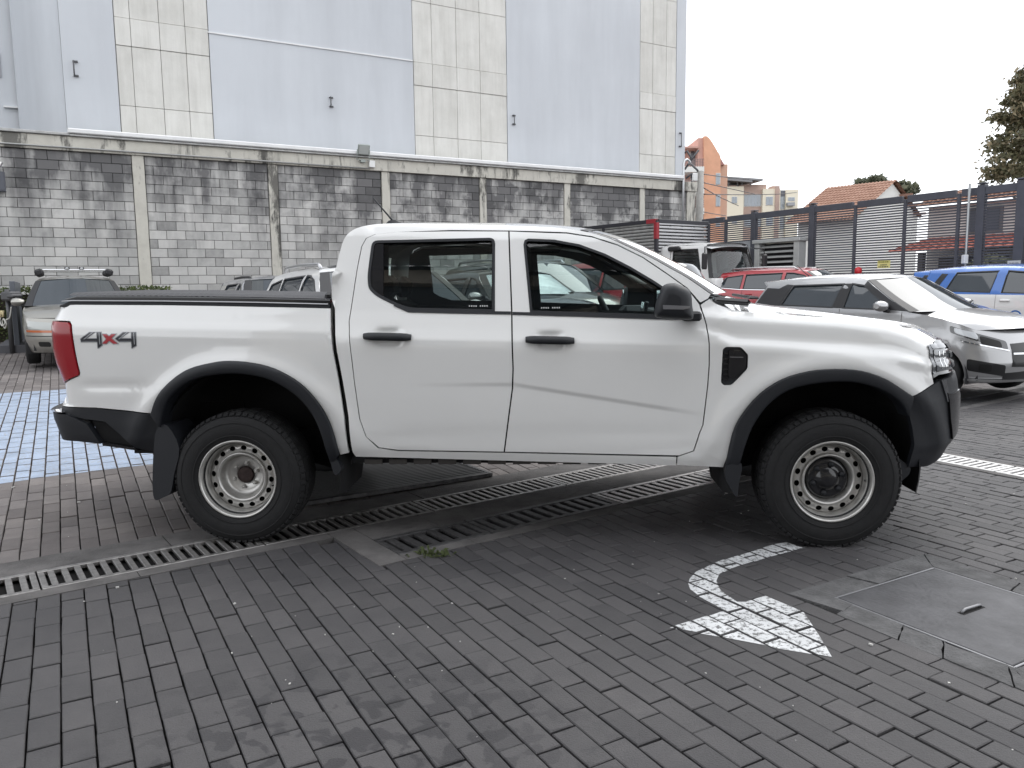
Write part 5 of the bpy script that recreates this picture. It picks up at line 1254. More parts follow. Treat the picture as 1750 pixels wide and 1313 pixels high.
# hood and cowl
CR_ = crest_s[::-1]; hp_ = mp(np.array([c[0] for c in CR_]), np.array([c[1] for c in CR_]))
hc = spline([(2.86, 1.345), (2.93, 1.325), (3.02, 1.300), (3.2, 1.275), (3.45, 1.243), (3.60, 1.222), (3.82, 1.190), (3.95, 1.165), (4.0, 1.148), (4.06, 1.118)], 3)
hs_ = np.array(spline([tuple(p) for p in hp_], 3)); n_ = min(len(hc), len(hs_)); rows = []
for i in range(n_):
    r = []
    for u in np.linspace(-1, 1, 41):
        q = 1 - abs(u); f = 1 - (1 - q) ** 3.2; y = hs_[i, 1] + (HW - hs_[i, 1]) * q; bul = .012 * (sstep(.30, .42, q)) * (1 - sstep(.85, 1, i / n_))
        fx = 1 - (1 - q) ** 2
        r.append((hs_[i, 0] + (hc[i][0] - hs_[i, 0]) * fx, y if u < 0 else 2 * HW - y, hs_[i, 2] + (hc[i][1] - hs_[i, 2]) * f + bul))
    rows.append(r)
m = MB(); m.grid(rows); m.build('hood', M_WHITE, truck)
m = MB(); R0 = rows[0]; R1 = [(EP[-1, 0] + (CE[-1][0] - EP[-1, 0]) * (1 - (1 - (1 - abs(u))) ** 2.3) - .01, y, 1.36) for u, (x, y, z) in zip(np.linspace(-1, 1, 41), R0)]
m.grid([[(a[0] + .01, a[1], a[2] - .004) for a in R0], [(a[0], a[1], a[2] - .012) for a in R1]], flip=True); m.build('cowl', M_BLK, truck)
for yo in (.30, 1.25):
    m = MB(); m.box((2.88, yo, 1.352), (.05, .5, .012), [[1, .15, 0], [-.15, 1, 0], [0, 0, 1]], ch=.005); m.tube([(2.87, yo - .2, 1.352), (2.85, yo, 1.358), (2.84, yo + .25, 1.366)], .009, 6); m.build('wiper', M_BLK, truck)
m = MB(); m.box((2.735, .13, 1.335), (.20, .10, .035), [[1, 0, .08], [0, 1, 0], [-.08, 0, 1]], ch=.014); m.build('cowl_cap', M_BLKG, truck)
# bed cover and rails
def zbt(x): return np.interp(x, [-.986, -.4, .125, .549], [1.359, 1.350, 1.337, 1.322])
def strip_(name, y0, y1, a, b, mat, x0=-.985, x1=.545, ch=0):
    for mir in (False, True):
        rows = []
        for x in np.linspace(x0, x1, 24):
            e = np.clip((x - x0) / .045, .3, 1); z0, z1 = zbt(x) + a, zbt(x) + a + (b - a) * e; c = .006
            r = [(x, y0, z0), (x, y0, z1 - c), (x, y0 + c, z1), (x, y1, z1)]; rows.append([(p[0], 2 * HW - p[1] if mir else p[1], p[2]) for p in r])
        m = MB(); m.grid(rows, smooth=False, flip=not mir); m.add(rows[0], [(3, 2, 1, 0)]); m.add(rows[-1], [(0, 1, 2, 3)]); m.build(name, mat, truck)
strip_('bed_rail', .034, .30, -.012, .022, M_BLK); strip_('rail_trim', .030, .28, .022, .027, plain('rail_grey', (.30, .30, .31), .35, metal=.6), -.97, .538)
strip_('cover_rail', .040, .28, .027, .049, M_BLKG, -.955, .548)
M_VINYL = plain('cover_vinyl', (.045, .045, .05), .55, bump=.5, bscale=90)
rows = []
for i, x in enumerate(np.linspace(-.94, .55, 150)):
    r = []; z0 = zbt(x) + .052 + .002 * math.sin(i * 1.9) * (x < -.1)
    for u in np.linspace(-1, 1, 41):
        q = 1 - abs(u); y = .050 + (HW - .050) * q; f = min(1, q / .03); r.append((x, y if u < 0 else 2 * HW - y, z0 + .014 * math.sqrt(max(0, 1 - (1 - f) ** 2)) + .014 * q))
    rows.append(r)
m = MB(); m.grid(rows); m.add(rows[0], [tuple(range(40, -1, -1))]); m.build('tonneau_cover', M_VINYL, truck)
m = MB(); m.box((.535, HW, 1.39), (.05, 1.76, .045), ch=.015); m.build('cover_roll', M_BLKG, truck)
m = MB(); m.box((-.2, HW, .98), (1.5, 1.5, .05)); m.build('bed_floor', M_DARK, truck)
# antenna
m = MB(); yb = HW; m.grid([[(x, yb - w_, 1.825), (x, yb - w_ * .4, 1.828 + h), (x, yb + w_ * .4, 1.828 + h), (x, yb + w_, 1.825)] for x, w_, h in ((.66, .01, .002), (.70, .03, .04), (.735, .034, .045), (.79, .028, .022), (.84, .008, .002))], flip=True); m.build('antenna_fin', M_BLK, truck)
m = MB(); m.tube([(.73, yb, 1.86), (.705, yb, 1.89), (.655, yb, 1.95), (.60, yb, 2.015)], [.007, .006, .005, .004], 8); m.build('antenna', M_BLK, truck)
# wing mirrors
MO = [(2.345, 1.412), (2.369, 1.432), (2.40, 1.437), (2.43, 1.432), (2.495, 1.394), (2.508, 1.317), (2.515, 1.262), (2.50, 1.243), (2.424, 1.243), (2.335, 1.253), (2.310, 1.270), (2.316, 1.333)]
def sc(P, y, k=1.0, cx=2.41, cz=1.335):
    f = (y - CYL) / (0 - CYL); o = []
    for x, z in P:
        x, z = cx + (x - cx) * k, cz + (z - cz) * k; o.append((CXL + (x - CXL) * f, y, CAM_H + (z - CAM_H) * f))
    return o
for mir in (False, True):
    fx = (lambda P: [(p[0], 2 * HW - p[1], p[2]) for p in P]) if mir else (lambda P: P)
    MOs = spline(MO, 4, closed=True); R = [fx(sc(MOs, y, k)) for y, k in ((-.045, .72), (-.055, .90), (-.09, .985), (-.14, 1.0), (-.19, .965), (-.215, .86), (-.228, .68), (-.232, .40))]
    R = [r + [r[0]] for r in R]; m = MB(); m.grid(R, flip=not mir); m.add(R[-1][:-1], [tuple(range(len(R[-1]) - 1))[::(1 if mir else -1)]]); mo = m.build('wing_mirror', M_BLK, truck)
    I = [(2.352, 1.322), (2.470, 1.316), (2.497, 1.313), (2.497, 1.303), (2.462, 1.296), (2.354, 1.299)]
    m = MB(); a = fx(sc(I, -.2345, .98)); b_ = fx(sc(I, -.20, 1.0)); m.add(a + b_, [tuple(range(6))[::(1 if mir else -1)]] + [(i, 6 + i, 6 + (i + 1) % 6, (i + 1) % 6) for i in range(6)]); m.build('indicator', plain('indicator_grey', (.16, .16, .17), .15, ct=.8), mo)
    m = MB(); m.box((2.50, -.01 if not mir else 2 * HW + .01, 1.262), (.10, .10, .05), ch=.012); m.build('mirror_arm', M_BLK, mo)
    m = MB(); a = fx(sc(inset(MO, .012), -.06)); P = np.array(a); m.add([(P[:, 0].min() - .004, y, z) for y, z in ((-.20, 1.27), (-.08, 1.27), (-.08, 1.40), (-.20, 1.40))] if not mir else [(P[:, 0].min() - .004, 2 * HW + y, z) for y, z in ((.20, 1.27), (.08, 1.27), (.08, 1.40), (.20, 1.40))], [(0, 1, 2, 3)]); m.build('mirror_glass', M_CHROME, mo)
panel('mirror_base', [(2.43, 1.36), (2.40, 1.39), (2.36, 1.30), (2.36, 1.25), (2.53, 1.242), (2.52, 1.28)], M_BLK, .04, off=-.006, lip=.02)
# badge
def badge(pts): return [(-.843 + (140 + x / 16.667 - 147) * .003462, 1.179 - (558 + y / 16.667 - 576) * .00333) for x, y in pts]
B4 = badge([(100, 340), (350, 155), (520, 155), (270, 330), (545, 330), (545, 155), (680, 155), (680, 530), (570, 612), (545, 610), (545, 435), (112, 435)])
BX = badge([(690, 205), (820, 205), (890, 268), (960, 205), (1100, 205), (965, 335), (1130, 490), (985, 495), (890, 412), (800, 495), (665, 485), (800, 350)])
B4b = badge([(1040, 345), (1270, 165), (1460, 165), (1200, 335), (1490, 335), (1490, 165), (1630, 165), (1620, 545), (1500, 615), (1480, 610), (1480, 440), (1150, 440)])
M_BD, M_BS = plain('badge_black', (.012, .013, .02), .3, ct=.6), plain('badge_silver', (.36, .37, .39), .3, metal=.4)
M_BR = plain('badge_red', (.42, .02, .03), .35, ct=.5)
for nm, P, mt in (('emblem_four', B4, M_BD), ('emblem_cross', BX, M_BR), ('emblem_four', B4b, M_BD)):
    if area2(P) < 0: P.reverse()
    o = panel(nm, inset(P, -.0018), M_BS, .03, off=-.0015 - (.001 if nm == 'emblem_cross' else 0), lip=.003, both=False)
    link('emblem_face', sheet_mesh('emblem_face', mp, inset(P, .0022), mt, .03, (), -.003 - (.001 if nm == 'emblem_cross' else 0), .002), o)
for P in ([(430, 165), (465, 165), (225, 350), (185, 350)], [(612, 175), (634, 175), (634, 500), (612, 500)], [(150, 405), (530, 405), (530, 412), (150, 412)]):
    panel('emblem_line', badge(P)[::-1], M_BS, .03, off=-.0042, lip=.001, both=False); panel('emblem_line', badge([(x + 950, y + 8) for x, y in P])[::-1], M_BS, .03, off=-.0042, lip=.001, both=False)
# etched window marks
for x0, z0 in ((1.31, 1.322), (1.705, 1.308)):
    for k in range(9):
        if k != 4: panel('glass_mark', [(x0 + k * .012, z0), (x0 + k * .012 + .007, z0), (x0 + k * .012 + .007, z0 + .008), (x0 + k * .012, z0 + .008)], plain('etched', (.45, .46, .46), .7), .05, off=.012, lip=0, both=False)
# stone-chip glints and road film are left to the paint; wheels
def wheel(x, z, flip, cap):
    w_ = bpy.data.objects.new('wheel', None); COL.objects.link(w_); w_.parent = truck; w_.location = (x, 2 * HW if flip else 0, z); w_.rotation_euler = (0, 0, math.pi if flip else 0); w_.empty_display_size = .1
    return w_
def wheel_parts(w_, cap, rot):
    Rt = .372
    m = MB(); m.lathe([(.200, .03), (.206, .010), (.218, -.004), (.235, -.012), (.265, -.021), (.30, -.022), (.332, -.014), (.350, -.004), (.360, .006), (Rt, .030), (Rt + .004, .07), (Rt + .005, .13), (Rt + .004, .19), (Rt, .23), (.355, .262), (.30, .280), (.22, .262), (.20, .235)], n=96, flip=True); t = m.build('tyre', M_RUB, w_)
    m = MB(); nb = 64
    for k in range(nb):
        a = 2 * math.pi * (k + .5) / nb
        for (r, y, l, d, dp) in ((.3645, .013, .026, .028, .015), (.3745, .062, .028, .045, .010), (.3755, .13, .028, .05, .01)):
            a2 = a + (.03 if k % 2 else 0) * (y > .05); ca, sa = math.cos(a2), math.sin(a2); tilt = .55 if y < .03 else 0
            er, et, ey = np.array([ca, 0, sa]), np.array([-sa, 0, ca]), np.array([0, 1, 0])
            e1 = er * math.cos(tilt) - ey * math.sin(tilt); e2 = er * math.sin(tilt) + ey * math.cos(tilt)
            m.box(er * r + ey * y, (dp, d, l), np.stack([e1, e2, et], 1))
    m.build('tread', M_RUB, t)
    m = MB()
    for r0 in (.246, .318): m.lathe([(r0, -.0195 if r0 < .3 else -.0185), (r0 + .004, -.0225 if r0 < .3 else -.021), (r0 + .008, -.020 if r0 < .3 else -.018)], n=96, flip=True)
    m.build('sidewall_ring', M_RUB, t)
    # rim
    m = MB(); m.lathe([(.205, .012), (.213, .002), (.221, -.004), (.224, -.008), (.221, -.013), (.214, -.011), (.209, -.002), (.206, .012), (.203, .026), (.197, .032), (.195, .044), (.190, .062), (.1885, .075)], n=96, flip=True)
    m.lathe([(.1470, .0625), (.143, .050), (.138, .0445), (.132, .046), (.126, .058), (.119, .084), (.112, .104), (.100, .112), (.088, .114), (.050, .114), (.047, .122), (.044, .135)], n=96, flip=True)
    m.lathe([(.200, .03), (.198, .24)], n=64, flip=False); rim = m.build('rim', M_RIM, w_)
    def rm(s, z, off=0.0):
        s, z = np.asarray(s, float), np.asarray(z, float); r = np.hypot(s, z); y = np.interp(r, [.13, .1465, .152, .168, .184, .190], [.058, .0625, .062, .060, .066, .075]); return np.stack([s, y + off, z], -1)
    ci = [(math.cos(t), math.sin(t)) for t in np.linspace(0, 2 * math.pi, 97)[:-1]]
    holes = [[(.1470 * a, .1470 * b) for a, b in ci]]
    for k in range(16):
        t = 2 * math.pi * (k + .5) / 16 + rot; er, et = np.array([math.cos(t), math.sin(t)]), np.array([-math.sin(t), math.cos(t)])
        holes.append([tuple(er * (.168 + .0140 * math.cos(q)) + et * .0170 * math.sin(q)) for q in np.linspace(0, 2 * math.pi, 15)[:-1]])
    link('rim_face', sheet_mesh('rim_face', rm, [(.1885 * a, .1885 * b) for a, b in ci], M_RIM, .014, holes, 0, .006), rim)
    m = MB(); m.lathe([(.198, .105), (.04, .125)], n=48, flip=True); m.build('brake_drum', M_DARK, w_)
    if cap:
        m = MB(); m.lathe([(.1175, .100), (.114, .082), (.104, .072), (.09, .070), (.075, .074), (.06, .066), (.045, .052), (.03, .048), (0, .047)], n=48, flip=True); c_ = m.build('hub_cap', M_BLKG, w_)
        for k in range(6):
            a = math.pi / 3 * k + .3; m = MB(); m.tube([(.082 * math.cos(a), .080, .082 * math.sin(a)), (.082 * math.cos(a), .060, .082 * math.sin(a))], .015, 8); m.build('cap_lug', M_BLK, c_)
    else:
        m = MB(); m.lathe([(.047, .13), (.046, .105), (.040, .101), (.02, .100), (0, .1)], n=36, flip=True); m.build('hub', plain('hub_rust', (.055, .038, .036), .75, metal=.4, var=.5, vscale=40), w_)
        for k in range(6):
            a = math.pi / 3 * k + rot + .25; m = MB(); m.tube([(.0695 * math.cos(a), .114, .0695 * math.sin(a)), (.0695 * math.cos(a), .098, .0695 * math.sin(a))], .0125, 6, smooth=False); m.tube([(.0695 * math.cos(a), .099, .0695 * math.sin(a)), (.0695 * math.cos(a), .092, .0695 * math.sin(a))], .007, 8); m.build('wheel_nut', M_RIM, w_)
    m = MB(); a = -.35 + rot; m.tube([(.193 * math.cos(a), .05, .193 * math.sin(a)), (.186 * math.cos(a), .03, .186 * math.sin(a))], .004, 6); m.build('valve', M_BLK, w_)
for x, z, fl_, cap, rot in ((-.005, .373, 0, 0, .1), (3.265, .364, 0, 1, .33), (-.005, .40, 1, 0, .5), (3.265, .364, 1, 1, .2)):
    wheel_parts(wheel(x, z, fl_, cap), cap, rot)
# wheel housings, frame and underside
for cx, r0 in ((.035, .60), (3.235, .58)):
    for mir in (False, True):
        rows = [[(cx + r * math.cos(t) * .93, y, .42 + r * math.sin(t)) for t in np.linspace(-.25, math.pi + .25, 30)] for y, r in ((.055, r0 - .03), (.10, r0), (.48, r0), (.50, r0 - .02), (.505, .05))]
        m = MB(); m.grid([[(p[0], 2 * HW - p[1] if mir else p[1], p[2]) for p in r] for r in rows], flip=not mir); m.build('wheel_housing', M_DARK, truck)
m = MB()
for y in (.50, 1.38): m.box((1.4, y, .50), (4.5, .09, .15))
m.box((1.55, HW, .56), (2.1, 1.55, .10)); m.box((0, HW, .375), (.12, 1.5, .12)); m.box((3.27, HW, .38), (.14, 1.5, .1)); m.box((3.0, HW, .55), (1.1, .75, .3)); m.box((-.55, HW, .62), (.8, .9, .25))
m.box((1.55, .13, .462), (1.85, .06, .035)); m.box((1.55, 2 * HW - .13, .462), (1.85, .06, .035)); m.build('chassis', M_DARK, truck)
m = MB()
for x in np.arange(.75, 2.4, .14): m.box((x, .085, .455), (.10, .012, .028))
m.build('sill_flange', plain('flange', (.05, .045, .042), .7), truck)
# mud flaps
def flapm(P, y0, y1, nm='mud_flap'):
    for mir in (False, True):
        Pm = spline(P, 3, closed=True); n = len(Pm); A = [(x, y0, z) for x, z in Pm] + [(x + .02, y1, z) for x, z in Pm]
        if mir: A = [(p[0], 2 * HW - p[1], p[2]) for p in A]
        fs = [tuple(range(n))[::-1], tuple(range(n, 2 * n))] + [(i, (i + 1) % n, n + (i + 1) % n, n + i) for i in range(n)]
        m = MB(); m.add(A, [f[::-1] for f in fs] if mir else fs); m.build(nm, M_BLK, truck)
flapm([(-.452, .66), (-.478, .54), (-.492, .42), (-.500, .306), (-.487, .252), (-.44, .27), (-.396, .296), (-.37, .40), (-.33, .55), (-.39, .68)], -.008, .22)
flapm([(2.705, .45), (2.70, .39), (2.725, .33), (2.763, .278), (2.772, .35), (2.785, .46)], .0, .22)
flapm([(3.60, .50), (3.66, .46), (3.70, .43), (3.695, .39), (3.665, .36), (3.655, .345), (3.648, .375), (3.60, .42)], .06, .2, 'splash_guard')
flapm([(.515, .50), (.56, .47), (.575, .42), (.55, .39), (.53, .41)], .03, .2, 'splash_guard')
# cabin
def trim_panel(name, poly, mat, holes=(), off=.05): panel(name, poly, mat, .08, holes=holes, off=off, lip=0)
inner = [(.62, 1.20), (.70, .60), (2.60, .56), (2.62, 1.25), (2.52, 1.36), (2.4, 1.45), (2.26, 1.55), (2.1, 1.63), (1.98, 1.67), (1.8, 1.70), (1.5, 1.715), (.8, 1.72), (.70, 1.68), (.66, 1.45)]
trim_panel('door_trim', inner, M_TRIM, [[(.845, 1.668), (1.43, 1.674), (1.43, 1.325), (.99, 1.336), (.90, 1.366), (.855, 1.395)], [(1.645, 1.663), (1.775, 1.655), (1.905, 1.628), (2.04, 1.577), (2.17, 1.508), (2.28, 1.44), (2.32, 1.41), (2.32, 1.285), (1.67, 1.312)]])
loft(10, iw - 1, 'headliner', M_LINER, .02, 1, -.045)
def rbox(name, c, d, mat, ch, R=None):
    m = MB(); m.box(c, d, R, ch=ch); return m.build(name, mat, truck)
def roty(a): return [[math.cos(a), 0, math.sin(a)], [0, 1, 0], [-math.sin(a), 0, math.cos(a)]]
rbox('rear_seat', (.74, HW, 1.02), (.16, 1.45, .66), M_SEAT, .05, roty(-.22)); rbox('rear_seat', (.98, HW, .72), (.5, 1.4, .16), M_SEAT, .05)
for y in (.45, HW, 1.43): rbox('rear_headrest', (.685, y, 1.44), (.10, .26, .15), M_SEAT, .04)
for y in (.50, 1.38):
    rbox('front_seat', (1.60, y, 1.02), (.15, .50, .70), M_SEAT, .06, roty(-.28)); rbox('front_seat', (1.86, y, .72), (.52, .52, .16), M_SEAT, .06); rbox('front_headrest', (1.515, y, 1.50), (.11, .27, .20), M_SEAT, .045, roty(-.2))
rbox('dashboard', (2.56, HW, 1.13), (.46, 1.62, .28), M_TRIM, .08); rbox('dashboard', (2.62, HW, .9), (.3, 1.6, .4), M_DARK, .03); rbox('console', (2.15, HW, .8), (.9, .26, .22), M_TRIM, .04)
rbox('screen', (2.34, HW, 1.20), (.03, .17, .26), M_BLKG, .008, roty(.2)); rbox('instrument_hood', (2.33, 1.38, 1.24), (.2, .36, .10), M_TRIM, .04)
m = MB(); ct = np.array([2.17, 1.38, 1.18]); th = np.linspace(0, 2 * math.pi, 33); ax = np.array([-.42, 0, .9]); m.tube([ct + .185 * (np.array([0, 1, 0]) * math.cos(t) + ax / np.linalg.norm(ax) * math.sin(t)) for t in th], .016, 8, cap=False)
m.box(ct + np.array([.03, 0, 0]), (.05, .16, .13), roty(.43), ch=.02); m.tube([ct + np.array([0, -.18, 0]), ct + np.array([.02, 0, 0]), ct + np.array([0, .18, 0])], .014, 6); m.build('steering_wheel', M_TRIM, truck)
for y in (.52, 1.36): rbox('sun_visor', (2.12, y, 1.635), (.16, .40, .022), M_LINER, .008, roty(.55))
m = MB(); m.tube([(2.22, 1.68, 1.60), (2.28, 1.66, 1.53), (2.40, 1.665, 1.46), (2.45, 1.69, 1.45)], .017, 8); m.build('grab_handle', M_LINER, truck)
rbox('rear_mirror', (2.22, HW, 1.60), (.04, .24, .075), M_BLK, .02)
for y in (.115, 2 * HW - .115):
    m = MB(); m.tube([(2.05, y + (.16 if y < 1 else -.16), 1.665), (2.3, y + (.10 if y < 1 else -.10), 1.535), (2.56, y + (.03 if y < 1 else -.03), 1.37)], .028, 8); m.build('pillar_trim', M_TRIM, truck)
# ================================================================== PARKED CARS
M_CGL = plain('car_glass_dark', (.03, .038, .046), .02, spec=1.1)
M_TYRE = plain('tyre_plain', (.015, .015, .016), .85)
M_CBLK = plain('car_black', (.018, .018, .02), .5)
M_LAMP = plain('lamp_clear', (0, 0, 0)); M_AMBER = plain('lamp_amber', (.45, .11, .03), .2, ct=.8)
class Surf:
    def __init__(s, L_, W, Af, Ar, nf, nr, zs, ins):
        s.W = W; s.LF, s.XF, s.YF = plan_end(nf, Af, W); s.LR, s.XR, s.YR = plan_end(nr, Ar, W); s.Af, s.Ar = Af, Ar
        s.sf, s.sr = L_ / 2 - Af, -L_ / 2 + Ar; s.F, s.R = s.sf + s.LF[-1], s.sr - s.LR[-1]; s.p = soft(zs, ins)
        s.rake = lambda z: 0 * z; s.raker = lambda z: 0 * z; s.arch = []
    def __call__(s, q, z, off=0.0):
        q, z = np.asarray(q, float), np.asarray(z, float)
        lf, lr = np.clip(q - s.sf, 0, None), np.clip(s.sr - q, 0, None)
        xf, yf = np.interp(lf, s.LF, s.XF), np.interp(lf, s.LF, s.YF); xr, yr = np.interp(lr, s.LR, s.XR), np.interp(lr, s.LR, s.YR)
        x = np.where(q > s.sf, s.sf + (s.Af - s.rake(z)) * xf, np.where(q < s.sr, s.sr - (s.Ar - s.raker(z)) * xr, q))
        e = yf + yr; p = s.p(z)
        for cx, cz, r in s.arch: p = p - .018 * bump2(np.hypot(q - cx, z - cz), r, .07) * sstep(.3, .45, z)
        return np.stack([x - off * (xf ** 2 - xr ** 2), -(s.W - p - off) * (1 - e), z + 0 * x], -1)
    def x2s(s, x, z=.7):
        if s.sr < x < s.sf: return x
        S = np.linspace(s.sf, s.F, 400) if x > 0 else np.linspace(s.sr, s.R, 400); P = s(S, np.full(400, z)); return float(S[int(np.argmin(np.abs(P[:, 0] - x)))])
def simple_wheel(par, x, y, r, out, rimmat, spokes=5):
    w_ = bpy.data.objects.new('wheel', None); COL.objects.link(w_); w_.parent = par; w_.location = (x, y, r); w_.rotation_euler = (0, 0, 0 if out < 0 else math.pi); w_.empty_display_size = .1
    key = ('wh', round(r, 2), rimmat.name, spokes)
    if key not in MC:
        m = MB(); m.lathe([(r * .62, .03), (r * .64, .0), (r * .80, -.012), (r * .93, -.004), (r, .03), (r, .17), (r * .9, .20), (r * .6, .18)], n=32, flip=True); t = m.mesh('tyre', M_TYRE)
        m = MB(); m.lathe([(r * .66, .0), (r * .63, -.006), (r * .58, .01), (r * .56, .06)], n=32, flip=True)
        for k in range(spokes):
            a = 2 * math.pi * k / spokes; ca, sa = math.cos(a), math.sin(a); m.box((ca * r * .32, .02, sa * r * .32), (r * .52, .02, r * .15), [[ca, 0, -sa], [0, 1, 0], [sa, 0, ca]], ch=.006)
        m.lathe([(r * .14, .03), (r * .13, .0), (0, -.004)], n=16, flip=True); q = m.mesh('rim', rimmat)
        m = MB(); m.lathe([(r * .6, .075), (0, .075)], n=24, flip=True); d = m.mesh('brake_disc', M_CBLK); MC[key] = (t, q, d)
    for nm, me in zip(('tyre', 'rim', 'brake_disc'), MC[key]): link(nm, me, w_)
def car(name, label, cat, pos, hdg, sp, paint, group=None, pillar=None, roof=None, extra=None):
    X, Y = pos; o = empty(name, (X, Y, gz(X, Y)), math.radians(hdg), label, cat, group)
    # tilt with the slope of the lot
    L_, W, zb0, zb1, zr = sp['L'], sp['W'], sp['zb'][0], sp['zb'][1], sp['zr']
    bz = lambda x: zb0 + (zb1 - zb0) * (x + L_ / 2) / L_
    S = Surf(L_, W, sp.get('Af', .55), sp.get('Ar', .45), sp.get('nf', 2.6), sp.get('nr', 3), [.1, .18, .28, .40, .6, .75, zb0 - .07, zb0, zr - .10, zr - .02, zr + .1], [.16, .10, .05, .02, .006, .0, .012, .035, .035 + .36 * (zr - .10 - zb0), .05 + .40 * (zr - zb0), .12 + .6 * (zr + .1 - zb0)])
    fr = sp.get('rake', ([.15, .25, .45, .65, .85, 1.0], [.10, .03, .0, .03, .10, .2])); S.rake = lambda z: np.interp(z, *fr)
    rr = sp.get('raker', ([.15, .3, .5, .9, 1.2], [.08, .03, .0, .03, .08])); S.raker = lambda z: np.interp(z, *rr)
    r, ra = sp['r'], sp['r'] + .055; xf, xr = sp['xf'], sp['xr']; S.arch = [(xf, r, ra + .05), (xr, r, ra + .05)]
    pillar = pillar or paint; roof = roof or paint
    def pan(nm, poly, mat, step=.07, holes=(), off=0.0, lip=.012, both=True, par=o):
        link(nm, sheet_mesh(nm, S, poly, mat, step, holes, off, lip), par)
        if both: link(nm, sheet_mesh(nm, S, poly, mat, step, holes, off, lip, mirror=0.0), par)
    zs = .21; d0, d1, d2 = sp['doors']
    def archpts(cx, a0, a1, k=14): return [(cx + ra * math.cos(a), r + ra * math.sin(a)) for a in np.linspace(a0, a1, k)]
    a_ = math.asin((r - zs) / ra); hood = sp['hood']; nose = hood[-1]
    ns = S.x2s(nose[0], nose[1]); g_ = .004
    fpoly = [(d2 + g_, zs)] + archpts(xf, math.pi + a_, -a_) + [(S.sf, zs + .0), (S.F, zs + .0), (S.F, sp['zn']), (ns, nose[1])] + [(S.x2s(x, z), z) for x, z in hood[::-1][1:]] + ([(d2 + g_, bz(d2))] if hood[0][0] > d2 + .02 else [])
    pan('front_body', fpoly, paint)
    tz = bz(sp['gh'][0][0])
    rpoly = [(d0 - g_, bz(d0)), (sp['gh'][0][0], tz), (S.R, tz + .0), (S.R, .30), (S.sr, .28)] + [(xr - ra * math.cos(a_) - .0, zs)] + archpts(xr, math.pi + a_, -a_) + [(d0 - g_, zs)]
    if d0 < xr + ra: rpoly = [(d0 - g_, bz(d0)), (sp['gh'][0][0], tz), (S.R, tz), (S.R, .30), (S.sr, .28)] + [p for p in archpts(xr, math.pi + a_, -a_) if p[0] < d0 - g_] + [(d0 - g_, r + math.sqrt(max(0, ra ** 2 - (d0 - xr) ** 2)))]
    pan('rear_body', rpoly, paint)
    low = [p for p in archpts(xr, math.pi + a_, -a_) if p[0] > d0 + g_]
    pan('rear_door', ([(d0 + g_, r + math.sqrt(max(0, ra ** 2 - (d0 - xr) ** 2)))] if low else [(d0 + g_, zs + .06)]) + low + [(max(d0, xr + ra) + .03, zs + .05), (d1 - g_, zs + .05), (d1 - g_, bz(d1)), (d0 + g_, bz(d0))], paint)
    pan('front_door', [(d1 + g_, zs + .05), (d2 - g_, zs + .05), (d2 - g_, bz(d2)), (d1 + g_, bz(d1))], paint)
    pan('sill', [(xr + ra, zs - .03), (xf - ra, zs - .03), (xf - ra, zs + .05), (xr + ra, zs + .05)], paint, off=.012)
    # greenhouse
    gh = sp['gh']; ghs = [gh[0]] + list(gh[1:]); pan('pillars', [(x, z) for x, z in ghs], pillar, holes=sp['win'], off=.002)
    for q in sp['win']:
        pan('side_window', inset(q if area2(q) > 0 else q[::-1], -.006), M_CGL, .12, off=.012, lip=0)
        qq = q if area2(q) > 0 else q[::-1]
        pan('window_trim', inset(qq, -.006), M_CBLK, .12, holes=[inset(qq, .012)], off=-.001, lip=.006)
    E = S(np.array([q[0] for q in gh]), np.array([q[1] for q in gh])); C = np.array(sp['ghc'])
    def loft(e, c, nm, mat, par=o, pw=2.2, up=0):
        rows = []
        for a, b in zip(e, c):
            rw_ = []
            for u in np.linspace(-1, 1, 25):
                q = 1 - abs(u); f = 1 - (1 - q) ** pw; y = a[1] * (1 - q); rw_.append((a[0] + (b[0] - a[0]) * f, y if u < 0 else -y, a[2] + (b[1] - a[2]) * f + up))
            rows.append(rw_)
        m = MB(); m.grid(rows); return m.build(nm, mat, par)
    i1, i2 = sp['cut']
    def fine(a, k=5): return np.array(spline([tuple(p) for p in a], k))
    loft(fine(E[:i1 + 1]), fine(C[:i1 + 1]), 'rear_window', M_CGL); loft(fine(E[i1:i2 + 1]), fine(C[i1:i2 + 1]), 'roof', roof); ws = loft(fine(E[i2:]), fine(C[i2:]), 'windshield', M_CGL, pw=1.75)
    ee, cc = fine(E[i2:]), fine(C[i2:])
    for sgn in (1, -1):
        m = MB(); rows = []
        for a, b in zip(ee, cc):
            rw_ = []
            for q in (0, .05, .10, .14):
                f = 1 - (1 - q) ** 1.75; rw_.append((a[0] + (b[0] - a[0]) * f + .004, sgn * a[1] * (1 - q), a[2] + (b[1] - a[2]) * f + .004))
            rows.append(rw_)
        m.grid(rows, flip=sgn < 0); m.build('windshield_edge', M_CBLK, o)
    HE = S(np.array([S.x2s(x, z) for x, z in hood]), np.array([z for x, z in hood])); HC = np.array(sp['hoodc']); loft(fine(HE), fine(HC), 'hood', paint, pw=3)
    m = MB(); a, b = E[-1], HE[0]
    m.grid([[(b[0] + .01, y, b[2] - .0) for y in np.linspace(b[1], -b[1], 5)], [(C[-1][0] - .03, y, a[2] + .01) for y in np.linspace(a[1], -a[1], 5)]], flip=True); m.build('cowl', M_CBLK, o)
    for x, yy in ((xf, -1), (xf, 1), (xr, -1), (xr, 1)): simple_wheel(o, x, yy * (W - .015), r, yy, sp.get('rim', M_RIM))
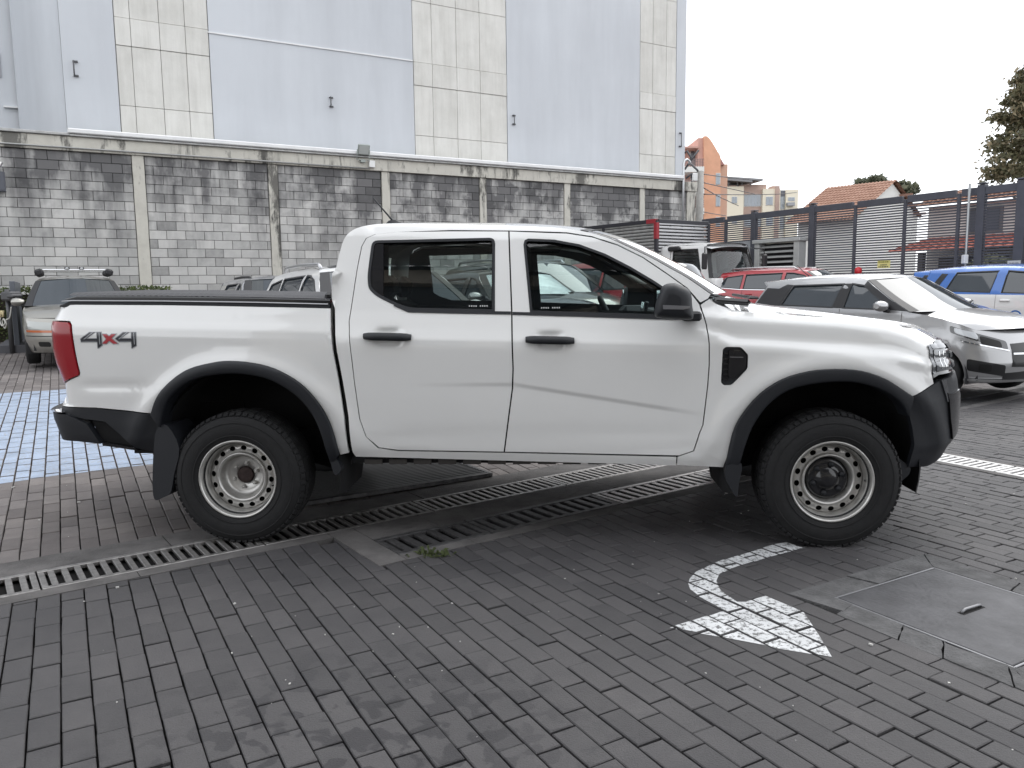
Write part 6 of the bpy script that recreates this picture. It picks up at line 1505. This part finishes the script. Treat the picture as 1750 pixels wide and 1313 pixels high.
    for x in (xf, xr):
        for sgn in (-1, 1):
            m = MB(); m.grid([[(x + (ra + .02) * math.cos(t), sgn * y, r + (ra + .02) * math.sin(t)) for t in np.linspace(-.3, math.pi + .3, 18)] for y in (W - .04, W - .32)], flip=sgn > 0); m.build('wheel_housing', M_CBLK, o)
    m = MB(); m.box((0, 0, .30), (L_ - .5, 2 * W - .28, .12)); m.build('underbody', M_CBLK, o)
    m = MB(); m.box(((gh[0][0] + gh[-1][0]) / 2, 0, zb0 - .25), (gh[-1][0] - gh[0][0] - .1, 2 * W - .16, .3)); m.build('cabin_floor', M_CBLK, o)
    for nm, end, d, z0, z1, mt, off in sp.get('face', []):           # details on the front (F) and rear (R), by distance from the middle
        a, b = (S.F - d[1], S.F - d[0]) if end == 'F' else (S.R + d[0], S.R + d[1])
        P = [(a, z0[0]), (b, z0[1]), (b, z1[1]), (a, z1[0])]
        P = round_poly(P, .03, 3) if d[0] > 0 else P
        pan(nm, P, mt, .05, off=min(off, -.003), lip=.012)
    x, z = sp['mirror']
    for sgn in (-1, 1):
        m = MB(); y = W + .06; R_ = []
        for k, sc_ in ((0, .5), (.3, .9), (.6, 1), (.85, .85), (1, .45)):
            R_.append([(x + .075 * sc_ * math.cos(t) * 1.2, sgn * (W - .02 + .20 * k), z + .07 * sc_ * math.sin(t)) for t in np.linspace(0, 2 * math.pi, 13)])
        m.grid(R_, flip=sgn < 0); m.add(R_[-1][:-1], [tuple(range(12))[::(1 if sgn < 0 else -1)]]); mm = m.build('wing_mirror', sp.get('mirmat', paint), o)
        m = MB(); m.box((x + .02, sgn * (W - .03), z - .06), (.07, .12, .04), ch=.01); m.build('mirror_foot', M_CBLK, mm)
    for xx in (d0 + .17, d1 + .17) if sp.get('handles', 1) else ():
        for sgn in (-1, 1):
            zz = bz(xx) - .10; P = S(np.array([xx]), np.array([zz]))[0]; m = MB(); m.box((xx, sgn * (abs(P[1]) + .012), zz), (.17, .03, .035), ch=.01); m.build('door_handle', paint, o)
    if extra: extra(o, S, pan, E, C, loft)
    return o
def rails(mat, x0, x1, z, W_):
    def f(o, S, pan, E, C, loft):
        for sgn in (-1, 1):
            m = MB(); m.tube([(x0, sgn * W_, z - .05), (x0 + .06, sgn * W_, z), ((x0 + x1) / 2, sgn * W_, z + .015), (x1 - .1, sgn * W_, z), (x1, sgn * W_, z - .055)], .02, 8); m.build('roof_rail', mat, o)
    return f
def wipers(o, x, z, w_=.35):
    for y in (-.30, .18):
        m = MB(); m.tube([(x, y, z), (x - .10, y + .18, z + .045), (x - .17, y + .48, z + .085)], .012, 6); m.build('wiper', M_CBLK, o)

# --- silver hatchback (nearest car at the right)
def mpaint(name, c, rough=.30, metal=.65): return plain(name, c, rough, metal=metal, ct=1.0)
P_SIL = mpaint('paint_silver', (.40, .40, .405)); P_TAU = mpaint('paint_taupe', (.34, .33, .30), .33); P_WHT = plain('paint_white', (.80, .80, .79), .3, ct=1.0)
P_GRY = mpaint('paint_grey', (.42, .43, .45)); P_BRN = mpaint('paint_brown', (.15, .14, .125)); P_RED = mpaint('paint_red', (.36, .012, .022), .3, .25); P_DRK = mpaint('paint_dark', (.05, .052, .058), .3, .4)
P_BLU = mpaint('paint_blue', (.03, .14, .47), .3, .15)
GRL = plain('grille_black', (.012, .012, .013), .35)
hatch = dict(L=3.9, W=.8675, zb=(1.08, 1.03), zr=1.46, xf=1.24, xr=-1.25, r=.305, doors=(-.90, -.10, .80), Af=.62, Ar=.42, nf=2.7,
    gh=[(-1.62, 1.08), (-1.44, 1.36), (-1.54, 1.42), (-.95, 1.465), (-.4, 1.478), (-.02, 1.465), (.18, 1.435), (.58, 1.20), (.90, 1.03)],
    ghc=[(-1.88, 1.10), (-1.76, 1.39), (-1.82, 1.445), (-.95, 1.52), (-.4, 1.53), (.06, 1.515), (.34, 1.465), (.78, 1.225), (1.14, 1.06)], cut=(2, 6),
    win=[[(-1.10, 1.09), (-.22, 1.068), (-.14, 1.39), (-.96, 1.375)], [(-.06, 1.064), (.62, 1.05), (.58, 1.11), (.18, 1.365), (-.02, 1.392)]],
    hood=[(.86, 1.03), (1.15, .99), (1.45, .92), (1.66, .83)], hoodc=[(1.18, 1.06), (1.45, 1.015), (1.72, .94), (1.90, .845)], zn=.81, mirror=(.58, 1.10), mirmat=P_SIL,
    rake=([.15, .25, .45, .60, .75, .95], [.12, .04, .0, .02, .07, .22]),
    face=[('headlight', 'F', (.46, 1.12), (.80, .60), (.885, .70), plain('lamp_dark', (0, 0, 0)), -.004), ('headlight_lens', 'F', (.54, .78), (.67, .625), (.77, .70), M_LAMP, -.008), ('light_bar', 'F', (.45, 1.0), (.70, .585), (.715, .60), M_CHROME, -.010), ('headlight_lens', 'F', (.80, 1.06), (.80, .72), (.86, .80), plain('lamp_pale', (.60, .62, .64), .1, ct=1.0), -.008),
          ('grille', 'F', (0, .41), (.40, .38), (.67, .68), GRL, -.003), ('grille_bar', 'F', (0, .39), (.545, .535), (.565, .555), M_CHROME, -.008),
          ('fog_surround', 'F', (.50, .94), (.36, .29), (.50, .42), GRL, -.003), ('fog_lamp', 'F', (.68, .82), (.355, .345), (.445, .435), M_LAMP, -.007), ('lower_intake', 'F', (0, .52), (.23, .23), (.33, .34), GRL, -.003), ('bumper_lip', 'F', (.02, .98), (.235, .205), (.262, .232), plain('lip_silver', (.5, .5, .5), .3, metal=.6), -.02)])
def hatch_x(o, S, pan, E, C, loft):
    pan('centre_pillar', [(-.225, 1.066), (-.055, 1.062), (-.02, 1.392), (-.135, 1.39)], M_CBLK, off=-.0005)
    pan('front_pillar', [(.62, 1.05), (.885, 1.036), (.575, 1.195), (.19, 1.425), (.175, 1.37), (.575, 1.115)], M_CBLK, off=-.0005)
    pan('black_pillar', [(-1.56, 1.12), (-1.30, 1.095), (-1.20, 1.33), (-1.42, 1.34)], M_CBLK, off=-.001)
    pan('rear_pillar', [(-1.30, 1.09), (-1.115, 1.085), (-.97, 1.38), (-1.08, 1.39), (-1.20, 1.33)], M_CBLK, off=-.003)
    pan('tail_light', [(S.x2s(-1.66), .84), (S.x2s(-1.80), .84), (S.x2s(-1.78), 1.03), (S.x2s(-1.62), 1.035)], M_RED, off=-.006)
    m = MB(); m.tube([(-1.25, 0, 1.495), (-1.36, 0, 1.565), (-1.50, 0, 1.68)], [.011, .007, .005], 8); m.build('antenna', M_CBLK, o); wipers(o, 1.0, 1.06)
car('hatchback', 'silver five door hatchback facing right behind the pickup bonnet', 'car', (5.19, 11.0), -59, hatch, P_SIL, 'parked cars', None, P_SIL, hatch_x)

# --- blue and white hatchbacks by the fence
bl = dict(hatch); bl.update(L=3.6, W=.80, zb=(1.0, .95), xf=1.2, xr=-1.18, hood=[(1.10, .965), (1.30, .94), (1.46, .89), (1.56, .80)], hoodc=[(1.36, .985), (1.48, .955), (1.60, .90), (1.74, .80)], zn=.78, Af=.6, r=.29,
    gh=[(-1.56, 1.0), (-1.42, 1.36), (-1.46, 1.43), (-.9, 1.475), (-.3, 1.485), (.15, 1.47), (.40, 1.43), (.80, 1.17), (1.14, .96)], ghc=[(-1.76, 1.02), (-1.64, 1.38), (-1.68, 1.46), (-.9, 1.52), (-.3, 1.53), (.2, 1.515), (.52, 1.46), (.96, 1.19), (1.32, .985)],
    win=[[(-1.02, 1.04), (-.18, 1.015), (-.12, 1.40), (-.88, 1.385)], [(.02, 1.01), (.88, .985), (.84, 1.04), (.36, 1.37), (.04, 1.40)]], zr=1.46, doors=(-.80, -.06, .96), mirmat=P_BLU)
def blue_x(o, S, pan, E, C, loft):
    pan('rear_pillar', [(-1.34, 1.075), (-1.20, 1.06), (-1.04, 1.36), (-1.16, 1.37)], M_CBLK, off=-.003)
    pan('blue_quarter', [(S.R, 1.004), (-1.5, 1.0), (-1.35, .998), (-1.35, .93), (-1.5, .92), (S.R, .92)], P_BLU, off=-.003, lip=.004)
    arc = [(-1.45, .90), (-1.2, .90), (-.9, .885), (-.5, .83), (-.2, .76), (.0, .68), (.10, .60)]
    pan('pale_stripe', arc + [(-.05, .60), (-.3, .70), (-.7, .76), (-1.1, .79), (-1.45, .79)], plain('stripe_pale', (.16, .27, .62), .35, ct=1.0), off=-.003, lip=.004)
    pan('blue_stripe', [(-1.45, .785), (-1.1, .785), (-.7, .755), (-.3, .695), (-.05, .595), (-.05, .48), (-.4, .48), (-.55, .60), (-.85, .66), (-1.2, .62), (-1.45, .62)], plain('stripe_blue', (.015, .12, .42), .35, ct=1.0), off=-.003, lip=.004)
    ci = [(.30 + .11 * math.cos(t), .60 + .11 * math.sin(t)) for t in np.linspace(0, 2 * math.pi, 20)[:-1]]
    pan('round_mark', ci, plain('stripe_blue', (0, 0, 0)), .05, holes=[[(.30 + (x - .30) * .78, .60 + (z - .60) * .78) for x, z in ci]], off=-.003, lip=.003); wipers(o, 1.2, .985)
def lpos(u, v): return lot(u, v)[:2]
BLU1, BLU2 = (9.3, 14.4), lpos(17.05, 9.5)
bs = MB(); bs.prism([lot(u, v)[:2] for u, v in ((14.1, 5.4), (17.9, 5.4), (17.9, 12.2), (14.1, 12.2))], -.05, .14 + .09); bs.build('raised_bay', M_CONC, kind='structure')
car('blue_white_car', 'blue and white small car with painted blue waves, at the right edge of the photo', 'car', BLU1, -60.5, bl, P_WHT, 'parked cars', P_BLU, P_BLU, blue_x).location.z = .23
car('blue_white_car', 'blue and white small car half hidden behind its twin, only its blue rear corner showing', 'car', BLU2, -60.5, bl, P_WHT, 'parked cars', P_BLU, P_BLU, blue_x).location.z = .23

# --- SUVs
suv = dict(L=4.45, W=.92, zb=(1.13, 1.08), zr=1.60, xf=1.36, xr=-1.32, r=.355, doors=(-.95, .02, 1.02), Af=.70, Ar=.45,
    gh=[(-1.86, 1.13), (-1.62, 1.47), (-1.56, 1.55), (-.9, 1.615), (-.2, 1.63), (.30, 1.60), (.52, 1.555), (.92, 1.30), (1.24, 1.09)],
    ghc=[(-2.12, 1.15), (-1.90, 1.50), (-1.82, 1.58), (-.9, 1.67), (-.2, 1.685), (.36, 1.66), (.64, 1.60), (1.10, 1.33), (1.46, 1.12)], cut=(2, 6),
    win=[[(-1.68, 1.165), (-1.02, 1.15), (-.99, 1.50), (-1.50, 1.44)], [(-.94, 1.15), (-.06, 1.13), (-.02, 1.535), (-.92, 1.51)], [(.04, 1.125), (.98, 1.105), (.92, 1.18), (.50, 1.47), (.24, 1.53), (.06, 1.537)]],
    hood=[(1.20, 1.09), (1.45, 1.06), (1.75, 1.0), (1.92, .92)], hoodc=[(1.48, 1.12), (1.70, 1.085), (1.98, 1.01), (2.12, .92)], zn=.90, mirror=(.92, 1.15),
    face=[('headlight', 'F', (.55, 1.10), (.74, .72), (.86, .82), M_LAMP, -.005), ('grille', 'F', (0, .52), (.62, .62), (.84, .82), GRL, .004), ('lower_intake', 'F', (0, .75), (.26, .28), (.42, .40), GRL, .004), ('plate', 'F', (0, .26), (.46, .46), (.56, .56), plain('number_plate', (0, 0, 0)), -.01),
          ('tail_light', 'R', (.62, 1.12), (.86, .86), (1.0, 1.02), M_RED, -.006), ('rear_bumper', 'R', (0, 1.1), (.32, .34), (.55, .56), M_CBLK, -.01), ('plate', 'R', (0, .26), (.72, .72), (.82, .82), plain('number_plate', (0, 0, 0)), -.01)])
def shade_x(o, S, pan, E, C, loft): wipers(o, 1.32, 1.12)
def suv_x(o, S, pan, E, C, loft):
    rails(plain('rail_silver', (.5, .5, .51), .3, metal=.8), -1.35, .30, 1.665, .62)(o, S, pan, E, C, loft); wipers(o, 1.30, 1.12)
def suv_blackroof(o, S, pan, E, C, loft):
    suv_x(o, S, pan, E, C, loft); loft(np.array(spline([tuple(p) for p in E[4:7]], 4))[2:-3] * [1, .90, 1] + [0, 0, .012], np.array(spline([tuple(p) for p in C[4:7]], 4))[2:-3] + [0, .012], 'glass_roof', M_CGL)
car('white_suv', 'white crossover with grey roof rails parked nose out just behind the pickup cab', 'car', (-1.75, 9.6), -60.5, suv, P_WHT, 'parked cars', None, P_WHT, suv_blackroof).scale = (1, 1, .945)
car('grey_suv', 'pale grey estate with black roof rails by the block wall, left of the white crossover', 'car', (-3.45, 12.3), -60.5, dict(hatch, face=suv['face'][:3]), P_GRY, 'parked cars', None, P_GRY, rails(M_CBLK, -1.25, .10, 1.49, .55)).scale = (1, 1, .92)
car('brown_suv', 'dark brown-grey wagon seen through the rear door window of the pickup', 'car', (.25, 13.9), -60.5, suv, P_BRN, 'parked cars', None, P_BRN, suv_x)
car('red_suv', 'dark red crossover with a chrome window line, partly hidden by the silver hatchback', 'car', (6.85, 19.1), -42, dict(suv, win=[[(-1.60, 1.20), (-1.02, 1.15), (-.99, 1.50), (-1.40, 1.45)], suv['win'][1], suv['win'][2]]), P_RED, 'parked cars', None, P_RED,
    lambda o, S, pan, E, C, loft: (suv_x(o, S, pan, E, C, loft), pan('chrome_line', [(-1.68, 1.19), (-1.02, 1.13), (.98, 1.085), (.98, 1.10), (-1.02, 1.146), (-1.60, 1.195), (-1.42, 1.44), (-1.445, 1.445)], M_CHROME, off=-.006, lip=.004))).scale = (1, 1, .95)
def sunshade(o, S, pan, E, C, loft):
    e, c = np.array(spline([tuple(p) for p in E[6:]], 5)), np.array(spline([tuple(p) for p in C[6:]], 5)); n = len(e) - 1
    k0, k1 = 1, n - 1
    loft(e[k0:k1] * [1, .92, 1], c[k0:k1], 'sunshade', plain('foil_shade', (.50, .57, .58), .30, metal=.7, bump=1.0, bscale=7), up=.012); wipers(o, 1.0, 1.06)
car('dark_hatchback', 'dark hatchback with a silver foil sunshade behind its windshield, seen through the front door window', 'car', (.0, 12.9), -60.5, dict(hatch, zr=1.46, face=suv['face'][:3]), P_DRK, 'parked cars', None, P_DRK, sunshade)
car('red_hatchback', 'bright red hatchback parked tail out, seen through the front door window of the pickup', 'car', (1.75, 14.6), 119.5, dict(suv, L=4.2), P_RED, 'parked cars', None, P_RED, lambda o, S, pan, E, C, loft: None)

# --- taupe wagon at the left
wag = dict(hatch); wag.update(L=4.2, W=.84, zb=(.93, .90), zr=1.365, xf=1.30, xr=-1.22, r=.29, Af=.60, nf=2.4, doors=(-.85, .02, .95),
    gh=[(-1.82, .93), (-1.60, 1.24), (-1.55, 1.30), (-.9, 1.375), (-.3, 1.385), (.22, 1.36), (.42, 1.32), (.80, 1.10), (1.12, .91)], ghc=[(-2.0, .95), (-1.82, 1.26), (-1.75, 1.33), (-.9, 1.425), (-.3, 1.435), (.28, 1.41), (.56, 1.36), (1.0, 1.12), (1.36, .94)],
    win=[[(-1.60, .97), (-.95, .95), (-.92, 1.30), (-1.44, 1.25)], [(-.88, .95), (-.06, .94), (-.02, 1.325), (-.86, 1.31)], [(.04, .935), (.86, .92), (.80, 1.0), (.42, 1.25), (.08, 1.325)]],
    hood=[(1.08, .91), (1.35, .885), (1.62, .82), (1.80, .74)], hoodc=[(1.38, .94), (1.6, .905), (1.86, .835), (2.05, .74)], zn=.72, mirror=(.85, .98), mirmat=P_TAU,
    rake=([.15, .25, .45, .60, .75, .95], [.10, .02, .0, .01, .05, .2]),
    face=[('headlight', 'F', (.38, .86), (.575, .56), (.70, .665), plain('lamp_haze', (.45, .47, .45), .15, ct=.8), -.006), ('turn_signal', 'F', (.36, .92), (.525, .515), (.56, .55), M_AMBER, -.008), ('grille', 'F', (0, .34), (.57, .57), (.69, .68), GRL, .002), ('fog_lamp', 'F', (.48, .68), (.305, .30), (.38, .375), M_LAMP, -.006), ('lower_intake', 'F', (0, .42), (.28, .28), (.40, .40), GRL, .004), ('bumper_strip', 'F', (.0, .95), (.46, .45), (.475, .465), M_CBLK, -.004)])
def wag_x(o, S, pan, E, C, loft):
    wipers(o, 1.22, .955); bar = plain('bar_aluminium', (.72, .73, .74), .25, metal=.8)
    for x in (.12, -.75):
        b_ = MB(); b_.box((x, 0, 1.515), (.09, 1.06, .035), ch=.012); b_.build('roof_bar', bar, o)
        for sgn in (-1, 1):
            b_ = MB(); b_.box((x, sgn * .58, 1.475), (.13, .14, .12), [[1, 0, 0], [0, math.cos(.3 * sgn), math.sin(.3 * sgn)], [0, -math.sin(.3 * sgn), math.cos(.3 * sgn)]], ch=.03); b_.build('bar_foot', M_CBLK, o)
    for y in (-.12, .12):
        b_ = MB(); b_.box((-.3, y, 1.545), (.95, .05, .025), ch=.008); b_.build('bike_tray', bar, o)
        b_ = MB(); b_.box((.12, y, 1.55), (.08, .09, .04), ch=.01); b_.build('tray_clamp', M_CBLK, o)
car('taupe_wagon', 'old taupe station wagon with roof bars facing us at the left', 'car', (-7.303, 13.359), -60.5, wag, P_TAU, 'parked cars', None, P_TAU, wag_x).scale = (1, .88, .945)

# ================================================================== BOX TRUCK
BT = empty('box_truck', (4.717, 21.373, gz(4.717, 21.373)), math.radians(-55.7), 'white cab-over truck with a slatted grey stake body edged in red and black', 'truck')
m = MB(); bx0, bx1, bw, bz0, bz1 = -4.3, -.15, .98, 1.05, 2.76
M_SLAT = plain('stake_slat', (.42, .42, .41), .45, metal=.5, var=.25, vscale=6); M_FRB = plain('frame_black', (.025, .025, .032), .45); M_FRR = plain('frame_red', (.30, .02, .03), .45)
def bxp(name, c, d, mat, ch=.006, par=BT):
    q = MB(); q.box(c, d, ch=ch); return q.build(name, mat, par)
for x in (bx0, (bx0 + bx1) / 2, bx1):
    for s in (-1, 1): bxp('stake_post', (x, s * bw, (bz0 + bz1) / 2), (.10, .08, bz1 - bz0), M_FRB)
for s in (-1, 1):
    bxp('top_rail', ((bx0 + bx1) / 2, s * bw, bz1), (bx1 - bx0, .085, .10), M_FRB); bxp('bottom_rail', ((bx0 + bx1) / 2, s * bw, bz0), (bx1 - bx0, .085, .13), M_FRB)
    bxp('corner_cap', (bx0 + .10, s * bw, bz1 + .0), (.34, .10, .115), M_FRR); (bxp('corner_cap', (bx1 - .17, s * bw, bz1), (.34, .10, .115), M_FRR) if s < 0 else None); (bxp('corner_strip', (bx1 + .0, s * bw * 1.002, bz1 - .25), (.115, .10, .42), M_FRR) if s < 0 else None)
    for k in range(19):
        q = MB(); z = bz0 + .11 + k * .086; q.grid([[(x, s * (bw - .005 + dy), z + dz) for x in (bx0 + .05, bx1 - .05)] for dy, dz in ((.012, -.036), (.03, -.012), (.03, .014), (.012, .03), (-.005, .036))], smooth=False, flip=s > 0); q.build('slat', M_SLAT, BT)
bxp('top_rail', (bx1, 0, bz1), (.085, 2 * bw - .09, .10), M_FRB); bxp('top_rail', (bx0, 0, bz1), (.085, 2 * bw - .09, .10), M_FRB)
for y in (-.45, 0, .45): bxp('stake_post', (bx1 - .02, y, (bz0 + bz1) / 2), (.03, .025, bz1 - bz0), M_FRB)
for k in range(19):
    z = bz0 + .11 + k * .086; q = MB(); q.grid([[(bx1 + dy, y, z + dz) for y in (-bw + .045, bw - .045)] for dy, dz in ((.004, -.034), (.024, -.014), (.024, .008), (-.01, .02))], smooth=False); q.build('slat', plain('stake_front', (.62, .62, .63), .35, metal=.6), BT)
bxp('load_floor', ((bx0 + bx1) / 2, 0, bz0 - .02), (bx1 - bx0 - .05, 2 * bw - .06, .08), M_FRB)
bxp('load_back', (bx0 + .04, 0, (bz0 + bz1) / 2), (.03, 2 * bw - .1, bz1 - bz0 - .1), M_SLAT); bxp('load_lining', ((bx0 + bx1) / 2, .92, (bz0 + bz1) / 2), (bx1 - bx0 - .2, .02, bz1 - bz0 - .15), plain('lining', (.12, .12, .12), .8))
bxp('load_lining', (bx1 - .07, 0, (bz0 + bz1) / 2), (.02, 2 * bw - .2, bz1 - bz0 - .15), plain('lining', (0, 0, 0))); bxp('load_lining', ((bx0 + bx1) / 2, -.92, (bz0 + bz1) / 2), (bx1 - bx0 - .2, .02, bz1 - bz0 - .15), plain('lining', (0, 0, 0)))
for s in (-1, 1):
    bxp('side_guard', ((bx0 + bx1) / 2, s * (bw + .0), bz0 - .15), (bx1 - bx0 - .2, .05, .12), M_FRR)
    for k in range(7): bxp('reflector', (bx0 + .4 + k * .6, s * (bw + .028), bz0 - .15), (.22, .01, .07), plain('reflector_white', (.75, .75, .75), .3), 0)
bxp('chassis', (-1.6, 0, .72), (5.6, .8, .24), M_FRB)
for x, y in ((.72, -.80), (.72, .80), (-2.9, -.80), (-2.9, .80)): simple_wheel(BT, x, y * 1.1, .39, -1 if y < 0 else 1, plain('rim_white', (.6, .6, .6), .5), 6)
SB = Surf(2.2, .90, .22, .10, 4, 6, [.4, .6, .9, 1.25, 1.5, 2.0, 2.1, 2.2], [.03, .01, 0, 0, .03, .10, .14, .25])
SB.rake = lambda z: np.interp(z, [.45, .9, 1.25, 2.1], [.0, .0, .0, .28])
def bp(nm, poly, mat, holes=(), off=0.0, lip=.015, step=.08):
    for mir in (None, 0.0):
        me = sheet_mesh(nm, SB, poly, mat, step, holes, off, lip, mirror=mir); o = link(nm, me, BT); o.location = (.72, 0, 0)
ck = plain('cab_white', (.80, .80, .79), .3, ct=.8)
DW = [(-.42, 1.33), (.52, 1.28), (.60, 1.36), (.40, 1.98), (-.42, 2.0)]
sR, sF_ = SB.R, SB.F
bp('cab_side', [(-.98, .55), (-.55, .55), (-.50, .82), (-.25, .95), (.25, .95), (.5, .82), (.55, .55), (SB.F, .5), (SB.F, 1.25), (SB.x2s(1.02), 1.25), (.86, 1.25), (.66, 2.08), (-.98, 2.10)], ck, [DW])
bp('door_window', inset(DW if area2(DW) > 0 else DW[::-1], -.01), M_GLASS, off=.015, lip=0); bp('window_trim', inset(DW if area2(DW) > 0 else DW[::-1], -.012), M_CBLK, [inset(DW if area2(DW) > 0 else DW[::-1], .018)], off=-.003)
bp('door_seam', [(-.52, .75), (-.505, .75), (-.505, 2.04), (-.52, 2.04)], M_SHUT, off=-.001, lip=.002)
bp('front_grille', [(SB.F - .72, .92), (SB.F, .92), (SB.F, 1.04), (SB.F - .70, 1.04)], M_CBLK, off=-.004); bp('headlight', [(SB.F - .82, .62), (SB.F - .52, .62), (SB.F - .52, .78), (SB.F - .84, .80)], M_LAMP, off=-.006); bp('bumper', [(SB.F - .95, .42), (SB.F, .42), (SB.F, .58), (SB.F - .95, .58)], M_FRB, off=-.03, lip=.05)
E1 = SB(np.array([.86, .76, .66]), np.array([1.25, 1.66, 2.08])); rows = []
for a, (cx, cz) in zip(E1, ((1.10, 1.27), (.98, 1.68), (.82, 2.10))):
    rows.append([(.72 + a[0] + (cx - a[0]) * (1 - abs(u) ** 3), a[1] * -u if u < 0 else -a[1] * u, a[2] + (cz - a[2]) * (1 - abs(u) ** 3)) for u in np.linspace(-1, 1, 21)])
rows = [[(x, (-.90 + .0) * 0 + y, z) for x, y, z in r] for r in rows]
def wsrow(a, cx, cz): return [(.72 + a[0] + (cx - a[0]) * (1 - abs(u) ** 3), a[1] * (-u), a[2] + (cz - a[2]) * (1 - abs(u) ** 3)) for u in np.linspace(-1, 1, 21)]
R3 = [wsrow(a, cx, cz) for a, (cx, cz) in zip(E1, ((1.10, 1.27), (.98, 1.68), (.82, 2.10)))]
m = MB(); m.grid(R3); m.build('windshield', M_GLASS, BT)
m = MB()
for i in range(2):
    for j0, j1 in ((0, 1), (19, 20)): m.add([R3[i][j0], R3[i][j1], R3[i + 1][j1], R3[i + 1][j0]], [(0, 1, 2, 3), (3, 2, 1, 0)])
o = m.build('windshield_seal', M_CBLK, BT); o.location = (.004, 0, .004)
er = SB(np.array([.66, 0, -.98]), np.array([2.08, 2.10, 2.10])); rows = [wsrow(a, c, z) for a, c, z in zip(er, (.82, 0, -.98), (2.13, 2.18, 2.16))]
m = MB(); m.grid(rows, flip=False); m.build('cab_roof', ck, BT)
bxp('cab_back', (.72 - .98, 0, 1.05), (.03, 1.62, .9), ck); bxp('cab_back', (.72 - .98, .70, 1.78), (.03, .22, .58), ck); bxp('cab_back', (.72 - .98, -.70, 1.78), (.03, .22, .58), ck); bxp('cab_seat', (.35, 0, 1.15), (.4, 1.5, .5), plain('seat_grey', (.14, .145, .15), .8), .05); bxp('cab_floor', (.72, 0, .98), (1.7, 1.5, .06), M_DARK); bxp('cab_dash', (1.55, 0, 1.20), (.3, 1.5, .16), M_TRIM, .05)
for y in (-.42, .42): bxp('cab_seat', (.12, y, 1.55), (.14, .46, .5), plain('seat_grey', (0, 0, 0)), .05)
q = MB(); q.lathe([(.2, 0)], n=4); q = MB(); th = np.linspace(0, 2 * math.pi, 25); q.tube([(1.25 + .08 * math.sin(t), .42 + .2 * math.cos(t), 1.36 + .17 * math.sin(t)) for t in th], .016, 6, cap=False); q.build('steering_wheel', M_CBLK, BT)
q = MB(); q.grid([[(1.50 + .24 * k - .10 * abs(u) ** 2, .88 * u, 2.08 - .06 * k - .06 * abs(u) ** 3) for u in np.linspace(-1, 1, 17)] for k in (0, .5, 1)]); q.build('sun_visor', plain('visor_grey', (.08, .085, .095), .25, ct=.6), BT)
for s in (-1, 1):
    q = MB(); q.tube([(1.45, s * .86, 2.02), (1.62, s * 1.10, 2.0), (1.64, s * 1.12, 1.85)], .014, 6); q.build('mirror_arm', M_CBLK, BT)
    q = MB(); q.box((1.64, s * 1.13, 1.66), (.08, .17, .40), ch=.03); q.build('wing_mirror', M_CBLK, BT)
    q = MB(); q.box((.35, s * .84, 2.02), (.42, .10, .12), ch=.035); q.build('door_visor', M_CBLK, BT)
for y in (-.35, .25):
    q = MB(); q.tube([(1.83, y, 1.28), (1.76, y + .2, 1.36), (1.70, y + .5, 1.50)], .012, 6); q.build('wiper', M_CBLK, BT)
